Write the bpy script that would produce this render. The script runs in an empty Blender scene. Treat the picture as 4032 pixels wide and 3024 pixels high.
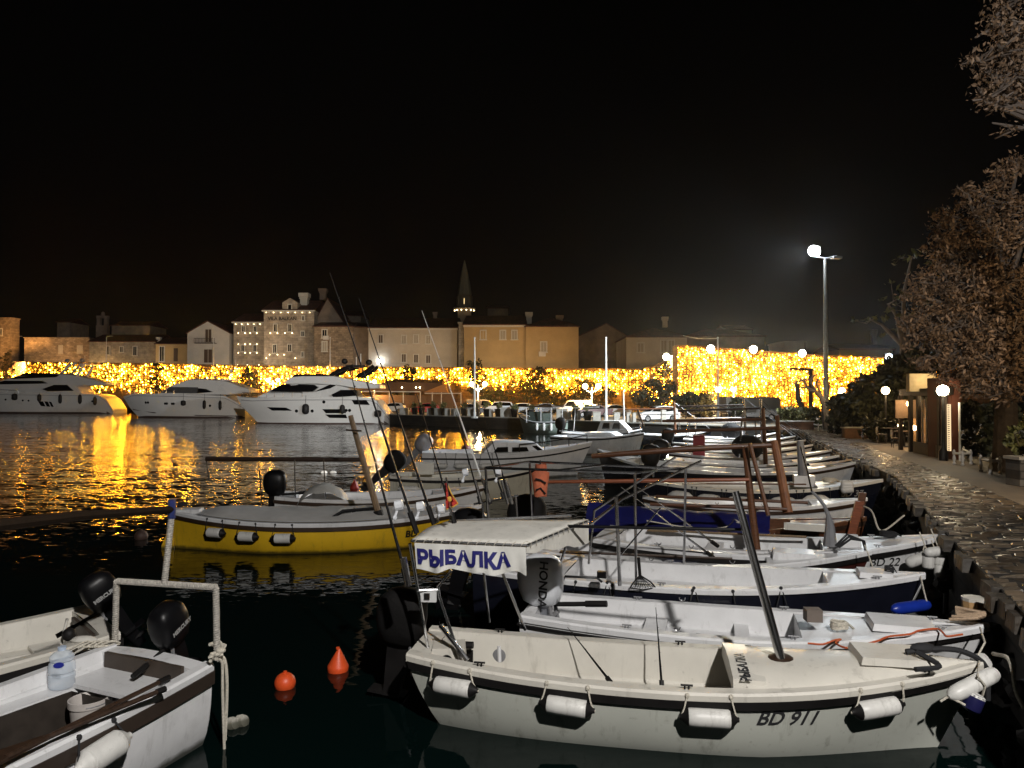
import bpy, bmesh, math, random
from mathutils import Vector, Matrix
random.seed(7)
S = bpy.context.scene
COL = S.collection
K = 4.0 / 3.0            # the place is laid out in units of 0.75 m and brought to metres at the end
R = math.radians
# ---------------------------------------------------------------- camera
F, CX, CY, ZC = 2933.0, 2016.0, 1512.0, 2.7
PITCH = math.atan2(1563 - 1512, F)
cam = bpy.data.cameras.new('camera'); cam.sensor_width = 36; cam.lens = 36 * F / 4032
cam.clip_start = 0.05; cam.clip_end = 2000
camo = bpy.data.objects.new('camera', cam); COL.objects.link(camo)
camo.location = (0, 0, ZC * K); camo.rotation_euler = (R(90) + PITCH, 0, 0)
S.camera = camo
# ---------------------------------------------------------------- world, view
W = bpy.data.worlds.new("World"); S.world = W; W.use_nodes = True
nt = W.node_tree; bg = nt.nodes['Background']
sky = nt.nodes.new('ShaderNodeTexSky'); sky.sky_type = 'NISHITA'; sky.sun_disc = False
sky.sun_elevation = R(-4); sky.sun_rotation = R(200)
tc = nt.nodes.new('ShaderNodeTexCoord'); sx = nt.nodes.new('ShaderNodeSeparateXYZ')
nt.links.new(tc.outputs['Generated'], sx.inputs[0])
rp = nt.nodes.new('ShaderNodeValToRGB'); cr = rp.color_ramp
cr.elements[0].position = 0.0; cr.elements[0].color = (.0036, .0027, .002, 1)
cr.elements[1].position = 0.5; cr.elements[1].color = (.0003, .0003, .00028, 1)
e = cr.elements.new(.16); e.color = (.0012, .001, .0009, 1)
nt.links.new(sx.outputs['Z'], rp.inputs[0])
mx = nt.nodes.new('ShaderNodeMix'); mx.data_type = 'RGBA'; mx.inputs[0].default_value = .004
nt.links.new(rp.outputs[0], mx.inputs[6]); nt.links.new(sky.outputs[0], mx.inputs[7])
nt.links.new(mx.outputs[2], bg.inputs[0]); bg.inputs[1].default_value = 1.0
S.view_settings.view_transform = 'Standard'; S.view_settings.look = 'None'
S.view_settings.exposure = 0; S.view_settings.gamma = 1
S.render.engine = 'CYCLES'
S.cycles.max_bounces = 6; S.cycles.diffuse_bounces = 2; S.cycles.glossy_bounces = 3
S.cycles.transmission_bounces = 4; S.cycles.transparent_max_bounces = 6; S.cycles.volume_bounces = 0
S.cycles.caustics_reflective = False; S.cycles.caustics_refractive = False
S.cycles.sample_clamp_indirect = 4.0; S.cycles.use_denoising = True; S.cycles.use_light_tree = True

# ---------------------------------------------------------------- pixel geometry (4032 x 3024 photo) to place
def ray(px, py):
    dx = (px - CX) / F; dz = -(py - CY) / F
    c, s = math.cos(PITCH), math.sin(PITCH)
    return Vector((dx, c - dz * s, s + dz * c))
def atz(px, py, z=0.):
    d = ray(px, py); t = (z - ZC) / d.z
    return Vector((0, 0, ZC)) + d * t
def aty(px, py, y):
    d = ray(px, py); return Vector((0, 0, ZC)) + d * (y / d.y)
def proj(p):
    c, s = math.cos(PITCH), math.sin(PITCH)
    v = Vector(p) - Vector((0, 0, ZC)); f = v.y * c + v.z * s; u = -v.y * s + v.z * c
    return (CX + F * v.x / f, CY - F * u / f)
def lerp(a, b, t): return a + (b - a) * t
def interp(tab, x):
    if x <= tab[0][0]: return tab[0][1]
    for (a, b), (c, d) in zip(tab, tab[1:]):
        if x <= c: return b + (d - b) * (x - a) / (c - a)
    return tab[-1][1]
# ---------------------------------------------------------------- materials
MC = {}
def newmat(name):
    m = bpy.data.materials.new(name); m.use_nodes = True; return m
def mat(name, col=None, rough=.5, metal=0., var=.15, vs=5., bump=0., bs=30., coat=0., stretch=None, grime=0., gcol=(.09, .075, .05), wl=0., spec=None):
    if name in MC: return MC[name]
    m = newmat(name); n = m.node_tree.nodes; l = m.node_tree.links; b = n['Principled BSDF']
    tc = n.new('ShaderNodeTexCoord'); src = tc.outputs['Object']
    if stretch:
        mp = n.new('ShaderNodeMapping'); mp.inputs['Scale'].default_value = stretch; l.new(src, mp.inputs[0]); src = mp.outputs[0]
    no = n.new('ShaderNodeTexNoise'); no.inputs['Scale'].default_value = vs; no.inputs['Detail'].default_value = 5
    no.inputs['Roughness'].default_value = .62
    l.new(src, no.inputs['Vector'])
    r = n.new('ShaderNodeValToRGB'); e = r.color_ramp.elements
    e[0].position = .3; e[1].position = .7
    e[0].color = tuple(max(0, c * (1 - var)) for c in col) + (1,)
    e[1].color = tuple(min(1, c * (1 + var)) for c in col) + (1,)
    l.new(no.outputs[0], r.inputs[0]); l.new(r.outputs[0], b.inputs['Base Color'])
    if grime:      # scuffs, run marks and dirt with a shape of their own
        last = r.outputs[0]
        for sc_, st_, lo, hi, k_ in ((1.0, (9, 9, 1.3), .56, .72, 1.0), (14, (1, 1, 1), .62, .70, .7), (2.2, (1, 1, 1), .58, .75, .6)):
            mp_ = n.new('ShaderNodeMapping'); mp_.inputs['Scale'].default_value = st_; l.new(tc.outputs['Object'], mp_.inputs[0])
            g = n.new('ShaderNodeTexNoise'); g.inputs['Scale'].default_value = sc_; g.inputs['Detail'].default_value = 7; g.inputs['Roughness'].default_value = .68; l.new(mp_.outputs[0], g.inputs['Vector'])
            q = n.new('ShaderNodeMapRange'); q.inputs['From Min'].default_value = lo; q.inputs['From Max'].default_value = hi; q.inputs['To Max'].default_value = grime * k_; l.new(g.outputs[0], q.inputs[0])
            m_ = n.new('ShaderNodeMix'); m_.data_type = 'RGBA'; m_.inputs[7].default_value = gcol + (1,); l.new(q.outputs[0], m_.inputs[0]); l.new(last, m_.inputs[6]); last = m_.outputs[2]
        if wl:     # weed and scum line just above the water
            sz = n.new('ShaderNodeSeparateXYZ'); l.new(tc.outputs['Object'], sz.inputs[0])
            g = n.new('ShaderNodeTexNoise'); g.inputs['Scale'].default_value = 5; g.inputs['Detail'].default_value = 6; g.inputs['Roughness'].default_value = .75; l.new(tc.outputs['Object'], g.inputs['Vector'])
            ma = n.new('ShaderNodeMath'); ma.operation = 'MULTIPLY_ADD'; ma.inputs[1].default_value = -wl * 1.6; l.new(g.outputs[0], ma.inputs[0]); l.new(sz.outputs['Z'], ma.inputs[2])
            q = n.new('ShaderNodeMapRange'); q.inputs['From Min'].default_value = -.02; q.inputs['From Max'].default_value = .03; q.inputs['To Min'].default_value = .85; q.inputs['To Max'].default_value = 0; l.new(ma.outputs[0], q.inputs[0])
            m_ = n.new('ShaderNodeMix'); m_.data_type = 'RGBA'; m_.inputs[7].default_value = (.03, .032, .014, 1); l.new(q.outputs[0], m_.inputs[0]); l.new(last, m_.inputs[6]); last = m_.outputs[2]
        l.new(last, b.inputs['Base Color'])
    if spec is not None: b.inputs['Specular IOR Level'].default_value = spec
    rr = n.new('ShaderNodeMapRange'); rr.inputs['To Min'].default_value = max(0, rough * .8); rr.inputs['To Max'].default_value = min(1, rough * 1.25)
    l.new(no.outputs[0], rr.inputs[0]); l.new(rr.outputs[0], b.inputs['Roughness'])
    b.inputs['Metallic'].default_value = metal
    if coat: b.inputs['Coat Weight'].default_value = coat; b.inputs['Coat Roughness'].default_value = .08
    if bump:
        n2 = n.new('ShaderNodeTexNoise'); n2.inputs['Scale'].default_value = bs; n2.inputs['Detail'].default_value = 4
        l.new(src, n2.inputs['Vector'])
        bp = n.new('ShaderNodeBump'); bp.inputs['Strength'].default_value = 1; bp.inputs['Distance'].default_value = bump
        l.new(n2.outputs[0], bp.inputs['Height']); l.new(bp.outputs[0], b.inputs['Normal'])
    MC[name] = m; return m
def emit(name, col, st, col2=None, vs=.6):
    if name in MC: return MC[name]
    m = newmat(name); n = m.node_tree.nodes; l = m.node_tree.links; b = n['Principled BSDF']
    b.inputs['Base Color'].default_value = (.1, .1, .1, 1)
    b.inputs['Emission Strength'].default_value = st; b.inputs['Emission Color'].default_value = col + (1,)
    if col2:
        g = n.new('ShaderNodeNewGeometry'); r = n.new('ShaderNodeValToRGB'); e = r.color_ramp.elements
        e[0].position = 0; e[0].color = col2 + (1,); e[1].position = 1; e[1].color = col + (1,)
        l.new(g.outputs['Random Per Island'], r.inputs[0]); l.new(r.outputs[0], b.inputs['Emission Color'])
    MC[name] = m; return m
def stone(name, c1, c2, mortar, sc=1.0, bw=.5, rh=.25, rough=.85, bump=.01):
    if name in MC: return MC[name]
    m = newmat(name); n = m.node_tree.nodes; l = m.node_tree.links; b = n['Principled BSDF']
    tc = n.new('ShaderNodeTexCoord'); mp = n.new('ShaderNodeMapping'); mp.inputs['Rotation'].default_value = (R(90), 0, 0)
    l.new(tc.outputs['Object'], mp.inputs[0])
    br = n.new('ShaderNodeTexBrick'); br.inputs['Scale'].default_value = sc
    br.inputs['Brick Width'].default_value = bw; br.inputs['Row Height'].default_value = rh; br.inputs['Mortar Size'].default_value = .015
    br.inputs['Color1'].default_value = c1 + (1,); br.inputs['Color2'].default_value = c2 + (1,); br.inputs['Mortar'].default_value = mortar + (1,)
    l.new(mp.outputs[0], br.inputs[0])
    no = n.new('ShaderNodeTexNoise'); no.inputs['Scale'].default_value = .9; no.inputs['Detail'].default_value = 6; no.inputs['Roughness'].default_value = .7
    l.new(tc.outputs['Object'], no.inputs['Vector'])
    mr = n.new('ShaderNodeMapRange'); mr.inputs['From Min'].default_value = .3; mr.inputs['From Max'].default_value = .7
    mr.inputs['To Min'].default_value = .45; mr.inputs['To Max'].default_value = 1.25; l.new(no.outputs[0], mr.inputs[0])
    mm = n.new('ShaderNodeVectorMath'); mm.operation = 'SCALE'; l.new(br.outputs[0], mm.inputs[0]); l.new(mr.outputs[0], mm.inputs['Scale'])
    l.new(mm.outputs[0], b.inputs['Base Color']); b.inputs['Roughness'].default_value = rough
    bp = n.new('ShaderNodeBump'); bp.inputs['Distance'].default_value = bump; l.new(br.outputs['Fac'], bp.inputs['Height']); bp.invert = True
    l.new(bp.outputs[0], b.inputs['Normal'])
    MC[name] = m; return m
# ---------------------------------------------------------------- mesh builder
class MB:
    def __init__(s): s.v = []; s.f = []; s.m = []
    def add(s, vs, fs, mi=0):
        o = len(s.v); s.v += [tuple(v) for v in vs]; s.f += [[i + o for i in f] for f in fs]; s.m += [mi] * len(fs); return s
    def box(s, c, d, rz=0., mi=0, M=None, taper=1.):
        x, y, z = d[0] / 2, d[1] / 2, d[2] / 2
        vs = [Vector((a * x * (taper if e > 0 else 1), b * y * (taper if e > 0 else 1), e * z)) for e in (-1, 1) for a, b in ((-1, -1), (1, -1), (1, 1), (-1, 1))]
        Mr = M if M is not None else Matrix.Rotation(rz, 3, 'Z')
        vs = [Mr @ v + Vector(c) for v in vs]
        return s.add(vs, [(3, 2, 1, 0), (4, 5, 6, 7), (0, 1, 5, 4), (1, 2, 6, 5), (2, 3, 7, 6), (3, 0, 4, 7)], mi)
    def tube(s, pts, r, n=7, mi=0, cap=True, sm=0):
        pts = [Vector(p) for p in pts]
        if sm and len(pts) > 2:
            out = []; Q = [pts[0] * 2 - pts[1]] + pts + [pts[-1] * 2 - pts[-2]]
            for i in range(1, len(Q) - 2):
                for k in range(sm):
                    t = k / sm; a, b, c, d = Q[i - 1:i + 3]
                    out.append(.5 * ((2 * b) + (c - a) * t + (2 * a - 5 * b + 4 * c - d) * t * t + (3 * b - a - 3 * c + d) * t ** 3))
            pts = out + [pts[-1]]
        m = len(pts)
        if not isinstance(r, (list, tuple)): r = [r] * m
        t0 = (pts[1] - pts[0]).normalized()
        up = Vector((0, 0, 1)) if abs(t0.z) < .9 else Vector((1, 0, 0))
        a = t0.cross(up).normalized(); vs = []
        for i in range(m):
            t = (pts[min(i + 1, m - 1)] - pts[max(i - 1, 0)])
            t = t.normalized() if t.length > 1e-9 else t0
            a = (a - t * a.dot(t)); a = a.normalized() if a.length > 1e-6 else t.orthogonal().normalized()
            b = t.cross(a)
            for k in range(n):
                an = 2 * math.pi * k / n; vs.append(pts[i] + (a * math.cos(an) + b * math.sin(an)) * r[i])
        fs = [(i * n + k, i * n + (k + 1) % n, (i + 1) * n + (k + 1) % n, (i + 1) * n + k) for i in range(m - 1) for k in range(n)]
        if cap: fs += [tuple(range(n - 1, -1, -1)), tuple((m - 1) * n + k for k in range(n))]
        return s.add(vs, fs, mi)
    def lathe(s, prof, c=(0, 0, 0), n=16, M=None, mi=0, cap=True):
        vs = []
        for r, z in prof:
            for k in range(n):
                a = 2 * math.pi * k / n; p = Vector((r * math.cos(a), r * math.sin(a), z))
                vs.append((M @ p if M is not None else p) + Vector(c))
        m = len(prof)
        fs = [(i * n + k, i * n + (k + 1) % n, (i + 1) * n + (k + 1) % n, (i + 1) * n + k) for i in range(m - 1) for k in range(n)]
        if cap: fs += [tuple(range(n - 1, -1, -1)), tuple((m - 1) * n + k for k in range(n))]
        return s.add(vs, fs, mi)
    def ball(s, c, r, n=12, m=8, mi=0, M=None):
        if not isinstance(r, (list, tuple)): r = (r, r, r)
        vs = [Vector((0, 0, -r[2]))]
        for i in range(1, m):
            t = math.pi * i / m
            for k in range(n):
                a = 2 * math.pi * k / n; vs.append(Vector((r[0] * math.sin(t) * math.cos(a), r[1] * math.sin(t) * math.sin(a), -r[2] * math.cos(t))))
        vs.append(Vector((0, 0, r[2])))
        vs = [(M @ v if M is not None else v) + Vector(c) for v in vs]
        fs = [(0, 1 + (k + 1) % n, 1 + k) for k in range(n)]
        for i in range(m - 2):
            for k in range(n):
                a = 1 + i * n; fs.append((a + k, a + (k + 1) % n, a + n + (k + 1) % n, a + n + k))
        L = len(vs) - 1; a = 1 + (m - 2) * n
        fs += [(a + k, a + (k + 1) % n, L) for k in range(n)]
        return s.add(vs, fs, mi)
    def grid(s, rows, mi=0, fm=None):
        n = len(rows[0]); vs = [p for r in rows for p in r]
        o = len(s.f)
        s.add(vs, [(i * n + k, i * n + k + 1, (i + 1) * n + k + 1, (i + 1) * n + k) for i in range(len(rows) - 1) for k in range(n - 1)], mi)
        if fm:
            for q in range(o, len(s.f)):
                c = sum((Vector(s.v[i]) for i in s.f[q]), Vector()) / 4; s.m[q] = fm(c)
        return s
    def sweep(s, secs, mi=0, closed=True, cap=True):
        n = len(secs[0]); vs = [p for r in secs for p in r]; kk = n if closed else n - 1
        fs = [(i * n + k, i * n + (k + 1) % n, (i + 1) * n + (k + 1) % n, (i + 1) * n + k) for i in range(len(secs) - 1) for k in range(kk)]
        if cap and closed: fs += [tuple(range(n - 1, -1, -1)), tuple((len(secs) - 1) * n + k for k in range(n))]
        return s.add(vs, fs, mi)
    def prism(s, poly, fn0, fn1, mi=0):
        n = len(poly); vs = [fn0(p) for p in poly] + [fn1(p) for p in poly]
        return s.add(vs, [tuple(range(n - 1, -1, -1)), tuple(range(n, 2 * n))] + [(k, (k + 1) % n, n + (k + 1) % n, n + k) for k in range(n)], mi)
    def poly(s, pts, mi=0): return s.add(pts, [tuple(range(len(pts)))], mi)
    def build(s, name, mats, parent=None, smooth=True, ang=35):
        me = bpy.data.meshes.new(name); me.from_pydata([tuple(v) for v in s.v], [], s.f)
        if not isinstance(mats, (list, tuple)): mats = [mats]
        for m in mats: me.materials.append(m)
        if len(mats) > 1: me.polygons.foreach_set('material_index', s.m)
        if smooth:
            me.polygons.foreach_set('use_smooth', [True] * len(s.f))
            me.set_sharp_from_angle(angle=R(ang))
        me.update()
        o = bpy.data.objects.new(name, me); COL.objects.link(o)
        if parent is not None: o.parent = parent
        return o
def tag(o, label=None, cat=None, group=None, kind=None):
    if label: o['label'] = label
    if cat: o['category'] = cat
    if group: o['group'] = group
    if kind: o['kind'] = kind
    return o
def thing(name, label, cat, loc=(0, 0, 0), rz=0., group=None):
    o = bpy.data.objects.new(name, None); COL.objects.link(o); o.empty_display_size = .2
    o.location = loc; o.rotation_euler = (0, 0, rz); return tag(o, label, cat, group)
def dup(root, loc=None, rz=None, label=None, group=None, sc=None):
    r = root.copy(); COL.objects.link(r)
    if loc is not None: r.location = loc
    if rz is not None: r.rotation_euler = (0, 0, rz)
    if sc is not None: r.scale = sc
    if label: r['label'] = label
    if group: r['group'] = group
    for ch in list(root.children):
        c = ch.copy(); COL.objects.link(c); c.parent = r
        for g in list(ch.children):
            d = g.copy(); COL.objects.link(d); d.parent = c
    return r
def recolor(root, part, m):
    for ch in root.children:
        if ch.name.split('.')[0] == part:
            ch.material_slots[0].link = 'OBJECT'; ch.material_slots[0].material = m
def lamp(name, kind, loc, power, col, size=.1, parent=None, aim=None, cone=120, blend=.5):
    d = bpy.data.lights.new(name, kind); d.energy = power * K * K; d.color = col
    d.shadow_soft_size = size * K
    o = bpy.data.objects.new(name, d); COL.objects.link(o); o.location = Vector(loc) * K
    if kind == 'SPOT': d.spot_size = R(cone); d.spot_blend = blend
    if aim is not None: o.rotation_euler = (Vector(aim) - Vector(loc)).to_track_quat('-Z', 'Y').to_euler()
    return o
def text_mesh(txt, size, shear=0., off=0., align='CENTER', res=3):
    cu = bpy.data.curves.new('lettering', 'FONT'); cu.body = txt; cu.size = size; cu.shear = shear; cu.offset = off
    cu.align_x = align; cu.resolution_u = res
    ob = bpy.data.objects.new('lettering', cu); COL.objects.link(ob)
    dg = bpy.context.evaluated_depsgraph_get(); dg.update()
    me = bpy.data.meshes.new_from_object(ob.evaluated_get(dg))
    bpy.data.objects.remove(ob); return me
def lettering(name, txt, size, fn, m, parent=None, **kw):
    me = text_mesh(txt, size, **kw)
    if len(me.materials): me.materials.clear()
    for v in me.vertices: v.co = fn(v.co.x, v.co.y)
    me.materials.append(m); me.update()
    o = bpy.data.objects.new(name, me); COL.objects.link(o)
    if parent is not None: o.parent = parent
    return o
# ---------------------------------------------------------------- common materials
WHITE = mat('white_gelcoat', (.73, .73, .74), .3, var=.07, vs=3, grime=.3, wl=.06)
WHITE2 = mat('aged_white_gelcoat', (.64, .64, .64), .38, var=.12, vs=4, grime=.42, wl=.07)
CREAM = mat('cream_gelcoat', (.64, .61, .545), .35, var=.06, vs=3, grime=.3, wl=.05)
TAN = mat('tan_gelcoat', (.5, .47, .38), .4, var=.08, grime=.5)
YELLOW = mat('yellow_hull_paint', (.74, .45, .018), .4, var=.1, vs=2, grime=.33, wl=.05)
NAVY = mat('navy_black_paint', (.008, .009, .016), .25, var=.2)
BLACK = mat('black_rubber', (.009, .008, .008), .55, var=.25, spec=.25)
GLOSS = mat('glossy_black_plastic', (.005, .005, .006), .38, var=.2, spec=.22)
DKRED = mat('dark_red_paint', (.05, .012, .01), .35, var=.2)
WOOD = mat('varnished_wood', (.11, .042, .017), .42, var=.35, vs=3, stretch=(2, 14, 14))
DKWOOD = mat('dark_wood', (.035, .018, .010), .5, var=.4, vs=4, stretch=(2, 12, 12))
PALEWOOD = mat('weathered_wood', (.2, .13, .07), .6, var=.35, vs=4, stretch=(9, 9, 1.5))
STEEL = mat('stainless_tube', (.55, .55, .56), .22, 1.0, var=.08)
GREY = mat('grey_plastic', (.2, .2, .21), .45, var=.15)
SILVER = mat('silver_cowling', (.72, .74, .78), .3, .1, var=.06)
ROPEW = mat('pale_rope', (.55, .51, .43), .8, var=.3, vs=60, bump=.006, bs=90)
ROPEB = mat('black_rope', (.015, .015, .017), .8, var=.3, vs=60)
CANVAS = mat('off_white_canvas', (.62, .60, .55), .8, var=.1, vs=5, grime=.35, bump=.014, bs=6)
TARPG = mat('grey_tarpaulin', (.5, .49, .475), .6, var=.1, vs=3, bump=.02, bs=3)
TARPB = mat('blue_tarpaulin', (.008, .010, .10), .5, var=.2, vs=3, bump=.025, bs=4)
BLUE = mat('blue_plastic', (.008, .03, .30), .35, var=.15)
ORANGE = mat('orange_plastic', (.75, .09, .02), .42, var=.12)
FENDW = mat('white_fender_vinyl', (.66, .65, .62), .42, var=.1, vs=9, grime=.45)
GLASS = mat('dark_glass', (.004, .004, .005), .06, var=.2)
BOTTOM = mat('antifouling_paint', (.045, .04, .035), .6, var=.4, vs=8)
CONC = mat('pale_concrete', (.34, .32, .28), .85, var=.2, vs=4, bump=.004)
STEELP = mat('pale_painted_steel', (.6, .6, .58), .45, var=.1)
# ---------------------------------------------------------------- water
def water_mat():
    m = newmat('harbour_water'); n = m.node_tree.nodes; l = m.node_tree.links; b = n['Principled BSDF']
    b.inputs['Base Color'].default_value = (.0012, .0055, .005, 1); b.inputs['Roughness'].default_value = .035; b.inputs['IOR'].default_value = 1.333
    tc = n.new('ShaderNodeTexCoord')
    def wave(scale, sx, sy, rot, detail):
        mp = n.new('ShaderNodeMapping'); mp.inputs['Scale'].default_value = (sx, sy, 1); mp.inputs['Rotation'].default_value = (0, 0, R(rot))
        l.new(tc.outputs['Object'], mp.inputs[0])
        t = n.new('ShaderNodeTexNoise'); t.inputs['Scale'].default_value = scale; t.inputs['Detail'].default_value = detail; t.inputs['Roughness'].default_value = .55
        t.inputs['Distortion'].default_value = .4
        l.new(mp.outputs[0], t.inputs['Vector'])
        s_ = n.new('ShaderNodeVectorMath'); s_.operation = 'SUBTRACT'; s_.inputs[1].default_value = (.5, .5, .5); l.new(t.outputs['Color'], s_.inputs[0]); return s_.outputs[0]
    def vm(op, a, b):
        v = n.new('ShaderNodeVectorMath'); v.operation = op; l.new(a, v.inputs[0])
        if isinstance(b, tuple): v.inputs[1].default_value = b
        else: l.new(b, v.inputs[1])
        return v.outputs[0]
    # wave slopes: long wind ripples in the open basin, small ones between the boats, sheltered calm by the near pier
    tot = vm('ADD', vm('MULTIPLY', wave(.6, .6, 2.4, 5, 2), (.05, .13, 0)), vm('ADD', vm('MULTIPLY', wave(1.7, 1, 2.6, -8, 2), (.10, .17, 0)), vm('MULTIPLY', wave(5, 1, 2.2, 10, 2), (.2, .34, 0))))
    sep = n.new('ShaderNodeSeparateXYZ'); l.new(tc.outputs['Object'], sep.inputs[0])
    mr = n.new('ShaderNodeMapRange'); mr.inputs['From Min'].default_value = 7; mr.inputs['From Max'].default_value = 20
    mr.inputs['To Min'].default_value = .34; mr.inputs['To Max'].default_value = 1.0; l.new(sep.outputs['Y'], mr.inputs[0])
    sc_ = n.new('ShaderNodeVectorMath'); sc_.operation = 'SCALE'; l.new(tot, sc_.inputs[0]); l.new(mr.outputs[0], sc_.inputs['Scale'])
    nn = n.new('ShaderNodeVectorMath'); nn.operation = 'NORMALIZE'; l.new(vm('ADD', sc_.outputs[0], (0, 0, 1)), nn.inputs[0])
    l.new(nn.outputs[0], b.inputs['Normal']); return m
MB().poly([(-300, -20, 0), (120, -20, 0), (120, 300, 0), (-300, 300, 0)]).build('water', water_mat(), smooth=False)['kind'] = 'structure'
# ---------------------------------------------------------------- land
ZQ = .95
QE = [atz(x, y, ZQ) for x, y in ((1535, 1633), (2000, 1646), (2400, 1663), (2808, 1676), (3010, 1683), (3150, 1697), (3190, 1712),
      (3216, 1738), (3279, 1765), (3388, 1815), (3530, 1880), (3612, 1970), (3657, 2023), (3771, 2151), (3931, 2315), (4032, 2415))]
q0 = QE[-1]; qd = (QE[-1] - QE[-5]).normalized()
qn = q0 + qd * ((q0.y - 1.2) / -qd.y)
LEFTQ = [Vector((-130, 178, ZQ)), Vector((-60, 131, ZQ)), Vector((-15.2, 90, ZQ)), Vector((-12.6, 78, ZQ))]
QEDGE = LEFTQ + QE + [Vector((qn.x, 1.2, ZQ)), Vector((-40, 1.2, ZQ))]
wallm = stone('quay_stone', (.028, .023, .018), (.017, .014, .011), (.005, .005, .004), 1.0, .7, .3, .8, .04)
asph = mat('quay_asphalt', (.24, .215, .18), .75, var=.3, vs=1.5, bump=.004, bs=25)
mb = MB()
top = [tuple(p) for p in QEDGE]
outer = [(-40, -20, ZQ), (140, -20, ZQ), (140, 260, ZQ), (-130, 260, ZQ)]
mb.poly(top + outer, 0)
for a, b in zip(QEDGE, QEDGE[1:]):
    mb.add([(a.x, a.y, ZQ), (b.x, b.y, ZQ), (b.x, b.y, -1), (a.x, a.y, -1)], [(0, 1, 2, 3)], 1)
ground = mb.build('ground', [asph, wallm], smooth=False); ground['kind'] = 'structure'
# triangulate the concave top safely
bm = bmesh.new(); bm.from_mesh(ground.data); bmesh.ops.triangulate(bm, faces=[f for f in bm.faces if len(f.verts) > 4]); bm.to_mesh(ground.data); bm.free()
# coping of pale worn stone along the far quay
cope = MB()
pts = [QEDGE[i] for i in range(3, 10)]
secs = []
for p in pts:
    secs.append([Vector((p.x - .02, p.y - .04, ZQ - .02)), Vector((p.x - .02, p.y - .04, ZQ + .06)), Vector((p.x + .1, p.y + .5, ZQ + .06)), Vector((p.x + .1, p.y + .5, ZQ - .02))])
cope.sweep(secs).build('kerb', CONC, smooth=False)['kind'] = 'structure'
# cobbles: wet uneven stone paving along the near promenade
def strip(name, a, b, z, m, nx=10):
    mb = MB(); rows = []
    for p, q in zip(a, b):
        rows.append([Vector((lerp(p.x, q.x, t / nx), lerp(p.y, q.y, t / nx), z)) for t in range(nx + 1)])
    o = mb.grid(rows).build(name, m, smooth=False); o['kind'] = 'structure'; return o
near_edge = [QEDGE[i] for i in range(8, len(QEDGE) - 1)]
b1 = [atz(x, y, ZQ) for x, y in ((3130, 1686), (3205, 1692), (3270, 1704), (3320, 1718), (3400, 1748), (3480, 1783), (3590, 1820), (3685, 1856), (3780, 1890), (3890, 1932), (4040, 1995), (4300, 2110), (4900, 2400))]
b1.append(Vector((qn.x + 2.3, 1.2, ZQ)))
def resample(pts, n):
    d = [0]
    for a, b in zip(pts, pts[1:]): d.append(d[-1] + (b - a).length)
    out = []
    for i in range(n):
        t = d[-1] * i / (n - 1)
        k = max(j for j in range(len(d)) if d[j] <= t + 1e-9); k = min(k, len(pts) - 2)
        out.append(pts[k].lerp(pts[k + 1], (t - d[k]) / max(1e-9, d[k + 1] - d[k])))
    return out
ne = resample(near_edge, 60); b1 = resample(b1, 60)
strip('cobbled_path', ne, b1, ZQ + .005, mat('dark_joint_sand', (.014, .011, .008), .7, var=.4, vs=6))
rr = random.Random(21); st = MB(); st2 = None
acc = [0]
for a, b in zip(ne, ne[1:]): acc.append(acc[-1] + (((a + b) / 2) - a).length * 2)
def along(d):
    k = max(j for j in range(len(acc)) if acc[j] <= d + 1e-9); k = min(k, len(acc) - 2); t = (d - acc[k]) / max(1e-9, acc[k + 1] - acc[k])
    return ne[k].lerp(ne[k + 1], t), b1[k].lerp(b1[k + 1], t)
d_ = 0.02; row = 0
while d_ < acc[-1] - .3:
    dep = rr.uniform(.14, .2); (p0, q0_), (p1, q1_) = along(d_), along(min(acc[-1] - .01, d_ + dep - .022)); wv = (q0_ - p0).length; t = -rr.random() * .25 / wv + .012
    while t < .995:
        w_ = rr.uniform(.22, .42) / wv; ta, tb_ = max(.005, t), min(.998, t + w_ - .02 / wv)
        if tb_ - ta > .05 / wv:
            h = ZQ + .012 + rr.uniform(-.007, .011); tx, ty = rr.uniform(-.012, .012), rr.uniform(-.01, .01)
            jit = lambda: Vector((rr.uniform(-.012, .012), rr.uniform(-.012, .012), 0))
            c4 = [p0.lerp(q0_, ta) + jit(), p0.lerp(q0_, tb_) + jit(), p1.lerp(q1_, tb_) + jit(), p1.lerp(q1_, ta) + jit()]
            ce = (c4[0] + c4[1] + c4[2] + c4[3]) / 4; hs = [h - tx - ty, h + tx - ty, h + tx + ty, h - tx + ty]
            vs = [(c.x, c.y, ZQ - .01) for c in c4] + [(lerp(c.x, ce.x, .1), lerp(c.y, ce.y, .16), hh_ - .004) for c, hh_ in zip(c4, hs)] + [(ce.x, ce.y, h + .007)]
            st.add(vs, [(0, 1, 5, 4), (1, 2, 6, 5), (2, 3, 7, 6), (3, 0, 4, 7), (4, 5, 8), (5, 6, 8), (6, 7, 8), (7, 4, 8)])
        t += w_
    d_ += dep; row += 1
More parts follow.
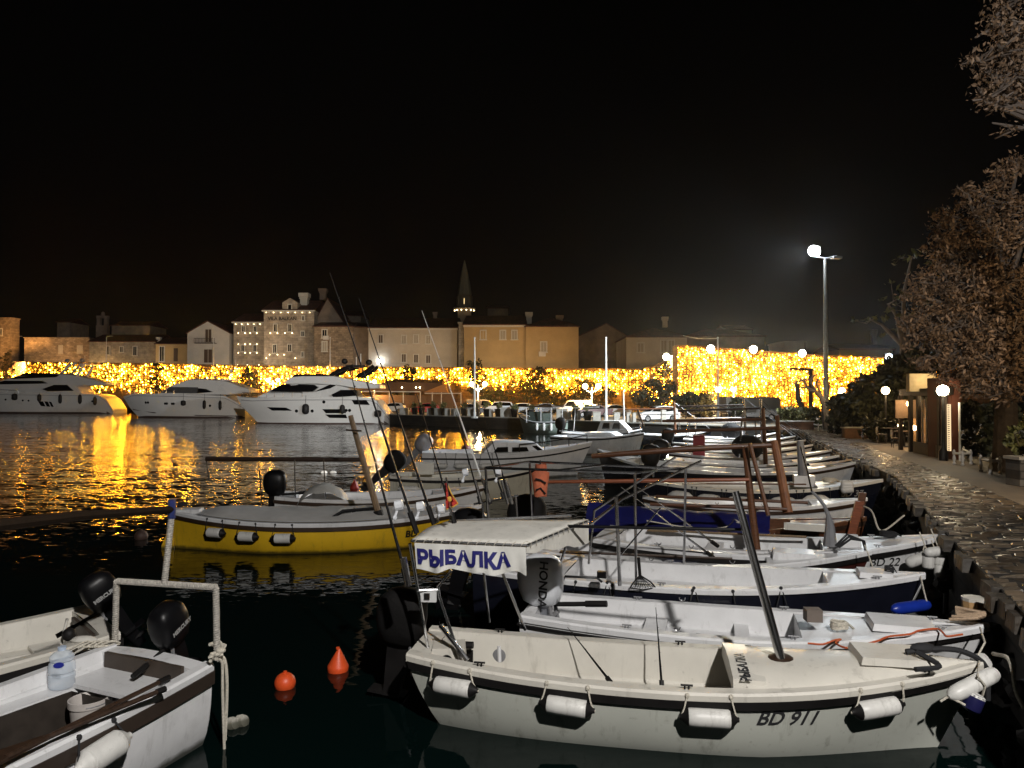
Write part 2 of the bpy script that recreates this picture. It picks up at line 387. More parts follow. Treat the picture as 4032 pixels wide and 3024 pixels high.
def stone_mat():
    m = newmat('wet_cobble_stone'); n = m.node_tree.nodes; l = m.node_tree.links; b = n['Principled BSDF']
    g = n.new('ShaderNodeNewGeometry'); r = n.new('ShaderNodeValToRGB'); e = r.color_ramp.elements; e[0].color = (.045, .033, .022, 1); e[1].color = (.17, .125, .082, 1); l.new(g.outputs['Random Per Island'], r.inputs[0])
    tc = n.new('ShaderNodeTexCoord'); no = n.new('ShaderNodeTexNoise'); no.inputs['Scale'].default_value = 2.2; no.inputs['Detail'].default_value = 7; no.inputs['Roughness'].default_value = .7; l.new(tc.outputs['Object'], no.inputs['Vector'])
    mr = n.new('ShaderNodeMapRange'); mr.inputs['From Min'].default_value = .35; mr.inputs['From Max'].default_value = .65; mr.inputs['To Min'].default_value = .45; mr.inputs['To Max'].default_value = 1.2; l.new(no.outputs[0], mr.inputs[0])
    sc = n.new('ShaderNodeVectorMath'); sc.operation = 'SCALE'; l.new(r.outputs[0], sc.inputs[0]); l.new(mr.outputs[0], sc.inputs['Scale']); l.new(sc.outputs[0], b.inputs['Base Color'])
    rm = n.new('ShaderNodeMapRange'); rm.inputs['From Min'].default_value = .35; rm.inputs['From Max'].default_value = .65; rm.inputs['To Min'].default_value = .24; rm.inputs['To Max'].default_value = .6; l.new(no.outputs[0], rm.inputs[0]); l.new(rm.outputs[0], b.inputs['Roughness'])
    n2 = n.new('ShaderNodeTexNoise'); n2.inputs['Scale'].default_value = 13; n2.inputs['Detail'].default_value = 4; l.new(tc.outputs['Object'], n2.inputs['Vector'])
    bp = n.new('ShaderNodeBump'); bp.inputs['Distance'].default_value = .02; l.new(n2.outputs[0], bp.inputs['Height']); l.new(bp.outputs[0], b.inputs['Normal']); return m
st.build('paving_stones', stone_mat(), smooth=True, ang=25)['kind'] = 'structure'
pathm = mat('worn_concrete_path', (.15, .12, .09), .7, var=.25, vs=2.5, bump=.004, bs=30)
b2 = [p + Vector((1.55, .25, 0)) for p in b1]
strip('footpath', b1, b2, ZQ + .004, pathm, 3)
rr = random.Random(5); es = MB(); d_ = .1
while d_ < acc[-1] - .4:
    (p0, _q), (p1, _r) = along(d_), along(d_ + .3); c = (p0 + p1) / 2; v_ = p1 - p0; an = math.atan2(v_.y, v_.x); ln = rr.uniform(.2, .42)
    if rr.random() < .75: es.box((c.x - .02 + rr.uniform(-.05, .03), c.y, ZQ - .06 + rr.uniform(-.05, .012)), (ln, rr.uniform(.1, .2), .14), an + rr.uniform(-.1, .1), taper=rr.uniform(.8, .97))
    d_ += ln + rr.uniform(.01, .08)
es.build('kerb_stones', mat('edge_stone', (.035, .027, .019), .6, var=.5, vs=6, bump=.02, bs=12), smooth=False)['kind'] = 'structure'
rr = random.Random(8); rk = MB()     # rubble footing below the promenade
for i in range(0, 59):
    a, b = ne[i], ne[i + 1]; L = (b - a).length
    for k in range(int(L * 3) + 1):
        c = a.lerp(b, rr.random()); s_ = rr.uniform(.07, .17); o_ = len(rk.v)
        rk.ball((c.x - rr.uniform(-.06, .12), c.y + .0, rr.uniform(-.08, .66)), (s_, s_ * .9, s_ * rr.uniform(.5, .9)), 9, 7, M=Matrix.Rotation(rr.uniform(0, 3), 3, 'Z') @ Matrix.Rotation(rr.uniform(-.6, .6), 3, 'X'))
        for v_ in range(o_, len(rk.v)): rk.v[v_] = tuple(x_ + rr.uniform(-.022, .022) for x_ in rk.v[v_])
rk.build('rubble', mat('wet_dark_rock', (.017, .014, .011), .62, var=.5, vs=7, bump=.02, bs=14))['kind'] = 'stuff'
# ================================================================ the old town behind the wall
def c1(x, y): return (x * .4557, 1000 + y * .4557)
def c2(x, y): return (900 + x * .4557, 1000 + y * .4557)
def c3(x, y): return (1800 + x * .4557, 1000 + y * .4557)
def c4(x, y): return (2600 + x * .4557, 1200 + y * .4557)
def c5(x, y): return (3024 + x * .4557, 1300 + y * .4557)
RUBBLE = stone('rubble_masonry', (.34, .25, .16), (.2, .14, .085), (.1, .07, .05), 1.0, .62, .3)
ASHLAR = stone('hotel_ashlar', (.4, .33, .25), (.31, .25, .18), (.2, .16, .12), 1.0, 1.0, .42)
PALEST = stone('pale_stone_wall', (.36, .31, .24), (.29, .25, .19), (.2, .17, .13), 1.0, .8, .36)
BEIGE = mat('beige_plaster', (.44, .37, .28), .9, var=.12, vs=.5)
OCHRE = mat('ochre_plaster', (.4, .27, .12), .9, var=.14, vs=.5)
WPLAS = mat('white_plaster', (.5, .46, .4), .9, var=.1, vs=.6)
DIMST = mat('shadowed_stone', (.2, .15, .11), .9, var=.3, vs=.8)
TILE = stone('clay_roof_tiles', (.13, .045, .025), (.08, .03, .018), (.03, .012, .008), 1.0, .35, .3, .85, .03)
FRAME = mat('window_stone_trim', (.5, .46, .38), .8, var=.1)
SHUT = mat('brown_shutters', (.07, .04, .022), .7, var=.3, vs=20)
PANE = mat('dark_window_pane', (.012, .011, .010), .12, var=.3)
PALEPANE = mat('pale_shutter', (.33, .28, .21), .7, var=.1)
LAMPW = emit('warm_bulb', (1, .78, .42), 14)
LAMPC = emit('cool_bulb', (.85, .93, 1), 60)
def window(root, px, py, w, h, Y, org, pane=PANE, trim=True, name='window'):
    c = aty(px, py, Y) - org; m = w * Y / F / 2; k = h * Y / F / 2; t = .16
    o = MB().box((c.x, -.03, c.z), (2 * m, .06, 2 * k)).build(name, pane, root, smooth=False)
    if trim:
        f = MB()
        f.box((c.x, -.06, c.z + k + t / 2), (2 * m + 2 * t, .14, t)); f.box((c.x, -.08, c.z - k - t / 2), (2 * m + 3 * t, .18, t))
        for s_ in (-1, 1): f.box((c.x + s_ * (m + t / 2), -.06, c.z), (t, .14, 2 * k))
        f.box((c.x, -.07, c.z), (.07, .05, 2 * k))
        f.build('window_frame', FRAME, o, smooth=False)
    return o
def house(label, x0, x1, yt, Y, depth, wallm, roof='hip', ridge=None, wins=(), apex=None, base=-.2, name='house', side=None, over=.25, cat='house', x0r=None):
    Y = far(Y, (x0 + x1) / 2)
    a, b = aty(x0, yt, Y), aty(x1, yt, Y); zt = a.z; w = b.x - a.x
    root = thing(name, label, cat, (a.x, Y, 0)); org = Vector((a.x, Y, 0))
    wl = MB(); wl.box((w / 2, depth / 2, (zt + ZQ) / 2), (w, depth, zt - ZQ))
    if roof == 'gable':
        ap = aty(apex[0], apex[1], Y) - org
        wl.prism([(0, zt - .001), (w, zt - .001), (ap.x, ap.z)], lambda p: Vector((p[0], 0, p[1])), lambda p: Vector((p[0], depth, p[1])))
    wl.build('wall', wallm, root, smooth=False)
    r = MB(); o = over
    if roof == 'hip':
        hz = aty(x0, ridge, Y).z if ridge else zt + w * .18
        rx = min(w * .35, depth * .5)
        if w > depth: A, B = (rx, depth / 2), (w - rx, depth / 2)
        else: A, B = (w / 2, depth * .3), (w / 2, depth * .7)
        v = [(-o, -o, zt), (w + o, -o, zt), (w + o, depth + o, zt), (-o, depth + o, zt), (A[0], A[1], hz), (B[0], B[1], hz)]
        v += [(x, y, z - .14) for x, y, z in v[:4]]
        r.add(v, [(0, 1, 5, 4), (2, 3, 4, 5), (1, 2, 5), (3, 0, 4), (6, 7, 1, 0), (7, 8, 2, 1), (8, 9, 3, 2), (9, 6, 0, 3), (9, 8, 7, 6)])
    elif roof == 'gable':
        th = .16
        for p, q in (((0, zt), (ap.x, ap.z)), ((w, zt), (ap.x, ap.z))):
            d = Vector((q[0] - p[0], q[1] - p[1])).normalized() * o
            p2 = (p[0] - d.x, p[1] - d.y)
            r.prism([p2, q, (q[0], q[1] + th), (p2[0], p2[1] + th)], lambda s_: Vector((s_[0], -o, s_[1] + .01)), lambda s_: Vector((s_[0], depth, s_[1] + .01)))
    elif roof == 'side':      # ridge runs along the front, gables at the ends
        hz = aty(x0, ridge, Y).z
        v = [(-o, -o, zt), (w + o, -o, zt), (w + .05, depth / 2, hz), (-.05, depth / 2, hz), (-o, depth + o, zt), (w + o, depth + o, zt)]
        v += [(x, y, z + .16) for x, y, z in v]
        r.add(v, [(0, 1, 2, 3), (3, 2, 5, 4), (6, 9, 8, 7), (9, 10, 11, 8), (0, 6, 7, 1), (0, 3, 9, 6), (3, 4, 10, 9), (1, 7, 8, 2), (2, 8, 11, 5), (4, 5, 11, 10)])
    if roof: r.build('roof', TILE, root, smooth=False)
    else:
        r.box((w / 2, depth / 2, zt + .08), (w + .3, depth + .3, .16)).build('cornice', wallm, root, smooth=False)
    for q in wins: window(root, *q[:4], Y, org, *q[4:])
    return root, org, zt
def chimney(root, org, x0, x1, yt, yb, Y, dy=2., m=DIMST):
    Y = org.y; a, b = aty(x0, yt, Y), aty(x1, yb, Y); c = (a + b) / 2 - org; w = b.x - a.x; h = a.z - b.z
    mb = MB().box((c.x, dy, c.z), (w * .72, w * .72, h * 1.02)).box((c.x, dy, a.z - h * .13), (w, w, h * .26))
    mb.box((c.x, dy, a.z - h * .34), (w * .86, w * .86, h * .1)); return mb.build('chimney', m, root, smooth=False)
YT = 116
def far(Y, px): return Y + interp([(-200, 58), (0, 54), (500, 36), (900, 25), (1400, 11), (1800, 3), (2200, 0)], px)
# far left orange tower house
rt, og, _ = house('orange lit stone tower cut off by the left edge of the picture', -160, 47, 1253, 104, 2.5, RUBBLE, None, wins=[(2, 1308, 12, 26)], name='tower_house', cat='building')
# ruined brick wall house
rt, og, _ = house('roofless rough stone building with two blocked pale windows beside the orange tower', 96, 352, 1331, 112, 9, RUBBLE, None, wins=[(239, 1376, 18, 34, PALEPANE, False), (315, 1376, 24, 34, PALEPANE, False)], name='stone_building', cat='building')
rt, og, _ = house('low grey stone house with three small framed windows', 352, 612, 1347, 110, 10, PALEST, 'side', 1312, [(427, 1380, 10, 32), (479, 1376, 10, 20), (532, 1382, 13, 34)])
chimney(rt, og, 606, 622, 1326, 1352, 110, 1.2, WPLAS)
rt, og, _ = house('small ochre annexe with two tall dark doors next to the white gabled house', 580 + 33, 742, 1356, 111, 9, OCHRE, 'side', 1325, [(638, 1394, 16, 58, PANE, True, 'door'), (692, 1397, 16, 52, SHUT, False, 'door')])
rt, og, zt = house('white gabled house with a railed balcony under its door', 738, 903, 1312, 108, 9, WPLAS, 'gable', wins=[(821, 1322, 24, 50, SHUT, True, 'door'), (820, 1402, 32, 52, SHUT)], apex=(818, 1266))
bc = aty(813, 1352, og.y) - og; hw = 40 * og.y / F
rl = MB(); rl.box((bc.x, -.5, bc.z), (2 * hw, 1, .12)); rl.box((bc.x, -.97, bc.z + .85), (2 * hw, .06, .06))
for i in range(15): rl.box((bc.x - hw + 2 * hw * i / 14, -.97, bc.z + .45), (.05, .05, .8))
rl.build('balcony', DKWOOD, rt, smooth=False)
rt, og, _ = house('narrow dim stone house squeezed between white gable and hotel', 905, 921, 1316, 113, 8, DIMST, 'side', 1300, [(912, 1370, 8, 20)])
# the hotel: a lower wing and the tall part with the lettering
def hotel(label, x0, x1, ye, ridge, wins, lights, nbr, over=.3):
    rt, og, zt = house(label, x0, x1, ye, YT - 4, 11, ASHLAR, 'side', ridge, wins, name='hotel', cat='hotel')
    a = aty(x0, ye, og.y).x - og.x; b = aty(x1, ye, og.y).x - og.x
    cb = MB().box(((a + b) / 2, -.22, zt - .12), (b - a + .5, .44, .22))
    for i in range(nbr): cb.box((lerp(a, b, (i + .5) / nbr), -.16, zt - .36), (.22, .3, .28))
    cb.build('cornice', FRAME, rt, smooth=False)
    for i in range(nbr):
        x = lerp(a, b, (i + .5) / nbr)
        if i % 2 == 0: MB().ball((x + .25, -.36, zt - .42), .065, 8, 6).build('wall_lamp', LAMPW, rt)
    for px, py in lights:
        p = aty(px, py, og.y) - og
        MB().ball((p.x, -.2, p.z), .075, 8, 6).build('wall_lamp', LAMPW, rt)
    return rt, og, zt
w = [(c2(x, y)[0], c2(x, y)[1], 10, h) for x, y, h in ((130, 648, 20), (230, 648, 20), (124, 815, 24), (228, 815, 24))]
L = [c2(x, y) for x in (88, 145, 190, 247) for y in (684, 780, 855)] + [c2(x, y) for x in (80, 165, 265) for y in (960, 962)][::2]
hotel('lower stone hotel wing with rows of tiny wall lights under its windows', 920, 1039, 1268, 1225, w, L, 10)
w = [(c2(x, y)[0], c2(x, y)[1], ww, h) for x, y, ww, h in ((405, 640, 11, 28), (530, 640, 11, 28), (400, 820, 12, 32), (528, 812, 12, 26), (645, 556, 8, 16), (641, 690, 10, 18), (640, 868, 7, 18))]
L = [c2(x, y) for x, y in ((364, 684), (425, 684), (490, 684), (552, 684), (357, 871), (425, 871), (482, 871), (330, 900), (580, 900))]
rt, og, zt = hotel('tall stone hotel with dark lettering under its dormer gable', 1039, 1237, 1222, 1171, w, L, 14)
Yh = YT - 4
dm = MB(); P2 = [aty(*c2(x, y), og.y) - og for x, y in ((465, 500), (595, 500), (595, 420), (530, 380), (465, 420))]
dm.prism([(p.x, p.z) for p in P2], lambda p: Vector((p[0], -.04, p[1])), lambda p: Vector((p[0], 3.5, p[1])))
dg_ = dm.build('dormer', ASHLAR, rt, smooth=False)
pc = aty(*c2(530, 468), og.y) - og
MB().box((pc.x, -.08, pc.z), (.5, .08, 1.1)).build('window', PANE, dg_, smooth=False)
f = MB()
for s_ in (-1, 1): f.box((pc.x + s_ * .34, -.1, pc.z), (.14, .12, 1.3))
f.box((pc.x, -.1, pc.z + .68), (.9, .12, .16)); f.box((pc.x, -.12, pc.z - .68), (1, .16, .16)); f.build('window_frame', FRAME, dg_, smooth=False)
pl = aty(*c2(465, 572), og.y) - og
lettering('lettering', 'VILA BALKAN', .82, lambda x, y: Vector((pl.x + x, -.05, pl.z + y)), mat('dark_sign_letters', (.02, .015, .012), .7), rt, off=.02)
chimney(rt, og, 1161, 1200, 1146, 1206, Yh, 3, FRAME)
up = [aty(*c2(x, 930), og.y) - og for x in (330, 580)]
# gable side building right of the hotel
rt, og, _ = house('grey gabled side wing rising behind the tall hotel', 1237, 1356, 1275, YT + 3, 9, DIMST, 'gable', apex=(1290, 1176))
chimney(rt, og, 1240, 1272, 1128, 1172, YT + 3, 3)
rt, og, _ = house('rough stone house with an air conditioner beside the hotel', 1237, 1391, 1287, YT - 5, 9, RUBBLE, 'side', 1262, [(c2(830, 690)[0], c2(830, 690)[1], 16, 30), (c2(830, 800)[0], c2(830, 800)[1], 16, 36, PALEPANE)])
pc = aty(*c2(845, 725), og.y) - og; MB().box((pc.x, -.25, pc.z), (.9, .4, .65)).build('air_conditioner', WPLAS, rt, smooth=False)
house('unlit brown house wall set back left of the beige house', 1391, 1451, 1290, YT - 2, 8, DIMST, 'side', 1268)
w = [(c2(x, y)[0], c2(x, y)[1], 15, 30, q) for x, y, q in ((1315, 735, SHUT), (1515, 740, PALEPANE), (1620, 735, PALEPANE), (1725, 740, PALEPANE), (1515, 900, SHUT), (1620, 905, SHUT), (1725, 910, SHUT))]
rt, og, zt = house('long beige house with two rows of shuttered windows', 1451, 1800, 1293, YT - 6, 12, BEIGE, 'side', 1240, w)
chimney(rt, og, 1688, 1708, 1212, 1242, YT - 6, 6)
c_ = MB(); wv = aty(1800, 1293, og.y).x - og.x; c_.box((wv / 2, -.12, zt - .1), (wv + .2, .25, .2)); c_.build('cornice', FRAME, rt, smooth=False)
pc = aty(*c2(1312, 925), og.y) - og
MB().ball((pc.x, -.5, pc.z), .22, 10, 7).build('wall_lamp', LAMPC, rt)
lamp('wall_lamp_light', 'POINT', (pc.x + og.x, og.y - 1.2, pc.z), 60, (.8, .88, 1), .3)
rt, og, _ = house('slim pale chimney like wall between beige and ochre houses', 1806, 1826, 1272, YT - 7, 3, PALEST, None, name='narrow_house')
w = [(c3(x, y)[0], c3(x, y)[1], 18, 33, q) for x, y, q in ((225, 700, OCHRE), (395, 700, PALEPANE), (495, 700, PALEPANE))]
rt, og, zt = house('ochre house front with three upper windows and a flat eave', 1827, 2070, 1281, YT - 8, 13, OCHRE, 'side', 1228, w)
chimney(rt, og, 2070, 2101, 1215, 1262, YT - 8, 5, FRAME)
wv = aty(2070, 1281, og.y).x - og.x; MB().box((wv / 2, -.14, zt - .12), (wv + .2, .28, .26)).build('cornice', FRAME, rt, smooth=False)
rt, og, zt = house('ochre corner house with one white window and an air conditioner', 2070, 2278, 1284, YT - 7, 12, OCHRE, 'hip', 1240, [(c3(748, 805)[0], c3(748, 805)[1], 20, 38, PALEPANE)])
chimney(rt, og, 2195, 2226, 1231, 1268, YT - 7, 4, DIMST)
pc = aty(*c3(735, 865), og.y) - og; MB().box((pc.x, -.25, pc.z), (1, .4, .7)).build('air_conditioner', WPLAS, rt, smooth=False)
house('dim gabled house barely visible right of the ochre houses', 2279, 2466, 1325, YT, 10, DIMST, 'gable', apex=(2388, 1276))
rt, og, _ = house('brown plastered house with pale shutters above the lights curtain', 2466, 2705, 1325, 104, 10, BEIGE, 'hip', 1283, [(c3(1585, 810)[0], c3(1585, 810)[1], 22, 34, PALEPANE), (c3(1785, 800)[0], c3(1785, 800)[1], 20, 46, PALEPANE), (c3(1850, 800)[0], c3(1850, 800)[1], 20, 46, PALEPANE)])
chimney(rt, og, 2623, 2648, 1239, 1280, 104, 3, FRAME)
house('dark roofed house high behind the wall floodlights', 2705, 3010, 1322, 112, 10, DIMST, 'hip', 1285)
rt, og, _ = house('pinkish box shaped rooftop room above the right wall', 3090, 3168, 1348, 98, 6, WPLAS, None, name='rooftop_room', cat='building')
rt, og, zt = house('low building with a row of eave tiles at the right end of the wall', 3305, 3515, 1378, 96, 8, OCHRE, 'side', 1352, name='tiled_building')
chimney(rt, og, 3474, 3496, 1291, 1350, 96, 3, FRAME)
mb = MB(); wv = aty(3515, 1378, og.y).x - og.x
for i in range(30): mb.tube([(wv * i / 29, -.4, zt + .03), (wv * i / 29, .4, zt + .2)], .12, 6)
mb.build('eave_tiles', mat('lit_tiles', (.3, .13, .06), .8), rt)
for i, (x0, x1, yt, rg, lb) in enumerate(((225, 275, 1270, 1250, 'faint square building above the roofless stone house'), (440, 590, 1283, 1262, 'faint long roof behind the low grey stone house'), (1290, 1420, 1245, 1218, 'faint roof between hotel and beige house'), (1920, 2000, 1215, 1196, 'faint roof block just right of the church tower'), (2860, 2960, 1300, 1277, 'faint dark roof behind the second wall floodlight'))):
    house(lb, x0, x1, yt, 132, 8, DIMST, 'side', rg)
# little bell gable and the church tower
a = aty(405, 1290, 176); rt = thing('bell_gable', 'faint bell gable standing over the dark roofs at left', 'bell gable', (a.x, 176, 0))
mb = MB(); mb.box((0, 0, a.z / 2 + .5), (2.6, 1.2, a.z)); zt = a.z
mb.box((-.85, 0, zt + 1.1), (.7, 1, 2.2)).box((.85, 0, zt + 1.1), (.7, 1, 2.2)).box((0, 0, zt + 2.5), (2.6, 1, .6)).ball((0, 0, zt + 3.1), (.5, .4, .7), 8, 6)
mb.build('wall', DIMST, rt, smooth=False)
Yc = 142
a = aty(1829, 1210, Yc); rt = thing('church_tower', 'tall church tower with pointed spire and lit belfry openings', 'church tower', (a.x, Yc, 0))
zr = lambda y: aty(1829, y, Yc).z
sc = Yc / F
MB().box((0, 0, zr(1215) / 2), (50 * sc, 50 * sc, zr(1215))).build('shaft', DIMST, rt, smooth=False)
mb = MB(); hb_ = 27 * sc; z0, z1 = zr(1205), zr(1168)
for k in range(8):
    an = 2 * math.pi * (k + .5) / 8; mb.box((hb_ * .92 * math.cos(an), hb_ * .92 * math.sin(an), (z0 + z1) / 2), (.55, .62, z1 - z0), an)
mb.lathe([(hb_ * 1.02, z1 - .4), (hb_ * 1.02, z1 + .3)], n=8); mb.lathe([(hb_ * 1.0, z0 - .8), (hb_ * 1.0, z0 + .25)], n=8)
mb.build('belfry', mat('tower_stone', (.3, .24, .15), .9, var=.2), rt, smooth=False)
MB().lathe([(hb_ * 1.06, z1 + .3), (hb_ * .82, zr(1120)), (hb_ * .42, zr(1065)), (.25, zr(1040)), (.05, zr(1025))], n=8).build('spire', mat('spire_stone', (.3, .28, .2), .9, var=.15), rt, smooth=False)
MB().lathe([(hb_ * .5, zr(1203)), (hb_ * .5, zr(1172))], n=8).build('belfry_light', emit('belfry_glow', (1, .72, .32), 1.4), rt)
MB().lathe([(hb_ * 1.0, zr(1226)), (44 * sc, zr(1216)), (44 * sc, zr(1212)), (hb_, zr(1212))], n=16).build('gallery', DIMST, rt, smooth=False)
for k in range(6):
    an = R(180 + 20 + 28 * k); MB().ball((40 * sc * math.cos(an), 40 * sc * math.sin(an), zr(1224)), .1, 8, 6).build('gallery_lamp', LAMPW, rt)
lamp('tower_light', 'SPOT', (a.x - 12, Yc - 26, 8), 1500, (1, .8, .5), .5, aim=(a.x, Yc, zr(1130)), cone=34)

# ---------------------------------------------------------------- the city wall and its curtain of bulbs
WST = stone('city_wall_stone', (.3, .2, .11), (.2, .13, .07), (.08, .05, .03), 1.0, .8, .4)
LW = [(0, 1456), (40, 1450), (60, 1428), (90, 1424), (480, 1428), (900, 1436), (1400, 1444), (1900, 1446), (2190, 1450), (2530, 1452), (2600, 1432), (2668, 1392)]
def wallY(px): return interp([(-420, 166), (0, 155), (500, 136), (900, 124), (1400, 110), (1800, 104), (2400, 99), (2560, 92), (2668, 81)], px)
def build_wall(name, label, tab, yf, thick):
    mb = MB(); secs = []; tab = [(x_, interp(tab, x_)) for x_ in sorted(set([t_[0] for t_ in tab] + list(range(int(tab[0][0]), int(tab[-1][0]), 30))))]
    for px, py in tab:
        p = aty(px, py, yf(px)); secs.append([Vector((p.x, p.y, ZQ - .3)), Vector((p.x, p.y, p.z)), Vector((p.x, p.y + thick, p.z)), Vector((p.x, p.y + thick, ZQ - .3))])
    o = mb.sweep(secs).build(name, WST, smooth=False); return tag(o, label, 'city wall')
build_wall('city_wall', 'long low stretch of old city wall under the town houses', [(-420, 1456)] + LW[:1] + LW[1:], wallY, 2.2)
RW = [(2668, 1358), (2760, 1362), (3000, 1380), (3200, 1395), (3400, 1403), (3640, 1412), (3900, 1420)]
def wallY2(px): return interp([(2668, 77.5), (3640, 86), (3900, 88)], px)
build_wall('city_wall', 'tall bright stretch of old city wall by the right car park', RW, wallY2, 2.5)
BULB = emit('fairy_bulbs', (1, .80, .26), 15, (1, .42, .04))
m = BULB; n_ = m.node_tree.nodes; l_ = m.node_tree.links
g = [q for q in n_ if q.type == 'NEW_GEOMETRY'][0]; mp_ = n_.new('ShaderNodeMapRange'); mp_.inputs['To Min'].default_value = 1.6; mp_.inputs['To Max'].default_value = 560.0
pw = n_.new('ShaderNodeMath'); pw.operation = 'POWER'; pw.inputs[1].default_value = 5
l_.new(g.outputs['Random Per Island'], pw.inputs[0]); l_.new(pw.outputs[0], mp_.inputs[0]); l_.new(mp_.outputs[0], n_['Principled BSDF'].inputs['Emission Strength'])
cr_ = [q for q in n_ if q.type == 'VALTORGB'][0].color_ramp; cr_.elements[0].color = (1, .25, .006, 1); cr_.elements[1].color = (1, .40, .02, 1); e_ = cr_.elements.new(.35); e_.color = (1, .40, .012, 1)
def bulbs(label, tab, yf, x0, x1, bottom, sp, rad, seed):
    rr = random.Random(seed); mb = MB(); x = x0
    o6 = [(1, 0, 0), (-1, 0, 0), (0, 1, 0), (0, -1, 0), (0, 0, 1), (0, 0, -1)]
    f8 = [(0, 2, 4), (2, 1, 4), (1, 3, 4), (3, 0, 4), (2, 0, 5), (1, 2, 5), (3, 1, 5), (0, 3, 5)]
    wires = MB()
    while x < x1:
        Y = yf(x); yt = interp(tab, x) + 1 + rr.uniform(0, 5) + 3 * abs(math.sin(x * .045)); yb = bottom(x) + rr.uniform(-14, 14); y = yt + rr.uniform(0, sp)
        p0, p1 = aty(x, yt, Y - .1), aty(x, yb, Y - .1)
        wires.tube([p0, p1], .012, 3)
        while y < yb:
            p = aty(x + rr.uniform(-.32, .32) * sp, y, Y - .12 - rr.random() * .12); r = rad * Y / 104 * rr.uniform(.75, 1.3); h = r * rr.uniform(.9, 2.0)
            a = rr.uniform(-.6, .6); ca, sa = math.cos(a), math.sin(a)
            mb.add([(p.x + (ox * ca - oz * h / r * sa) * r, p.y + oy * r, p.z + (ox * sa + oz * h / r * ca) * r) for ox, oy, oz in o6], f8)
            y += sp * rr.uniform(.7, 1.35)
        x += sp * rr.uniform(.75, 1.2)
    o = mb.build('light_curtain', BULB, smooth=False); tag(o, label, 'string lights', kind='stuff')
    wires.build('wiring', BLACK, o, smooth=False)
def lbot(x): return interp([(0, 1478), (95, 1490), (100, 1530), (620, 1540), (1100, 1535), (1480, 1515), (1900, 1520), (2250, 1545), (2480, 1545), (2560, 1580), (2668, 1600)], x)
bulbs('low yellow curtain of fairy lights hung along the far wall', LW, wallY, 0, 2664, lbot, 9.2, .066, 11)
bulbs('high golden curtain of fairy lights covering the tall right wall', RW, wallY2, 2672, 3700, lambda x: 1604, 9.2, .064, 12)
# dark joints in the curtain: climbing cables; floodlights on the wall top
for i, (px, py, col, lb) in enumerate(((2624, 1405, (1, .9, .62), 'warm floodlight where the wall steps up'), (2798, 1374, (1, .93, .75), 'warm floodlight on the wall top beside the cable mast'), (2966, 1376, (1, .92, .72), 'middle warm floodlight on the tall wall'), (3158, 1391, (1, .92, .72), 'warm floodlight below the pinkish rooftop room'), (3500, 1407, (.82, .92, 1), 'cool white floodlight at the right end of the wall'))):
    Y = wallY2(px) - .9 if px > 2668 else wallY(px) - .9
    p = aty(px, py, Y); rt = thing('floodlight', lb, 'floodlight', p, group='floodlights along the wall top')
    MB().box((0, .12, 0), (.9, .16, .8)).build('housing', BLACK, rt, smooth=False)
    MB().tube([(0, .18, -.1), (0, .5, -.9)], .05, 6).build('bracket', BLACK, rt)
    MB().lathe([(.0, 0), (.38, 0), (.4, .04), (0, .05)], n=14, M=Matrix.Rotation(R(90), 3, 'X')).build('lens', emit('flood_lens%d' % i, col, 40), rt)
    lamp('floodlight_beam', 'SPOT', p + Vector((0, -.4, 0)), 5000, col, .35, aim=(p.x, p.y - 30, 0), cone=130)
# unseen lights added behind the wall top to brighten the house fronts
for x in (150, 520, 960, 1300, 1640, 1960, 2180, 2560):
    p = aty(x, interp(LW, x), wallY(x)); col = (1, .60, .28) if x < 500 else (1, .74, .48)
    pw_ = {150: 520, 520: 130, 960: 330, 1300: 260, 1640: 250, 1960: 200, 2180: 170, 2560: 110}[x]
    lamp('added_front_light', 'SPOT', p + Vector((0, 1.0, .35)), pw_ * (6 if x < 1700 else 4), col, .3, aim=(p.x, p.y + 13, p.z + 5), cone=150, blend=.8)
# unseen orange light added beside the left tower to brighten it
p = aty(75, 1440, 150); lamp('added_tower_wash', 'SPOT', p, 14000, (1, .5, .15), .3, aim=(p.x - 5, 158, 9), cone=120)
# ================================================================ trees and shrubs
def leafmat(name, c, rough=.6, tr=.25):
    if name in MC: return MC[name]
    m = newmat(name); n = m.node_tree.nodes; l = m.node_tree.links; b = n['Principled BSDF']
    g = n.new('ShaderNodeNewGeometry'); r = n.new('ShaderNodeValToRGB'); e = r.color_ramp.elements
    e[0].color = tuple(x * .45 for x in c) + (1,); e[1].color = tuple(min(1, x * 1.5) for x in c) + (1,)
    l.new(g.outputs['Random Per Island'], r.inputs[0]); l.new(r.outputs[0], b.inputs['Base Color']); b.inputs['Roughness'].default_value = rough
    MC[name] = m; return m
LEAFD = leafmat('dark_leaves', (.035, .036, .014)); LEAFG = leafmat('green_leaves', (.09, .09, .025)); LEAFB = leafmat('brown_autumn_leaves', (.2, .115, .055))
BARK = mat('bark', (.09, .07, .055), .9, var=.4, vs=6, bump=.02, bs=20)
def leaf(mb, p, s, rr, nw=1.):
    a = Vector((rr.gauss(0, 1), rr.gauss(0, 1), rr.gauss(0, 1)))
    if a.length < 1e-3: a = Vector((1, 0, 0))
    a.normalize(); b = a.orthogonal().normalized(); b.rotate(Matrix.Rotation(rr.uniform(0, 6.28), 3, a)); c = a.cross(b)
    w = s * rr.uniform(.28, .42) * nw
    mb.add([p - b * s * .5, p + c * w - a * w * .2, p + b * s * .55, p - c * w - a * w * .2], [(0, 1, 2, 3)])
def crown_leaves(mb, clumps, rr, s, per):
    for c, r in clumps:
        for _ in range(per):
            d = Vector((rr.gauss(0, 1), rr.gauss(0, 1), rr.gauss(0, 1))); d = d / max(.3, d.length) * r * rr.random() ** .45
            leaf(mb, Vector(c) + Vector((d.x, d.y, d.z * .8)), s * rr.uniform(.7, 1.3), rr)
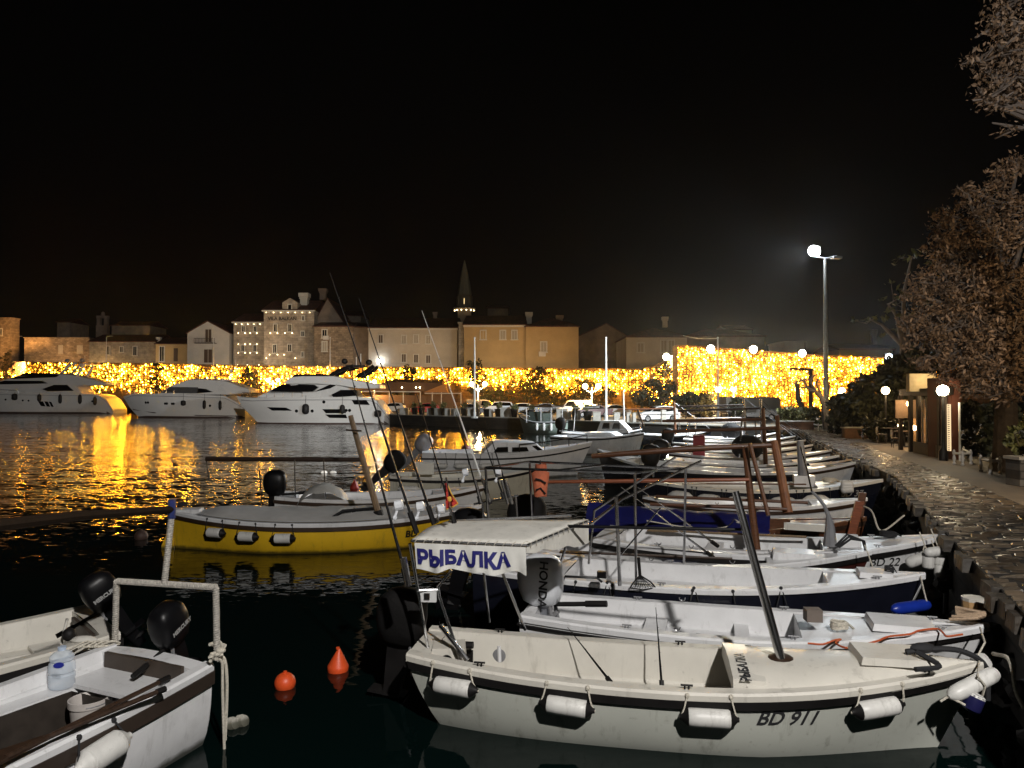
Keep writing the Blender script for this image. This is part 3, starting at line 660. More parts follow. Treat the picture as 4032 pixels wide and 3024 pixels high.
def small_tree(name, label, base, h, w, leafm, seed, cat='tree', per=26, nc=46, lean=0., trunk=True, s=.32, group=None):
    rr = random.Random(seed); rt = thing(name, label, cat, base, group=group); mb = MB(); th = h * (.42 if trunk else .1)
    tp = MB(); tp.tube([(0, 0, -.05), (lean * .3, .02, th * .5), (lean * .6, 0, th)], [.11 * h / 4, .085 * h / 4, .07 * h / 4], 7)
    cl = []
    for i in range(nc):
        a = rr.uniform(0, 6.28); q = rr.random() ** .5; z = rr.random()
        r_ = w * .5 * q * (1 - .55 * (2 * z - 1) ** 2)
        c = (lean + r_ * math.cos(a), r_ * math.sin(a), th * .8 + (h - th * .8) * z); cl.append((c, w * rr.uniform(.09, .17)))
        if i % 4 == 0: tp.tube([(lean * .6, 0, th * rr.uniform(.8, 1)), ((lean * .6 + c[0]) / 2, c[1] / 2, (th + c[2]) / 2 + .1), c], [.045 * h / 4, .03 * h / 4, .012], 5)
    tp.build('trunk', BARK, rt); crown_leaves(mb, cl, rr, s, per); mb.build('crown', leafm, rt, smooth=False); return rt
# ================================================================ quay furniture
def gp(px, Y): p = aty(px, 1600, Y); return Vector((p.x, Y, ZQ))
def glamp(label, px, py, Y, twin, pxpost, col=(1, .62, .25), power=2200, gap=50, r=.26, group='globe lamps along the far quay', em=None):
    Y = far(Y, px); p = aty(px, py, Y); b = aty(pxpost, py, Y); rt = thing('street_lamp', label, 'street lamp', (b.x, Y, ZQ), group=group)
    h = p.z - ZQ
    pole = MB().tube([(0, 0, 0), (0, 0, .5), (0, 0, h - .1)], [.1, .06, .045], 8); pole.lathe([(.16, 0), (.16, .3), (.08, .4)], n=8)
    if twin:
        g = gap * Y / F
        pole.tube([(-g, 0, h - .28), (-g * .5, 0, h - .5), (0, 0, h - .55), (g * .5, 0, h - .5), (g, 0, h - .28)], .035, 6)
    pole.build('pole', STEELP, rt)
    gm = em or emit('globe_glow', (1, .74, .38), 26)
    for s_ in ((-1, 1) if twin else (0,)):
        g = s_ * gap * Y / F; MB().ball((g, 0, h), r, 12, 8).build('globe', gm, rt)
        MB().lathe([(r * .4, h + r * .9), (r * .7, h + r * 1.05), (.02, h + r * 1.35)], c=(g, 0, 0), n=10).build('cap', BLACK, rt)
    lamp('globe_light', 'POINT', (b.x, Y - .1, ZQ + h - r - .45), power, col, .3)
glamp('twin globe lamp between the left and middle yacht superstructures', 375, 1481, 104, True, 375, gap=17)
glamp('twin globe lamp just left of the near yacht flybridge', 1075, 1496, 92, True, 1075, gap=20)
glamp('single globe lamp over the near yacht stern', 1474, 1503, 90, False, 1474)
glamp('twin globe lamp beside the flagpole behind the dark sedan', 1883, 1512, 78, True, 1883, gap=26, power=3800)
glamp('twin globe lamp left of the tall flagpole near the pilot boat', 2330, 1521, 72, True, 2330, gap=26, power=3800)
glamp('single globe lamp in front of the bright wall left of the white truck body', 2828, 1534, 62, False, 2828, power=900)
glamp('small globe lamp behind the truck body with a dark cap', 2888, 1534, 66, False, 2888, power=600, r=.2)
def pole_flag(label, px, ptop, pbot, Y, arm=False):
    Y = far(Y, px) if Y > 80 else Y; t = aty(px, ptop, Y); rt = thing('flagpole', label, 'flagpole', (t.x, Y, ZQ), group='pale poles along the far quay'); h = t.z - ZQ
    MB().lathe([(.09, 0), (.075, h * .5), (.045, h)], n=8).build('pole', STEELP, rt)
    MB().lathe([(.28, 0), (.28, .12), (.12, .16), (.12, .5)], n=10).build('base_plate', STEELP, rt)
    if arm: MB().tube([(0, 0, h - .05), (.6, 0, h + .1), (1.2, 0, h + .12)], .035, 6).build('arm', STEELP, rt)
    else: MB().ball((0, 0, h), .08, 8, 6).build('finial', STEELP, rt)
pole_flag('leftmost pale pole with a short arm near the tower house', 66, 1326, 1470, 112, True)
pole_flag('pale pole with a curved arm in front of the low grey house', 419, 1326, 1560, 101, True)
pole_flag('thin pale pole in front of the ochre annexe', 841, 1330, 1432, 98)
pole_flag('thin pale pole before the stone house with the air conditioner', 1300, 1329, 1440, 96)
pole_flag('white flagpole standing between planters on the quay edge', 1869, 1331, 1640, 61.5)
pole_flag('white flagpole left of the tall dark tree by the quay', 2386, 1331, 1630, 51)
pole_flag('mast with a cable to the left rising before the bright wall', 2826, 1330, 1600, 58, False)
cbl = MB(); a = aty(2826, 1333, 58); b = aty(2690, 1322, 74); cbl.tube([a, (a + b) / 2 - Vector((0, 0, .15)), b], .02, 4)
tag(cbl.build('cable', STEELP), 'thin cable running left from the mast before the bright wall', 'cable')
# white blocks, dark planters with shrubs
def qz(px, up=0): # foot on the far quay a little behind the kerb at photo column px
    y = interp([(1535, 1633), (2000, 1646), (2400, 1663), (2808, 1676)], px) - 3
    return atz(px, y, ZQ)
blocks = [(1590, 34), (1725, 30), (1762, 22), (1800, 26), (1852, 22), (1934, 16), (1990, 40), (2010, 18), (2213, 44), (2243, 14), (2350, 30), (2430, 24), (2475, 14), (2498, 12), (2614, 18), (1782, 14), (1690, 18), (2278, 14)]
bl = ['pale concrete block %s' % s for s in ('at the near yacht stern', 'under the red car bonnet', 'left of the dark planters by the red car', 'behind the red car rear', 'between the red car and the flagpole', 'just right of the flagpole base', 'left of the pilot boat cockpit', 'narrow and close behind the pilot boat bow', 'wide one right of the pilot boat', 'slim one beside the bushy planter', 'before the dark red sedan', 'behind the white sloop mast', 'thin one left of the white hatchback', 'thinnest one touching the white hatchback nose', 'tall one in front of the white hatchback rear wheel', 'small one under the red car middle', 'low one left of the red car', 'little one at the bushy planter foot')]
for (px, w), lb in zip(blocks, bl):
    p = qz(px); h = (.62 if w < 40 else .78) * (1.35 if px == 2614 else 1); ww = w * p.y / F
    rt = thing('concrete_block', lb, 'concrete block', p, group='pale blocks along the far quay')
    mb = MB(); mb.box((0, .15, h / 2), (ww, .4, h), taper=.97); mb.build('block', CONC, rt, smooth=False)
    MB().box((0, .15, h + .025), (ww * 1.06, .46, .05)).build('top_slab', CONC, rt, smooth=False)
pots = [1632, 1660, 1828, 1708, 1875, 1917, 1962, 2026, 2090, 2268, 2315, 1746]
pl_ = ['dark planter with a leafy shrub %s' % s for s in ('right of the near yacht stern', 'second from the near yacht stern', 'left of the flagpole by the red car', 'below the red car windscreen', 'directly at the flagpole foot', 'between flagpole and tan van', 'in front of the tan van', 'left of the pilot boat stern rail', 'behind the pilot boat cabin', 'right of the widest concrete block', 'in front of the dark red sedan', 'under the red car door')]
for i, (px, lb) in enumerate(zip(pots, pl_)):
    p = qz(px); rt = thing('planter', lb, 'planter', p + Vector((0, .2, 0)), group='planters along the far quay'); rr = random.Random(100 + i)
    MB().lathe([(.24, 0), (.33, .62), (.36, .64), (.36, .7), (.3, .7), (.28, .6)], n=12).build('pot', BLACK, rt)
    mb = MB(); sz = rr.uniform(.28, .5)
    crown_leaves(mb, [((rr.uniform(-.2, .2), rr.uniform(-.2, .2), .75 + rr.uniform(0, sz)), .2) for _ in range(8)], rr, .17, 22); mb.build('shrub', LEAFG, rt, smooth=False)
# trees and bushes of the car park: (px centre, py top, py bottom, px width, Y, kind, label)
veg = [(535 * 1.823, 1470, 1545, 110, 96, LEAFD, True, 'dark bushy tree in front of the hotel left of the near yacht'),
       (620, 1432, 1560, 66, 99, LEAFD, True, 'dark tree gap in the fairy lights behind the middle yacht'),
       (985, 1442, 1500, 60, 99, LEAFD, True, 'dark tree before the fairy lights under the hotel wing'),
       (24, 1385, 1478, 66, 98, LEAFD, True, 'shaggy tree at the foot of the orange tower house'),
       (1612, 1442, 1580, 74, 92, LEAFD, True, 'dark slim tree behind the awning roof'),
       (1872, 1418, 1560, 96, 84, LEAFD, True, 'dark round tree behind the flagpole and twin globe lamp'),
       (2120, 1446, 1600, 130, 80, LEAFD, True, 'wide dark tree breaking up the fairy lights behind the pilot boat'),
       (2075, 1498, 1610, 190, 74, LEAFG, True, 'broad low tree over the parked vans'),
       (1940, 1520, 1600, 110, 74, LEAFG, False, 'reddish bush row end beside the tan van'),
       (2290, 1496, 1600, 110, 70, LEAFG, True, 'dark tree behind the twin lamp left of the second flagpole'),
       (2350, 1530, 1610, 190, 68, LEAFD, False, 'low hedge like bush behind the dark red sedan'),
       (2570, 1506, 1625, 190, 62, LEAFD, True, 'big dark tree mass behind the white hatchback'),
       (2700, 1545, 1640, 90, 60, LEAFD, True, 'small dark tree before the foot of the bright wall'),
       (2760, 1550, 1612, 130, 64, LEAFD, False, 'dark bush left of the globe lamp before the bright wall'),
       (2905, 1566, 1625, 58, 50, LEAFD, True, 'small round headed tree in front of the white truck body'),
       (1560, 1540, 1610, 90, 80, LEAFD, False, 'dark bush under the awning left end'),
       (2210, 1540, 1600, 130, 74, LEAFG, False, 'brownish bush behind the parked cars near the pilot boat bow'),
       (2630, 1436, 1530, 120, 84, LEAFD, True, 'dark tree below the floodlight where the wall steps up')]
for i, (px, pt, pb, pw_, Y, lm, tr, lb) in enumerate(veg):
    Y = wallY(px) - 5 - (i % 3) if px < 2560 else Y
    t = aty(px, pt, Y); h = t.z - ZQ
    small_tree('small_tree' if tr else 'bush', lb, (t.x, Y, ZQ), h, pw_ * Y / F, lm, 300 + i, cat='tree' if tr else 'bush', trunk=tr, per=22, nc=44, s=.3, lean=.15 if i % 3 == 0 else 0)
# restaurant awning with a light frame
a = aty(1430, 1560, 98); rt = thing('awning', 'dark restaurant awning with an orange lit end on a white frame', 'awning', (a.x, 98, 0)); q = lambda px, py: aty(px, py, 98) - Vector((a.x, 98, 0))
rf = MB(); A, B, C_, D_ = q(1420, 1534), q(1540, 1505), q(1740, 1507), q(1760, 1545)
rf.add([A, B, C_, D_, A + Vector((0, 3, .0)), B + Vector((0, 3, .5)), C_ + Vector((0, 3, .5)), D_ + Vector((0, 3, 0))], [(0, 1, 5, 4), (1, 2, 6, 5), (2, 3, 7, 6), (0, 3, 2, 1), (4, 5, 6, 7)])
rf.build('roof', mat('brown_awning_cloth', (.12, .06, .03), .9), rt, smooth=False)
e1 = MB(); e1.prism([(1668, 1545), (1750, 1512), (1765, 1545)], lambda p: q(p[0], p[1]) + Vector((0, -.4, 0)), lambda p: q(p[0], p[1]) + Vector((0, -.2, 0)))
e1.build('end_flap', mat('orange_awning_cloth', (.45, .2, .06), .8), rt, smooth=False)
fr = MB()
za = q(1420, 1541).z
fr.tube([q(1415, 1541), q(1655, 1543)], .07, 5); fr.tube([q(1672, 1549), q(1815, 1549)], .07, 5)
for px in (1475, 1533, 1588, 1655, 1702, 1738, 1815): v_ = q(px, 1545); fr.tube([v_, (v_.x, v_.y, ZQ)], .06, 5)
fr.build('frame', STEELP, rt)
MB().box((q(1620, 1560).x, 2.2, ZQ + 1), (11, .2, 2.0)).build('back_wall', mat('awning_back', (.16, .09, .045), .8), rt, smooth=False)
for i, px in enumerate((1497, 1515, 1585, 1640, 1655)): MB().ball(q(px, 1526) + Vector((0, -.5, 0)), .1, 6, 5).build('bulb', LAMPW, rt)
# ---------------------------------------------------------------- cars
def car_template(kind):
    rt = thing('parked_car', 'car', 'car')
    if kind == 'hatch':
        body = [(-2.0, .32), (-1.98, .62), (-1.85, .86), (-1.0, .98), (-.25, 1.42), (.5, 1.52), (1.45, 1.44), (1.85, 1.12), (2.0, .8), (2.0, .4), (1.9, .28), (-1.9, .26)]
        sidew = [(-.95, .98), (-.22, 1.36), (.45, 1.43), (1.2, 1.38), (1.45, 1.06), (.6, 1.0)]; Lw = (-1.25, 1.2)
        wsh = [(-.98, 1.0), (-.27, 1.41)]; rear = [(1.5, 1.42), (1.87, 1.1)]
    elif kind == 'suv':
        body = [(-2.15, .4), (-2.15, .85), (-2.0, 1.0), (-1.05, 1.08), (-.55, 1.62), (.2, 1.7), (1.85, 1.66), (2.05, 1.1), (2.1, .5), (2.0, .36), (-2.0, .34)]
        sidew = [(-.95, 1.1), (-.5, 1.55), (.3, 1.6), (1.7, 1.57), (1.85, 1.12)]; Lw = (-1.35, 1.3)
        wsh = [(-1.03, 1.1), (-.57, 1.6)]; rear = [(1.87, 1.62), (2.05, 1.12)]
    elif kind == 'van':
        body = [(-2.2, .4), (-2.2, .9), (-2.05, 1.05), (-1.5, 1.15), (-.95, 1.8), (-.4, 1.92), (2.15, 1.9), (2.25, 1.0), (2.25, .45), (2.1, .34), (-2.05, .34)]
        sidew = [(-1.4, 1.16), (-.92, 1.72), (-.1, 1.78), (.1, 1.14)]; Lw = (-1.4, 1.4)
        wsh = [(-1.48, 1.18), (-.97, 1.78)]; rear = [(2.16, 1.8), (2.22, 1.25)]
    else:
        body = [(-2.2, .35), (-2.2, .62), (-2.05, .8), (-1.0, .92), (-.35, 1.36), (.35, 1.45), (.95, 1.38), (1.55, 1.0), (2.2, .92), (2.25, .6), (2.2, .36), (2.0, .28), (-2.0, .28)]
        sidew = [(-.95, .94), (-.3, 1.3), (.35, 1.38), (.85, 1.32), (1.3, 1.0)]; Lw = (-1.35, 1.35)
        wsh = [(-.98, .95), (-.37, 1.35)]; rear = [(.98, 1.36), (1.52, 1.02)]
    q = .75
    def hw(z): return (.86 if z < .95 else .86 - (z - .95) * .32)
    bm_ = MB(); n = len(body); vs = []
    lay = [(-1, 1.0), (-.88, 1.06), (.88, 1.06), (1, 1.0)]
    for s_, k in lay:
        for x, z in body:
            vs.append((x * q * (1 if abs(s_) < 1 else .985), s_ * hw(z) * q, (z if abs(s_) < 1 else z * .985 + .01) * q))
    fs = [tuple(range(n - 1, -1, -1)), tuple(range(3 * n, 4 * n))]
    for r_ in range(3):
        for k in range(n): fs.append((r_ * n + k, r_ * n + (k + 1) % n, (r_ + 1) * n + (k + 1) % n, (r_ + 1) * n + k))
    bm_.add(vs, fs); bm_.build('body', mat('car_white', (.55, .54, .52), .3, var=.03, coat=.6), rt, ang=28)
    for s_ in (-1, 1):
        mb = MB(); mb.prism(sidew, lambda p: Vector((p[0] * q, s_ * (hw(p[1]) - .02) * q, p[1] * q)), lambda p: Vector((p[0] * q, s_ * (hw(p[1]) + .006) * q, p[1] * q)))
        mb.build('side_window', GLASS, rt, smooth=False)
        pil = MB(); xm = (sidew[1][0] + sidew[-2][0]) / 2 + .15; pil.box((xm * q, s_ * (hw(1.25) + .014) * q, 1.22 * q), (.07, .03, .36 * q)); 
        for x in Lw:
            w = MB(); w.lathe([(.1, -.09), (.31, -.09), (.33, -.05), (.33, .06), (.29, .09), (.1, .09)], c=(x * q, s_ * .78 * q, .32 * q), n=16, M=Matrix.Rotation(R(90), 3, 'X') @ Matrix.Scale(.75, 3)); wo = w.build('wheel', BLACK, rt)
            MB().lathe([(.02, -.1), (.2, -.1), (.2, .1), (.02, .1)], c=(x * q, s_ * .785 * q, .32 * q), n=10, M=Matrix.Rotation(R(90), 3, 'X') @ Matrix.Scale(.75, 3)).build('rim', STEEL, wo)
    for nm, (p0, p1), sg in (('windscreen', wsh, -1), ('rear_window', rear, 1)):
        v_ = [];
        for (x, z), f_ in ((p0, .92), (p1, .9)):
            for s_ in (-1, 1): v_.append((x * q + sg * .012, s_ * hw(z) * .93 * q, z * q + .012))
        MB().add(v_, [(0, 1, 3, 2)]).build(nm, GLASS, rt, smooth=False)
    zl = body[1][1] + .06; xb = body[0][0]
    for s_ in (-1, 1):
        MB().box(((xb + .06) * q, s_ * .62 * q, zl * q), (.14 * q, .34 * q, .15 * q)).build('headlight', mat('headlamp_glass', (.6, .6, .58), .15), rt, smooth=False)
        xe = max(b_[0] for b_ in body); MB().box(((xe - .04) * q, s_ * .66 * q, .85 * q), (.12 * q, .24 * q, .22 * q)).build('tail_light', mat('tail_lamp', (.3, .01, .008), .2), rt, smooth=False)
    MB().box((0, 0, .22 * q), (3.6 * q, 1.4 * q, .14 * q)).build('underbody', BLACK, rt, smooth=False)
    return rt
tmpl = {k: car_template(k) for k in ('hatch', 'suv', 'van', 'sedan')}
PAINT = {'white': mat('car_white'), 'red': mat('car_red', (.4, .015, .01), .28, var=.05, coat=.7), 'dark': mat('car_dark', (.03, .025, .025), .25, var=.05, coat=.7), 'tan': mat('car_tan', (.35, .28, .2), .35, var=.05, coat=.4),
         'silver': mat('car_silver', (.38, .37, .36), .28, .5, var=.04), 'maroon': mat('car_maroon', (.12, .02, .015), .28, var=.05, coat=.6)}
cars = [('hatch', 'white', 2595, 1662, 12, 'white hatchback parked alone close to the quay edge'),
        ('suv', 'white', 2752, 1642, 12, 'white estate car nose left before the bright wall'), ('van', 'white', 2826, 1640, 176, 'small pale van right of the white estate car'),
        ('sedan', 'dark', 2905, 1644, 10, 'dark sedan between the pale van and the silver off roader'), ('suv', 'silver', 2993, 1655, 165, 'silver off roader with a spare wheel cover on its tail'),
        ('hatch', 'red', 1669, 77, 8, 'bright red car behind the white blocks'), ('hatch', 'white', 1540, 82, -6, 'pale car half hidden by the near yacht stern'),
        ('sedan', 'dark', 1838, 72, 10, 'dark sedan left of the flagpole'), ('van', 'tan', 1898, 79, 172, 'tan van right of the flagpole'),
        ('suv', 'white', 1958, 77, 10, 'white off roader beside the tan van'), ('hatch', 'white', 2040, 76, 14, 'white car roof above the pilot boat stern'),
        ('van', 'white', 2262, 72, 8, 'white van behind the bushy planter'), ('sedan', 'maroon', 2335, 64, 8, 'dark red sedan before the second flagpole'),
        ('sedan', 'white', 2412, 66, 10, 'white sedan right of the second flagpole'), ('hatch', 'dark', 2130, 74, 12, 'dark hatchback behind the pilot boat canopy')]
used = set()
for kind, col, px, py, rz, lb in cars:
    p = aty(px, 1600, py) if py < 200 else atz(px, py, ZQ); p.z = ZQ
    o = tmpl[kind] if kind not in used else dup(tmpl[kind]); used.add(kind)
    o.location = p + Vector((0, .75, 0)); o.rotation_euler = (0, 0, R(rz)); o['label'] = lb; o['group'] = 'cars parked along the quay'
    recolor(o, 'body', PAINT[col])
    if 'spare' in lb: MB().lathe([(.02, 0), (.3, 0), (.32, .05), (.3, .12), (.02, .13)], c=(1.6, 0, .68), n=14, M=Matrix.Rotation(R(90), 3, 'Y')).build('spare_wheel', STEELP, o)
# white box truck body beside the wall
a = aty(2860, 1560, 56); b = aty(3073, 1560, 56); zt = aty(2860, 1563, 56).z
rt = thing('truck_body', 'long pale truck body with a ribbed right half before the bright wall', 'truck', (a.x, 56, ZQ)); wv = b.x - a.x
MB().box((wv / 2, 1, .3 + (zt - ZQ) / 2), (wv, 2, zt - ZQ - .6)).build('cargo_box', WPLAS, rt, smooth=False)
rb = MB()
for i in range(14): rb.box((wv * (.64 + .026 * i), -.02, .3 + (zt - ZQ) / 2), (.05, .05, zt - ZQ - .7))
rb.build('ribs', WPLAS, rt, smooth=False)
MB().box((wv / 2, 1, .32), (wv * .95, 1.6, .3)).build('chassis', BLACK, rt, smooth=False)
for x in (.12, .2, .8, .9): MB().lathe([(.05, -.12), (.34, -.12), (.34, .12), (.05, .12)], c=(wv * x, .15, .34), n=12, M=Matrix.Rotation(R(90), 3, 'X')).build('wheel', BLACK, rt)

# ================================================================ yachts
YW = mat('yacht_white', (.52, .51, .49), .28, var=.05, vs=.4)
YB = mat('yacht_boot_stripe', (.05, .03, .025), .4)
def yacht(label, conv, Y, stem, sheer, wl, beam, solids, decals, fend, portholes, extra=None, stripe=None, yaw=0.):
    """conv: crop px -> photo px; profile points traced on the near side, placed Y metres away with a real beam"""
    p0 = aty(*conv(*sheer[0]), Y); pe = aty(*conv(*sheer[-1]), Y)
    rt = thing('motor_yacht', label, 'yacht', (p0.x, Y + beam / 2, 0), R(yaw), group='white motor yachts moored along the far quay')
    X = lambda x, y: aty(*conv(x, y), Y).x - p0.x
    Z = lambda x, y: aty(*conv(x, y), Y).z
    L = pe.x - p0.x
    sh = [(X(*q), Z(*q)) for q in sheer]; st = [(X(*q), Z(*q)) for q in stem]   # stem: (x at z) from sheer down to the waterline
    stz = sorted((z, x) for x, z in st)
    bz = stz[0][0]
    def xs(z): return interp(stz, z)
    def hbm(u, z):
        t = max(0, min(1, u)); f = (1 - (1 - min(1, t / .5)) ** 2.1) if t < .5 else 1 - .1 * ((t - .5) / .5) ** 2
        zz = max(0, min(1, (z + .6) / 2.6))
        fl = lerp(.62 + .3 * min(1, t / .5), 1, zz ** .8)
        return beam / 2 * f * fl
    def surf(x, z, off=0.):   # near side of the hull
        x0 = xs(z); u = (x - x0) / (L - x0); return Vector((x, -hbm(u, z) - off, z))
    mb = MB(); nu, nz = 34, 9
    for s_ in (-1, 1):
        rows = []
        for i in range(nu + 1):
            u = (i / nu) ** 1.35; row = []
            zt = None
            for k in range(nz + 1):
                xx = u * L; zs = interp(sh, xx)
                z = lerp(-.6, zs, k / nz); x0 = xs(z); x = x0 + u * (L - x0)
                row.append((x, s_ * hbm(u, z), z))
            rows.append(row)
        mb.grid(rows, fm=lambda c: 1 if c.z < .12 else 0)
        if s_ == -1: last = rows[-1]
        else: mb.grid([last, rows[-1]])
    deck = []
    for i in range(nu + 1):
        u = (i / nu) ** 1.35; zs = interp(sh, u * L) - .02; x0 = xs(zs); x = x0 + u * (L - x0); h = hbm(u, zs)
        deck.append([(x, -h, zs), (x, 0, zs + .1), (x, h, zs)])
    mb.build('hull', [YW, YB], rt); dk = MB().grid(deck).build('deck', YW, rt)
    rs = []
    for i in range(2, nu + 1):
        u = (i / nu) ** 1.35; zs = interp(sh, u * L) - .28; x0 = xs(zs); x = x0 + u * (L - x0); h = hbm(u, zs)
        rs.append((x, -h - .02, zs))
    MB().tube(rs, .035, 5).build('rub_rail', GREY, rt)
    if stripe:
        sp = []
        for x, y in stripe: q = surf(X(x, y), Z(x, y), .01); sp.append(q)
        MB().tube(sp, .06, 5).build('boot_stripe', YB, rt)
    for nm, poly, h0, h1, m in solids:
        zs = [Z(*q) for q in poly]; zl, zh = min(zs), max(zs)
        mb = MB(); n = len(poly)
        def hwz(z, x): 
            taper = min(1., max(.35, (x - xs(1.5)) / (L * .4)))
            return lerp(h0, h1, (z - zl) / max(.01, zh - zl)) * beam / 2 * taper
        P = [(X(*q), Z(*q)) for q in poly]; vs = []
        for s_ in (-1, -.8, .8, 1):
            for x, z in P:
                w_ = hwz(z, x); cxm = sum(a_ for a_, _ in P) / n
                vs.append((cxm + (x - cxm) * (1 if abs(s_) < 1 else .985), s_ * w_, z - (0 if abs(s_) < 1 else .04 * (z - zl))))
        fs = [tuple(range(n - 1, -1, -1)), tuple(range(3 * n, 4 * n))]
        for r_ in range(3):
            for k in range(n): fs.append((r_ * n + k, r_ * n + (k + 1) % n, (r_ + 1) * n + (k + 1) % n, (r_ + 1) * n + k))
        mb.add(vs, fs); mb.build(nm, m, rt, ang=25)
    for nm, poly in decals:
        for sd in (1, -1):
            mb = MB(); mb.prism(poly, lambda q: (lambda v: Vector((v.x, v.y * sd, v.z)))(surf(X(*q), Z(*q), .06)), lambda q: (lambda v: Vector((v.x, v.y * sd, v.z)))(surf(X(*q), Z(*q), -.05)))
            mb.build(nm, GLASS, rt, smooth=False)
    for x, y in portholes:
        v = surf(X(x, y), Z(x, y), 0); MB().lathe([(.02, -.03), (.14, -.03), (.16, .03), (.02, .03)], c=v, n=12, M=Matrix.Rotation(R(90), 3, 'X')).build('porthole', GLASS, rt)
    rail = MB(); rp_ = []
    for i in range(3, int(nu * .62), 2):
        u = (i / nu) ** 1.35; zs = interp(sh, u * L); x0 = xs(zs); x = x0 + u * (L - x0); h = hbm(u, zs) - .12
        for s_ in (-1, 1): rail.tube([(x, s_ * h, zs - .05), (x, s_ * h, zs + .5)], .022, 4)
        rp_.append((x, h, zs + .5))
    rail.tube([(x, -h, z) for x, h, z in rp_], .026, 5); rail.tube([(x, h, z) for x, h, z in rp_], .026, 5)
    rail.build('handrail', STEEL, rt)
    if extra: extra(rt, X, Z, beam)
    for (x, y, w_, h_), lb in fend:
        v = surf(X(x, y), Z(x, y), .16); c = rt.location + v; hh = h_ * .4557 * Y / F / 2; r_ = w_ * .4557 * Y / F / 2
        ft = thing('yacht_fender', lb, 'fender', c, group='black fenders hanging on the yachts')
        MB().lathe([(.03, -hh), (r_ * .7, -hh * .85), (r_, -hh * .5), (r_, hh * .5), (r_ * .7, hh * .85), (.05, hh)], n=12).build('body', BLACK, ft)
        MB().tube([(0, 0, hh), (0, .1, interp(sh, v.x) - v.z + .2)], .02, 4).build('rope', ROPEB, ft)
    return rt
def arch(pts_l, pts_r, domes, mast):
    def f(rt, X, Z, beam):
        mb = MB()
        for s_ in (-1, 1):
            for pts in (pts_l, pts_r):
                if pts: mb.tube([(X(*q), s_ * beam * .27, Z(*q)) for q in pts], .22, 6)
        top = pts_l[-1]; mb.box((X(*top) + .2, 0, Z(*top)), (2.0, beam * .56, .22)); mb.build('radar_arch', f.m, rt)
        for (x, y, r_) in domes: MB().ball((X(x, y), -.5 if len(domes) > 1 else 0, Z(x, y)), (r_, r_, r_ * .9), 12, 8).build('radar_dome', f.dm, rt)
        ms = MB()
        for x, y0, y1 in mast: ms.tube([(X(x, y0), .2, Z(x, y0)), (X(x, y1), .2, Z(x, y1))], .035, 5)
        ms.build('antenna', STEELP, rt)
    f.m = GLOSS; f.dm = BLACK; return f
ex = arch([(860, 1050), (940, 1000), (1060, 965)], [(1090, 1060), (1180, 1010), (1240, 965)], [(970, 920, .33), (1185, 930, .33)], [(1100, 940, 850), (1060, 960, 880), (1180, 940, 890)])
yacht('large white motor yacht nearest to the quay steps with long dark windscreen', c2, 74, [(0, 1235), (35, 1300), (75, 1350), (180, 1455)], [(0, 1235), (150, 1246), (450, 1238), (1000, 1236), (1190, 1238), (1262, 1252), (1300, 1300), (1385, 1408)], None, 4.4,
      [('deckhouse', [(190, 1240), (300, 1182), (420, 1126), (560, 1120), (900, 1125), (1020, 1150), (1110, 1240)], .84, .74, YW),
       ('windscreen', [(305, 1190), (425, 1124), (470, 1118), (730, 1128), (765, 1150), (720, 1188), (560, 1188)], .86, .78, GLASS),
       ('side_window', [(735, 1190), (870, 1122), (935, 1124), (870, 1160)], .87, .79, GLASS),
       ('saloon_window', [(880, 1215), (960, 1172), (1060, 1172), (1105, 1225), (900, 1238)], .88, .82, GLASS),
       ('flybridge', [(440, 1118), (505, 1062), (620, 1052), (900, 1052), (1020, 1076), (1300, 1128), (1305, 1160), (1120, 1160), (930, 1130), (760, 1118)], .8, .84, YW),
       ('flybridge_screen', [(505, 1064), (550, 1036), (800, 1033), (850, 1056)], .76, .66, GLASS)],
      [('hull_window', [(310, 1325), (490, 1328), (545, 1355), (360, 1354)]), ('hull_window', [(810, 1341), (1012, 1341), (1012, 1376), (842, 1376)]), ('hull_window', [(835, 1387), (1012, 1387), (1025, 1419), (872, 1416)]), ('hull_window', [(1065, 1263), (1190, 1263), (1220, 1305), (1086, 1300)])],
      [((668, 1340, 62, 92), 'black fender under the windscreen of the near yacht'), ((985, 1342, 46, 82), 'black fender beside the twin hull windows of the near yacht'), ((1288, 1380, 62, 62), 'round black fender at the stern of the near yacht')],
      [(583, 1357), (722, 1357), (1015, 1352), (1044, 1352), (824, 1279)], ex, yaw=0)
ex = arch([(1850, 1110), (1900, 1085)], None, [(1935, 1000, .2)], [(1935, 1100, 940), (1790, 1090, 1050), (1975, 1010, 905)]); ex.m = YW; ex.dm = YW
yacht('middle white motor yacht with a dark red waterline stripe', c1, 96, [(985, 1237), (1050, 1340), (1125, 1420)], [(985, 1237), (1100, 1205), (1500, 1212), (1940, 1225), (2110, 1320)], None, 4.6,
      [('deckhouse', [(1330, 1215), (1440, 1135), (1620, 1080), (1760, 1078), (1950, 1100), (2150, 1170), (2150, 1196), (1960, 1215)], .82, .7, YW),
       ('windscreen', [(1362, 1200), (1445, 1146), (1690, 1150), (1690, 1203)], .845, .78, mat('grey_tinted_glass', (.06, .06, .06), .1)),
       ('side_window', [(1700, 1158), (1765, 1165), (1822, 1192), (1700, 1202)], .845, .8, GLASS),
       ('flybridge_screen', [(1590, 1085), (1640, 1074), (1760, 1074), (1760, 1085)], .7, .6, GREY)],
      [], [((1588, 1288, 42, 48), 'black round fender on the middle yacht bow half'), ((1768, 1302, 28, 78), 'long black fender on the middle yacht'), ((1903, 1308, 28, 84), 'long black fender close to the middle yacht stern')],
      [(1235, 1284), (1258, 1284), (1422, 1293), (1438, 1293), (1486, 1294), (1500, 1294), (1813, 1311)], ex, stripe=[(1075, 1345), (1300, 1372), (1700, 1395), (2090, 1402)])
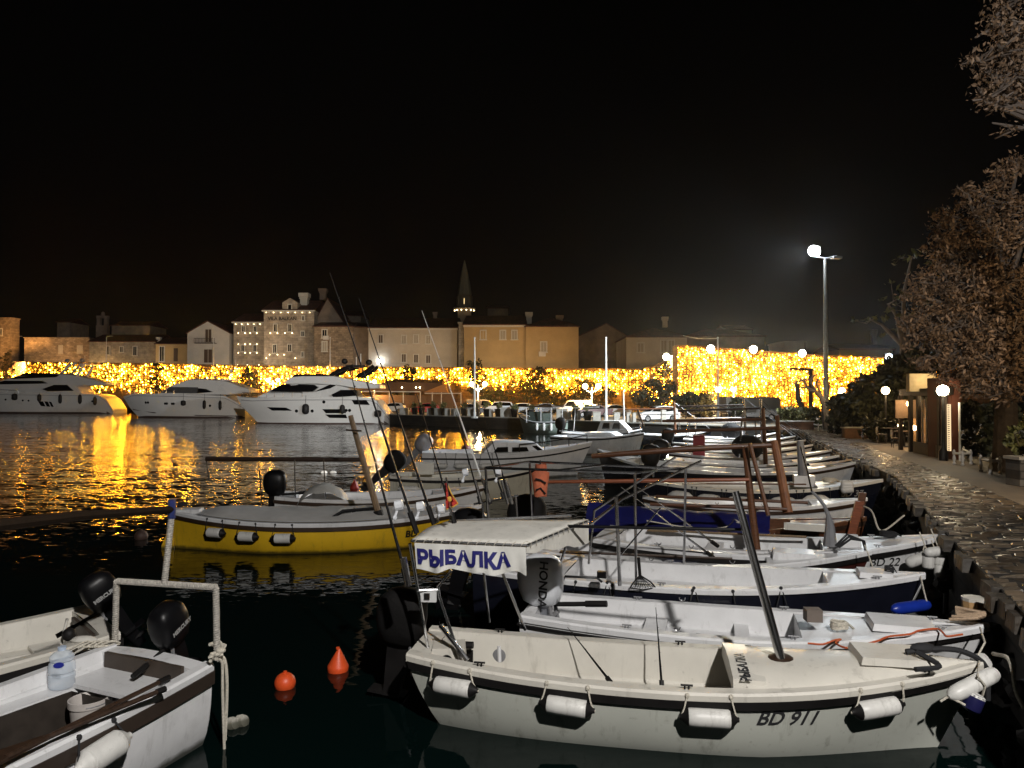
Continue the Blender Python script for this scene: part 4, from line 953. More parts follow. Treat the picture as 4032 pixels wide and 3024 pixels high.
ex = arch([(600, 1100), (650, 1020), (690, 950)], [(480, 1040), (560, 960), (620, 940)], [(515, 920, .4), (648, 915, .4)], [(648, 900, 870)]); ex.m = YW; ex.dm = GREY
yacht('leftmost white motor yacht cut off by the picture edge', c1, 121, [(-560, 1170), (-480, 1270), (-400, 1375)], [(-560, 1170), (0, 1200), (500, 1208), (830, 1210), (900, 1250), (965, 1345)], None, 5.2,
      [('deckhouse', [(-260, 1205), (-60, 1095), (120, 1050), (480, 1030), (600, 1040), (900, 1110), (905, 1130), (640, 1135), (700, 1210)], .82, .7, YW),
       ('windscreen', [(-160, 1120), (0, 1092), (340, 1094), (388, 1118), (-40, 1126)], .85, .78, GLASS),
       ('saloon_window', [(350, 1166), (450, 1128), (560, 1128), (622, 1182), (400, 1186)], .86, .82, GLASS),
       ('flybridge_screen', [(50, 1080), (180, 1024), (520, 1028), (460, 1064)], .78, .66, GLASS)],
      [('hull_window', [(330, 1272), (372, 1274), (392, 1318), (352, 1312)]), ('hull_window', [(384, 1274), (412, 1275), (432, 1320), (404, 1318)]), ('hull_window', [(422, 1276), (442, 1277), (462, 1321), (444, 1320)])],
      [((130, 1235, 46, 60), 'black round fender on the leftmost yacht'), ((345, 1243, 32, 66), 'black fender above the slanted hull windows'), ((523, 1253, 28, 82), 'third black fender from the stern of the leftmost yacht'), ((692, 1255, 30, 84), 'second black fender from the stern of the leftmost yacht'), ((820, 1270, 30, 76), 'black fender nearest the stern of the leftmost yacht')],
      [(43, 1258), (197, 1265), (247, 1268), (793, 1273)], ex)
# ================================================================ the small boats
class Boat:
    def __init__(s, name, label, cat, stern, bow, beam, zs=(.6, .52, .76), um=.42, s0=.72, rake=.4, keel=-.32, pw=2.2, pws=1.8, hullm=WHITE, deckm=WHITE, inm=WHITE, railm=BLACK,
                 cockpit=(.05, .74), sole=.12, bench=.32, bw=.2, gw=.1, deck_raise=.0, cover=None, group='small boats moored along the promenade', rail=True, stripe=None, double=False, capm=None, bot=-1, raildrop=.035, railh=.07):
        s.st = Vector((stern[0], stern[1], 0)); s.bw_ = Vector((bow[0], bow[1], 0)); d = s.bw_ - s.st
        s.L = d.length; s.ang = math.atan2(d.y, d.x); s.B = beam; s.z3 = zs; s.um = um; s.s0 = s0; s.rake = rake; s.keel = keel; s.pw = pw; s.pws = pws
        s.double = double; s.gw = gw
        rt = s.root = thing(name, label, cat, s.st, s.ang, group)
        nu, nh = 30, 9
        mb = MB(); ends = []
        for sd in (-1, 1):
            rows = [[s.pt(i / nu, k / nh, sd) for k in range(nh + 1)] for i in range(nu + 1)]
            mb.grid(rows, fm=lambda c: 1 if c.z < bot else 0); ends.append(rows[0])
        mb.grid([ends[0], ends[1]], fm=lambda c: 1 if c.z < bot else 0)
        mb.build('hull', [hullm, BOTTOM], rt, ang=50)
        # rub rail and gunwale
        if rail:
            mb = MB()
            for sd in (-1, 1):
                secs = []
                for i in range(nu + 1):
                    u = i / nu; zt = s.zsh(u) - raildrop; a, b = s.atz(u, zt, sd), s.atz(u, zt - railh, sd); o = Vector((0, sd * .03, 0)); n_ = Vector((0, -sd * .012, 0))
                    secs.append([a + n_, a + o, b + o, b + n_])
                mb.sweep(secs)
            if not double:
                a0, a1 = s.atz(0, s.zsh(0) - raildrop, -1), s.atz(0, s.zsh(0) - raildrop, 1); mb.box(((a0.x - .015), 0, a0.z - railh / 2), (.03, a1.y - a0.y, railh))
            mb.build('rub_rail', railm, rt, smooth=False)
        mb = MB()
        for sd in (-1, 1):
            secs = []
            for i in range(nu + 1):
                u = i / nu; z = s.zsh(u); p = s.pt(u, 1, sd); h = abs(p.y); hi = max(0.004, h - gw)
                x = p.x
                secs.append([Vector((x, sd * (h + .02), z - .035)), Vector((x, sd * (h + .024), z + .012)), Vector((x, sd * (h + .008), z + .03)), Vector((x, sd * hi, z + .03)), Vector((x, sd * hi, z - .03))])
            mb.sweep(secs)
        mb.build('gunwale', capm or deckm, rt, ang=40)
        # decks fore and aft, cockpit tub
        u0, u1 = cockpit
        def deck(ua, ub, nm, raise_=0., m=deckm, n=10):
            rows = []
            for i in range(n + 1):
                u = lerp(ua, ub, i / n); z = s.zsh(u) + .012; h = max(.004, s.hb(u) - gw * .6); x = s.pt(u, 1, 1).x; r_ = raise_ * min(1, (1 - u) / .12 + .15) if ub > .9 else raise_
                rows.append([Vector((x, h * q, z + (r_ * (1 - abs(q) ** 4) if raise_ else 0) + .05 * h * (1 - q * q))) for q in (-1, -.92, -.7, -.35, 0, .35, .7, .92, 1)])
            return MB().grid(rows).build(nm, m, rt, ang=45)
        if u1 < 1: deck(u1, 1.0, 'foredeck', deck_raise)
        if u0 > .001: deck(0.0, u0, 'stern_deck')
        if cover is None:
            rows = []; nn = 16; first = last = None
            for i in range(nn + 1):
                u = lerp(u0, u1, i / nn); rows.append(s.tub(u, sole, bench, bw))
            mb = MB().grid(rows); mb.poly(rows[0]); mb.poly([Vector(p) for p in rows[-1]])
            mb.build('cockpit', inm, rt, ang=30)
        s.u0, s.u1, s.sole, s.bench, s.bwid = u0, u1, sole, bench, bw
    def tub(s, u, sole, bench, bw):
        z = s.zsh(u); x = s.pt(u, 1, 1).x; yi = max(.06, s.hb(u) - s.gw); y1 = max(.05, yi - .05); y2 = max(.03, y1 - bw); y3 = max(.02, y2 - .03)
        half = [(yi, z + .02), (yi - .02, z - .06), (y1, bench + .02), (y1 - .02, bench), (y2, bench - .005), (y2 - .005, bench - .03), (y3, sole)]
        return [Vector((x, -a, b)) for a, b in half] + [Vector((x, a, b)) for a, b in reversed(half)]
    def zsh(s, u):
        a, m, b = s.z3
        return m + (b - m) * max(0, (u - s.um) / (1 - s.um)) ** 2 + (a - m) * max(0, (s.um - u) / s.um) ** 2
    def hb(s, u):
        u = min(1, max(0, u))
        if u < s.um:
            if s.double: f = max(.012, 1 - ((s.um - u) / s.um) ** s.pws)
            else: f = s.s0 + (1 - s.s0) * (1 - ((s.um - u) / s.um) ** s.pws)
        else: f = max(.012, 1 - ((u - s.um) / (1 - s.um)) ** s.pw)
        return s.B / 2 * f
    vee0 = 0.; sweep = 0.
    def prof(s, t, u):
        full = (1 - (1 - t) ** 3) ** .52; vee = t ** .85
        k = max(s.vee0, max(0, (u - .55) / .45) ** 1.2)
        if s.double: k = max(k, max(0, (.3 - u) / .3) * .8)
        return lerp(full, vee, k)
    def pt(s, u, h, sd):
        z = lerp(s.keel, s.zsh(u), h); x = u * s.L - s.rake * (1 - h) * max(0, (u - .45) / .55) ** 2
        if s.sweep: x += s.sweep * (1 - h) ** 1.3 * max(0, (.25 - u) / .25)
        if s.double: x += s.rake * .6 * (1 - h) * max(0, (.4 - u) / .4) ** 2
        return Vector((x, sd * s.hb(u) * s.prof(h, u), z))
    def atz(s, u, z, sd):
        return s.pt(u, (z - s.keel) / (s.zsh(u) - s.keel), sd)
    def w(s, p):
        c, sn = math.cos(s.ang), math.sin(s.ang); return Vector((s.st.x + p[0] * c - p[1] * sn, s.st.y + p[0] * sn + p[1] * c, p[2]))
    def l(s, p):
        c, sn = math.cos(-s.ang), math.sin(-s.ang); x, y = p[0] - s.st.x, p[1] - s.st.y; return Vector((x * c - y * sn, x * sn + y * c, p[2]))
    def at_u(s, px, py, z): return s.l(atz(px, py, z))
    def hull_text(s, txt, size, u, z, m, sd=-1, **kw):
        def fn(x, y):
            p = s.atz(u + sd * -1 * x / s.L, z + y, sd); return p + Vector((0, sd * .006, 0))
        return lettering('lettering', txt, size, fn, m, s.root, **kw)
    def thwart(s, u, w_=.22, z=None, m=WHITE):
        z = z if z is not None else s.bench + .06; x = u * s.L; h = s.hb(u) - s.gw - .03
        MB().box((x, 0, z), (w_, 2 * h, .05)).build('thwart', m, s.root, smooth=False)
    def hatch(s, u, w_, d, z=None, m=WHITE, name='hatch', h=.05):
        z = z if z is not None else s.zsh(u) + .05; MB().box((u * s.L, 0, z), (w_, d, h), taper=.94).build(name, m, s.root, smooth=False)
    def spar(s, name, pts, r, m, n=8, parent=None): return MB().tube(pts, r, n).build(name, m, parent or s.root)
def fender(label, b, u, sd=-1, z=None, ln=.34, r=.085, caps=BLACK, body=FENDW, ropem=ROPEW, tilt=0., group='fenders hanging on the small boats', drop=.2, oval=False):
    zz = z if z is not None else b.zsh(u) - drop
    p = b.atz(u, zz, sd); c = Vector((p.x, sd * (abs(p.y) + r * 1.0), zz)); wl = b.w(c)
    du = .03; q = b.atz(u + du, zz, sd) - b.atz(u - du, zz, sd); ya = math.atan2(q.y, q.x)
    rt = thing('boat_fender', label, 'fender', wl, b.ang + ya, group); M = Matrix.Rotation(-tilt, 3, 'Y') @ Matrix.Rotation(R(90), 3, 'Y'); h = ln / 2
    if oval: prof = [(.012, -h * 1.25), (r * .45, -h * 1.05), (r * .85, -h * .75), (r, -h * .4), (r, h * .4), (r * .85, h * .75), (r * .45, h * 1.05), (.012, h * 1.25)]
    else: prof = [(r * .9, -h), (r * .985, -h * .94), (r, -h * .5), (r, h * .5), (r * .985, h * .94), (r * .9, h)]
    MB().lathe(prof, n=16, M=M).build('body', body, rt)
    ex_ = h * 1.25 if oval else h + r * .8
    if not oval:
        for e in (-1, 1):
            MB().lathe([(r * .93, e * h), (r * .7, e * (h + r * .35)), (r * .3, e * (h + r * .75)), (r * .26, e * (h + r * .95))], n=14, M=M).build('end_cap', caps, rt)
    for e in (-1, 1):
        a = M @ Vector((0, 0, e * ex_)); ul = u + e * (h * 1.05) / b.L; top = b.pt(ul, 1, sd); tw = Vector((0, 0, b.zsh(ul) + .03)) ; 
        t = b.w(Vector((top.x, top.y + sd * .022, b.zsh(ul) + .01))) - wl; t.rotate(Matrix.Rotation(-(b.ang + ya), 3, 'Z'))
        rp_ = MB().tube([a, a.lerp(t, .5) + Vector((0, sd * .01, -.015)), t], .007, 5); rp_.ball(t, .02, 6, 5); rp_.ball(a, .016, 6, 5)
        rp_.build('rope', ropem, rt)
    return rt
def outboard(b, x, y, z, sc=1., m=GLOSS, tilt=0., turn=0., txt=None, txtm=None, num=None, cover=None, vert=False, legm=None):
    """motor on the transom at local (x, y, z): cowling with leg, propeller, bracket, tiller"""
    Mt = Matrix.Translation((x, y, z)) @ Matrix.Rotation(turn, 4, 'Z') @ Matrix.Rotation(tilt, 4, 'Y') @ Matrix.Scale(sc, 4)
    T = lambda p: Mt @ Vector(p)
    secs = []
    for t, hx, hy, cx_ in ((.06, .10, .09, -.12), (.1, .17, .13, -.13), (.2, .205, .15, -.14), (.32, .215, .155, -.15), (.43, .2, .145, -.15), (.5, .15, .11, -.14), (.535, .07, .055, -.13)):
        row = []
        for k in range(18):
            a = 2 * math.pi * k / 18; ca, sa = math.cos(a), math.sin(a); ex_ = .62
            row.append(T((cx_ + hx * math.copysign(abs(ca) ** ex_, ca), hy * math.copysign(abs(sa) ** ex_, sa), t)))
        secs.append(row)
    cw = MB().sweep(secs).build('outboard_motor', cover or m, b.root, ang=60)
    lm = legm or m
    lg = MB(); lg.sweep([[T((-.13 + a * .1, c * .055, .08)) for a, c in ((-1, -1), (1, -1), (1, 1), (-1, 1))], [T((-.14 + a * .075, c * .04, -.3)) for a, c in ((-1, -1), (1, -1), (1, 1), (-1, 1))], [T((-.15 + a * .07, c * .02, -.62)) for a, c in ((-1, -1), (1, -1), (1, 1), (-1, 1))]])
    lg.sweep([[T((-.18 + a * .16, c * .08, -.36)) for a, c in ((-1, -1), (1, -1), (1, 1), (-1, 1))], [T((-.18 + a * .16, c * .08, -.375)) for a, c in ((-1, -1), (1, -1), (1, 1), (-1, 1))]])
    lg.tube([T((-.28, 0, -.5)), T((-.2, 0, -.5)), T((-.06, 0, -.5))], [.02 * sc, .045 * sc, .015 * sc], 8); lg.build('motor_leg', lm, cw, smooth=False)
    pr = MB()
    for k in range(3):
        a = 2 * math.pi * k / 3; d = Vector((0, math.cos(a), math.sin(a))); e = Vector((.02, -math.sin(a) * .05, math.cos(a) * .05)); o = Vector((-.3, 0, -.5))
        pr.add([T(o + d * .02 - e * .4), T(o + d * .06 - e), T(o + d * .12 + e * .2), T(o + d * .05 + e)], [(0, 1, 2, 3)])
    pr.build('propeller', lm, cw, smooth=False)
    br = MB(); br.tube([T((-.02, -.07, .08)), T((.04, -.08, -.16))], .02 * sc, 5); br.tube([T((-.02, .07, .08)), T((.04, .08, -.16))], .02 * sc, 5); br.tube([T((.0, -.1, -.02)), T((.0, .1, -.02))], .025 * sc, 6); br.build('clamp_bracket', GREY, cw)
    ti = MB(); ti.tube([T((0, 0, .08)), T((.2, .01, .11)), T((.32, .02, .13))], .022 * sc, 7); ti.tube([T((.3, .02, .127)), T((.5, .02, .16))], .03 * sc, 8); ti.build('tiller', BLACK, cw)
    if txt:
        tm = txtm or mat('grey_white_decal', (.34, .34, .34), .5)
        for sd in (-1, 1):
            if vert: fn = lambda tx, ty: T((-.10 + ty, sd * .158, .29 - tx))
            else: fn = lambda tx, ty: T((-.15 + (-sd) * tx, sd * .163, .24 + ty))
            lettering('lettering', txt, .066 if not vert else .115, fn, tm, cw, off=.003)
    if num: lettering('lettering', num, .12, lambda tx, ty: T((-.18 + tx, -.16, .38 + ty)), mat('white_decal', (.55, .55, .55), .5), cw, off=.004)
    return cw
DECALK = mat('black_decal', (.012, .012, .013), .5)
# ---------------------------------------------------------------- A: the cream angler boat in front
def atA(px, py, Y): return aty(px, py, Y + .42)
Boat.vee0 = .12; Boat.sweep = .42
A = Boat('fishing_boat', 'cream fishing boat in front with a white canopy and its registration on the bow', 'boat', (-.8, 6.52), (3.6, 5.74), 1.12, zs=(.57, .475, .65), s0=.66, um=.45, rake=.45, keel=-.26, hullm=mat('pale_grey_green_hull', (.47, .48, .43), .33, var=.05, vs=2, grime=.45), deckm=CREAM, inm=CREAM, cockpit=(.04, .60), sole=.04, bench=.2, bw=.16, deck_raise=.09, pw=2.4, pws=2.4, bot=-1, raildrop=.03, railh=.062)
Avee = .12; Boat.vee0 = 0.; A.vee0 = Avee; Boat.sweep = 0.; A.sweep = .42
SC = mat('script_black', (.02, .02, .022), .5)
A.hull_text('BD 911', .15, .665, .285, SC, shear=.35, off=.003, align='CENTER')
# raised front bulkhead of the foredeck with the small lettering
ub = .60; zb = A.zsh(ub); hb_ = A.hb(ub) - .1; xb = ub * A.L
mb = MB(); prof = [(-hb_, zb - .02), (-hb_ * .96, zb + .09), (-hb_ * .3, zb + .13), (hb_ * .3, zb + .13), (hb_ * .96, zb + .09), (hb_, zb - .02)]
mb.prism(prof, lambda p: Vector((xb - .1, p[0], p[1])), lambda p: Vector((xb + .14, p[0], p[1] - .01))); mb.build('coaming', CREAM, A.root, ang=30)
lettering('lettering', 'РЫБАЛКА', .105, lambda x, y: Vector((xb + .03 - y, -hb_ * .5 + x * .95, zb + .132 - .12 * max(0, (-hb_ * .3 - (-hb_ * .5 + x * .95))))), SC, A.root, off=.002)
A.hatch(.85, .5, .4, z=A.zsh(.85) + .12, m=CREAM, h=.055)
MB().lathe([(.1, 0), (.1, .03), (.06, .05)], c=(A.at_u(3075, 2612, .58).x, A.at_u(3075, 2612, .58).y, A.zsh(.65) + .1), n=12).build('mast_step', DKWOOD, A.root)
mf = A.at_u(3078, 2605, .61); mt = A.l(atA(2895, 1935, 5.75))
A.spar('mast', [mf, mf.lerp(mt, .5), mt], [.036, .034, .031], STEEL, 12)
# ridge spar from the mast to the canopy
rs = A.l(atA(2945, 2086, 5.78)); re = A.l(atA(2235, 2072, 6.2)); A.spar('ridge_spar', [rs, re], .014, GLOSS)
# canopy on its tube frame
cn = [atA(1622, 2130, 5.72), atA(2072, 2148, 5.62), atA(2318, 2050, 6.5), atA(2250, 2030, 6.75), atA(1772, 2052, 6.6)]
cl = [A.l(p) for p in cn]
n1, f1, nl, fl = cl[1], cl[2], cl[0], cl[4]
rows = []
for i in range(13):
    t = i / 12; e0 = nl.lerp(n1, t); e1 = fl.lerp(cl[2], t); row = []
    for k in range(9):
        q = k / 8; p = e0.lerp(e1, q); p.z += .022 * math.sin(math.pi * q) + .012 * math.sin(t * 9 + q * 5) * math.sin(math.pi * q); row.append(p)
    rows.append(row)
can = MB().grid(rows).build('canopy', CANVAS, A.root)
sol = can.modifiers.new('thickness', 'SOLIDIFY'); sol.thickness = .012
def banner_pt(t, q):   # t along the near edge, q down
    a = nl.lerp(n1, t); dz = (atA(1640, 2132, 5.72).z - atA(1640, 2241, 5.72).z)
    o = .022 * math.sin(t * 17) * q + .012 * math.sin(t * 41 + 1) * q
    sag = .012 * math.sin(t * 23)
    return Vector((a.x + .01 * q, a.y - .02 + o, a.z - .01 - q * (dz * (.97 + .05 * math.sin(t * 12))) + sag * q))
rows = [[banner_pt(lerp(.03, 1, i / 48), k / 8) for k in range(9)] for i in range(49)]
MB().grid(rows).build('banner', mat('white_banner', (.68, .67, .63), .7, var=.06, bump=.004, bs=14), A.root)
bl_ = MB()
me = text_mesh('РЫБАЛКА', 1.0, off=.05)
xs_ = [v.co.x for v in me.vertices]; x0_, x1_ = min(xs_), max(xs_); ys_ = [v.co.y for v in me.vertices]; y1_ = max(ys_)
me.materials.clear()
bmt = bmesh.new(); bmt.from_mesh(me); bmesh.ops.triangulate(bmt, faces=bmt.faces[:]); bmesh.ops.subdivide_edges(bmt, edges=bmt.edges[:], cuts=2); bmt.to_mesh(me); bmt.free()
for v in me.vertices:
    t = lerp(.05, .865, (v.co.x - x0_) / (x1_ - x0_)); q = lerp(.76, .2, v.co.y / y1_); p = banner_pt(t, q); v.co = p + Vector((.0, -.008, 0))
me.materials.append(mat('navy_lettering', (.012, .012, .14), .6)); o_ = bpy.data.objects.new('lettering', me); COL.objects.link(o_); o_.parent = A.root
# side valance of the canopy on the promenade side
rows = [[n1.lerp(cl[2], i / 8) + Vector((0, 0, -.01 - k * .05 * (.25 + .8 * i / 8 + .08 * math.sin(i * 2.2)))) for k in range(5)] for i in range(9)]
MB().grid(rows).build('side_valance', CANVAS, A.root)
fr = MB(); fr.tube([nl, n1, cl[2], cl[3], fl, nl], .013, 7)
def apx(p, Y): return A.l(atA(p[0], p[1], Y))
fr.tube([apx((1614, 2140), 5.72), apx((1690, 2580), 5.92)], .014, 8)
fr.tube([apx((1776, 2245), 5.85), apx((1724, 2310), 5.85), apx((1730, 2350), 5.86), apx((1818, 2612), 5.78)], .014, 8)
fr.tube([apx((1645, 2325), 5.8), apx((1725, 2322), 5.85)], .012, 6)
fr.tube([apx((1889, 2110), 6.5), apx((1926, 2450), 6.75)], .014, 8); fr.tube([apx((1966, 2225), 6.3), apx((2068, 2480), 6.55)], .014, 8)
fr.build('canopy_frame', STEEL, A.root)
lc = MB()      # lacing along the canopy edge
for i in range(13):
    p = nl.lerp(n1, (i + .5) / 13); lc.tube([p + Vector((-.012, -.016, -.03)), p + Vector((0, -.022, .008)), p + Vector((.02, .03, .022))], .003, 4)
for i in range(12):
    p = n1.lerp(cl[2], (i + .5) / 12); lc.tube([p + Vector((.014, 0, -.03)), p + Vector((.016, 0, .012)), p + Vector((-.03, .01, .022))], .003, 4)
for i in range(9):
    p = nl.lerp(fl, (i + .5) / 9); lc.tube([p + Vector((-.016, 0, -.02)), p + Vector((.03, .01, .02))], .003, 4)
lc.build('lacing', ROPEW, A.root)
# engine box, steering box, odds and ends in the stern
bx = apx((1768, 2512), 5.95); MB().box((bx.x, bx.y, .5), (.3, .26, .2), R(12), taper=.9).build('instrument_box', CREAM, A.root, smooth=False)
bx2 = apx((1745, 2535), 5.86); MB().lathe([(.05, 0), (.05, .012), (.0, .014)], c=(bx.x + .02, bx.y - .145, .51), n=14, M=Matrix.Rotation(R(90), 3, 'X')).build('gauge', GLOSS, A.root)
sg = apx((1684, 2348), 5.83); MB().box((sg.x, sg.y, sg.z), (.15, .03, .09), R(6)).build('switch_panel', WHITE2, A.root, smooth=False)
MB().box((sg.x, sg.y - .022, sg.z + .005), (.045, .015, .05), R(6)).build('switch', BLACK, A.root, smooth=False)
MB().tube([apx((1735, 2463), 5.9), apx((1810, 2560), 5.75), apx((1840, 2600), 5.72)], .022, 8).build('rod_holder', STEEL, A.root)
MB().tube([apx((1965, 2545), 5.72) , apx((1967, 2605), 5.72)], .016, 8).build('oar_pin', WHITE, A.root)
hb2 = A.hb(.17) - .12
MB().lathe([(.06, 0), (.06, .008), (.05, .011), (.0, .008)], c=(A.at_u(1977, 2505, .5).x, A.hb(.22) - .17, .37), n=20, M=Matrix.Rotation(R(90), 3, 'X')).build('hatch_ring', GREY, A.root)
MB().box((A.at_u(1860, 2510, .5).x, A.hb(.12) - .17, .36), (.06, .02, .12)).build('vent', BLACK, A.root, smooth=False)
outboard(A, -.12, .2, .4, 1.05, BLACK, tilt=R(8), cover=mat('black_motor_cover', (.006, .0055, .0055), .75, bump=.01, bs=10, spec=.2))
st_ = Vector((A.at_u(2040, 2440, .62).x - .02, A.hb(.1) + .02, .72))
# fenders of the front boat, all seen on its near side
A_f = [(apx((1545, 0 + 2660), 5.7), 0)]
for u, lb, ti in ((.09, 'white fender with black ends nearest the stern of the cream fishing boat', -.06), (.30, 'white fender with black ends second from the stern of the cream fishing boat', -.03), (.535, 'white fender with black ends left of the registration of the cream fishing boat', -.02), (.815, 'white fender with black ends right of the registration of the cream fishing boat', .09)):
    fender(lb, A, u, ln=.30, r=.067, tilt=ti + (.05, -.03, .02, 0)[int(u * 4.5) % 4], drop=.135)
def loose_fender(label, p, q, r, body=FENDW, caps=None, ropes=(), name='boat_fender', cat='fender', ropem=ROPEW, tip=.25, group=None):
    p, q = Vector(p), Vector(q); c = (p + q) / 2; rt = thing(name, label, cat, c, group=group); d = (q - p); M = d.to_track_quat('Z', 'Y').to_matrix(); h = d.length / 2
    MB().lathe([(r * tip, -h), (r * .7, -h * .9), (r * .95, -h * .72), (r, -h * .5), (r, h * .55), (r * .95, h * .76), (r * .7, h * .92), (r * .1, h)], n=16, M=M).build('body', body, rt)
    if caps: MB().lathe([(r * 1.0, h * .62), (r * .93, h * .82), (r * .57, h * .97), (r * .1, h * 1.02)], n=14, M=M).build('end_cap', caps, rt)
    for rp_ in ropes: MB().tube([Vector(x) - c for x in rp_], .008, 5).build('rope', ropem, rt)
    return rt
tipA = A.w((A.L - .02, 0, A.zsh(1) + .03))
loose_fender('long white bow fender lashed under the stem of the cream fishing boat', atA(3735, 2745, 4.98), atA(3930, 2645, 5.05), .058, ropes=[[atA(3730, 2745, 4.98), atA(3703, 2762, 4.98)], [tipA, atA(3850, 2665, 4.96), atA(3880, 2700, 4.95), atA(3868, 2740, 5.0)]])
bp_ = atA(3828, 2765, 4.98); loose_fender('round navy blue buoy fender with a white top hanging from the cream fishing boat bow', bp_ - Vector((.02, 0, .065)), bp_ + Vector((.035, 0, .065)), .066, body=mat('navy_vinyl', (.012, .012, .06), .3), caps=FENDW, tip=.3, ropes=[[bp_ + Vector((-.08, -.05, 0)), atA(3760, 2755, 4.96), atA(3742, 2745, 4.97)]])
bl2 = MB().tube([tipA + Vector((-.55, .02, .06)), tipA + Vector((-.3, 0, .09)), tipA + Vector((-.1, 0, .06)), tipA + Vector((.05, 0, -.05)), tipA + Vector((.06, 0, -.3))], .022, 7, sm=4)
bl2.tube([tipA + Vector((-.5, -.04, .08)), tipA + Vector((-.42, -.2, .03)), tipA + Vector((-.62, -.24, .02))], .02, 6, sm=4); bl2.ball(tipA + Vector((-.42, .02, .09)), (.1, .05, .04), 10, 6)
tag(bl2.build('mooring_rope', ROPEB), 'black mooring rope bundled over the bow of the cream fishing boat', 'rope')

# ---------------------------------------------------------------- B: white open boat behind it, silver outboard
B = Boat('open_boat', 'white open boat with silver outboard and an orange cord on its foredeck', 'boat', (.2, 7.85), (4.28, 6.72), 1.16, zs=(.52, .48, .64), s0=.8, um=.4, rake=.5, hullm=WHITE2, cockpit=(.03, .62), sole=.12, bench=.28, bw=.2, pw=2.3, raildrop=.06, railh=.02)
outboard(B, .26, -.08, .48, 1.1, SILVER, tilt=R(3), turn=R(-8), txt='HONDA', txtm=DECALK, vert=True, legm=mat('silver_leg', (.25, .26, .29), .35, .4))
B.thwart(.30); B.thwart(.5, .14); B.hatch(.83, .55, .42, h=.06)
p = B.at_u(3206, 2450, .66); MB().box((p.x, p.y + .1, .70), (.14, .12, .11), .2).build('post_box', mat('brown_box', (.16, .13, .11), .7), B.root, smooth=False)
oc = MB(); base = [(3180, 2470), (3240, 2476), (3285, 2464), (3310, 2462), (3290, 2474), (3330, 2494), (3380, 2490), (3400, 2484), (3360, 2492), (3450, 2478), (3500, 2464), (3580, 2462), (3620, 2452), (3690, 2452), (3715, 2470), (3730, 2482), (3790, 2480)]
oc.tube([B.w((lambda v: (v.x, v.y, B.zsh(min(.98, v.x / B.L)) + .06))(B.at_u(x, y, .7))) for x, y in base], .009, 5, sm=4)
tag(oc.build('cord', mat('orange_cord', (.5, .1, .03), .7)), 'orange cord looped along the white foredeck behind the cream boat', 'cord')
tipB = B.w((B.L - .05, 0, B.zsh(1) + .03)); bc = MB()
for i in range(6):
    a = i * .5; bc.tube([tipB + Vector((-.3 + .05 * i, .05 * math.sin(i), .03 + .015 * i)), tipB + Vector((-.12 + .03 * i, -.1, .07 + .012 * i)), tipB + Vector((.02, .04 - .02 * i, .05 + .01 * i)), tipB + Vector((-.16, .14, .05 + .01 * i))], .014, 6, sm=4)
tag(bc.build('rope_coil', mat('tan_rope', (.42, .3, .2), .8, var=.3, vs=60)), 'tan rope coiled round the bow of the white open boat', 'rope')
pc = aty(3836, 2390, 7.0); rt = thing('mooring_post', 'pale wooden mooring post head rising behind the white bow', 'mooring post', (pc.x, pc.y, 0))
MB().lathe([(.055, -.8), (.055, pc.z - .06), (.1, pc.z - .02), (.105, pc.z + .06)], n=10).build('post', mat('pine_post', (.45, .27, .12), .7, var=.25), rt); MB().lathe([(.105, pc.z + .06), (.11, pc.z + .09), (.0, pc.z + .1)], n=10).build('cap', CREAM, rt)
loose_fender('white and blue round fender hanging below the rope coil bow', aty(3845, 2585, 6.0), aty(3885, 2640, 6.0), .07, caps=mat('navy_vinyl'), ropes=[[tipB + Vector((-.15, -.2, .02)), aty(3878, 2530, 6.05), aty(3848, 2585, 6.0)]])
# ---------------------------------------------------------------- C: black hulled white boat
C = Boat('open_boat', 'long white decked boat with black topsides, pole frame and rod rack', 'boat', (-.32, 9.5), (4.45, 8.06), 1.28, zs=(.62, .58, .78), s0=.82, um=.4, rake=.5, hullm=NAVY, cockpit=(.22, .8), sole=.2, bench=.42, bw=.18, gw=.12, pw=2.6, rail=False)
outboard(C, -.12, -.1, .62, 1.2, GLOSS, tilt=R(12), txt='MERCURY')
apC = lambda p, Y: C.l(aty(p[0], p[1], Y))
fr = MB()
zt = aty(1912, 1845, 9.0).z
g = [aty(1912, 1842, 8.85), aty(2085, 1818, 9.75), aty(2700, 1846, 9.0), aty(2500, 1862, 8.3)]; g = [C.l(p) for p in g]
fr.tube([g[0], g[1], g[2], g[3], g[0]], .016, 7); fr.tube([g[0].lerp(g[3], .5), g[1].lerp(g[2], .5)], .014, 7)
for i_, (p, yb, dx) in enumerate(((g[0], -.5, .02), (g[1], .5, .02), (g[3], -.55, .0), (g[2], .5, -.05))):
    fr.tube([p, (p.x + dx, (C.hb(max(.02, p.x / C.L)) - .05) * (1 if yb > 0 else -1), C.zsh(max(0, p.x / C.L)) + .02)], .016, 7)
fr.tube([apC((2760, 1815), 9), apC((2450, 1965), 8.7), apC((2232, 2137), 8.5), apC((2196, 2255), 8.6)], .016, 7)
fr.tube([apC((2660, 1800), 9.2), apC((2340, 2010), 9.2), apC((2318, 2220), 9.2)], .016, 7)
fr.tube([apC((2426, 1955), 8.1), apC((2434, 2130), 8.12), apC((2440, 2306), 8.14)], .02, 8)
fr.tube([apC((2440, 2190), 8.15), apC((2600, 2000), 8.6)], .009, 5)
fr.build('pole_frame', STEEL, C.root)
rk = MB()
for i, px in enumerate((1870, 1906, 1975, 1992)): rk.tube([apC((px, 1888), 9.0), apC((px + 26, 1985), 9.0)], .02, 7)
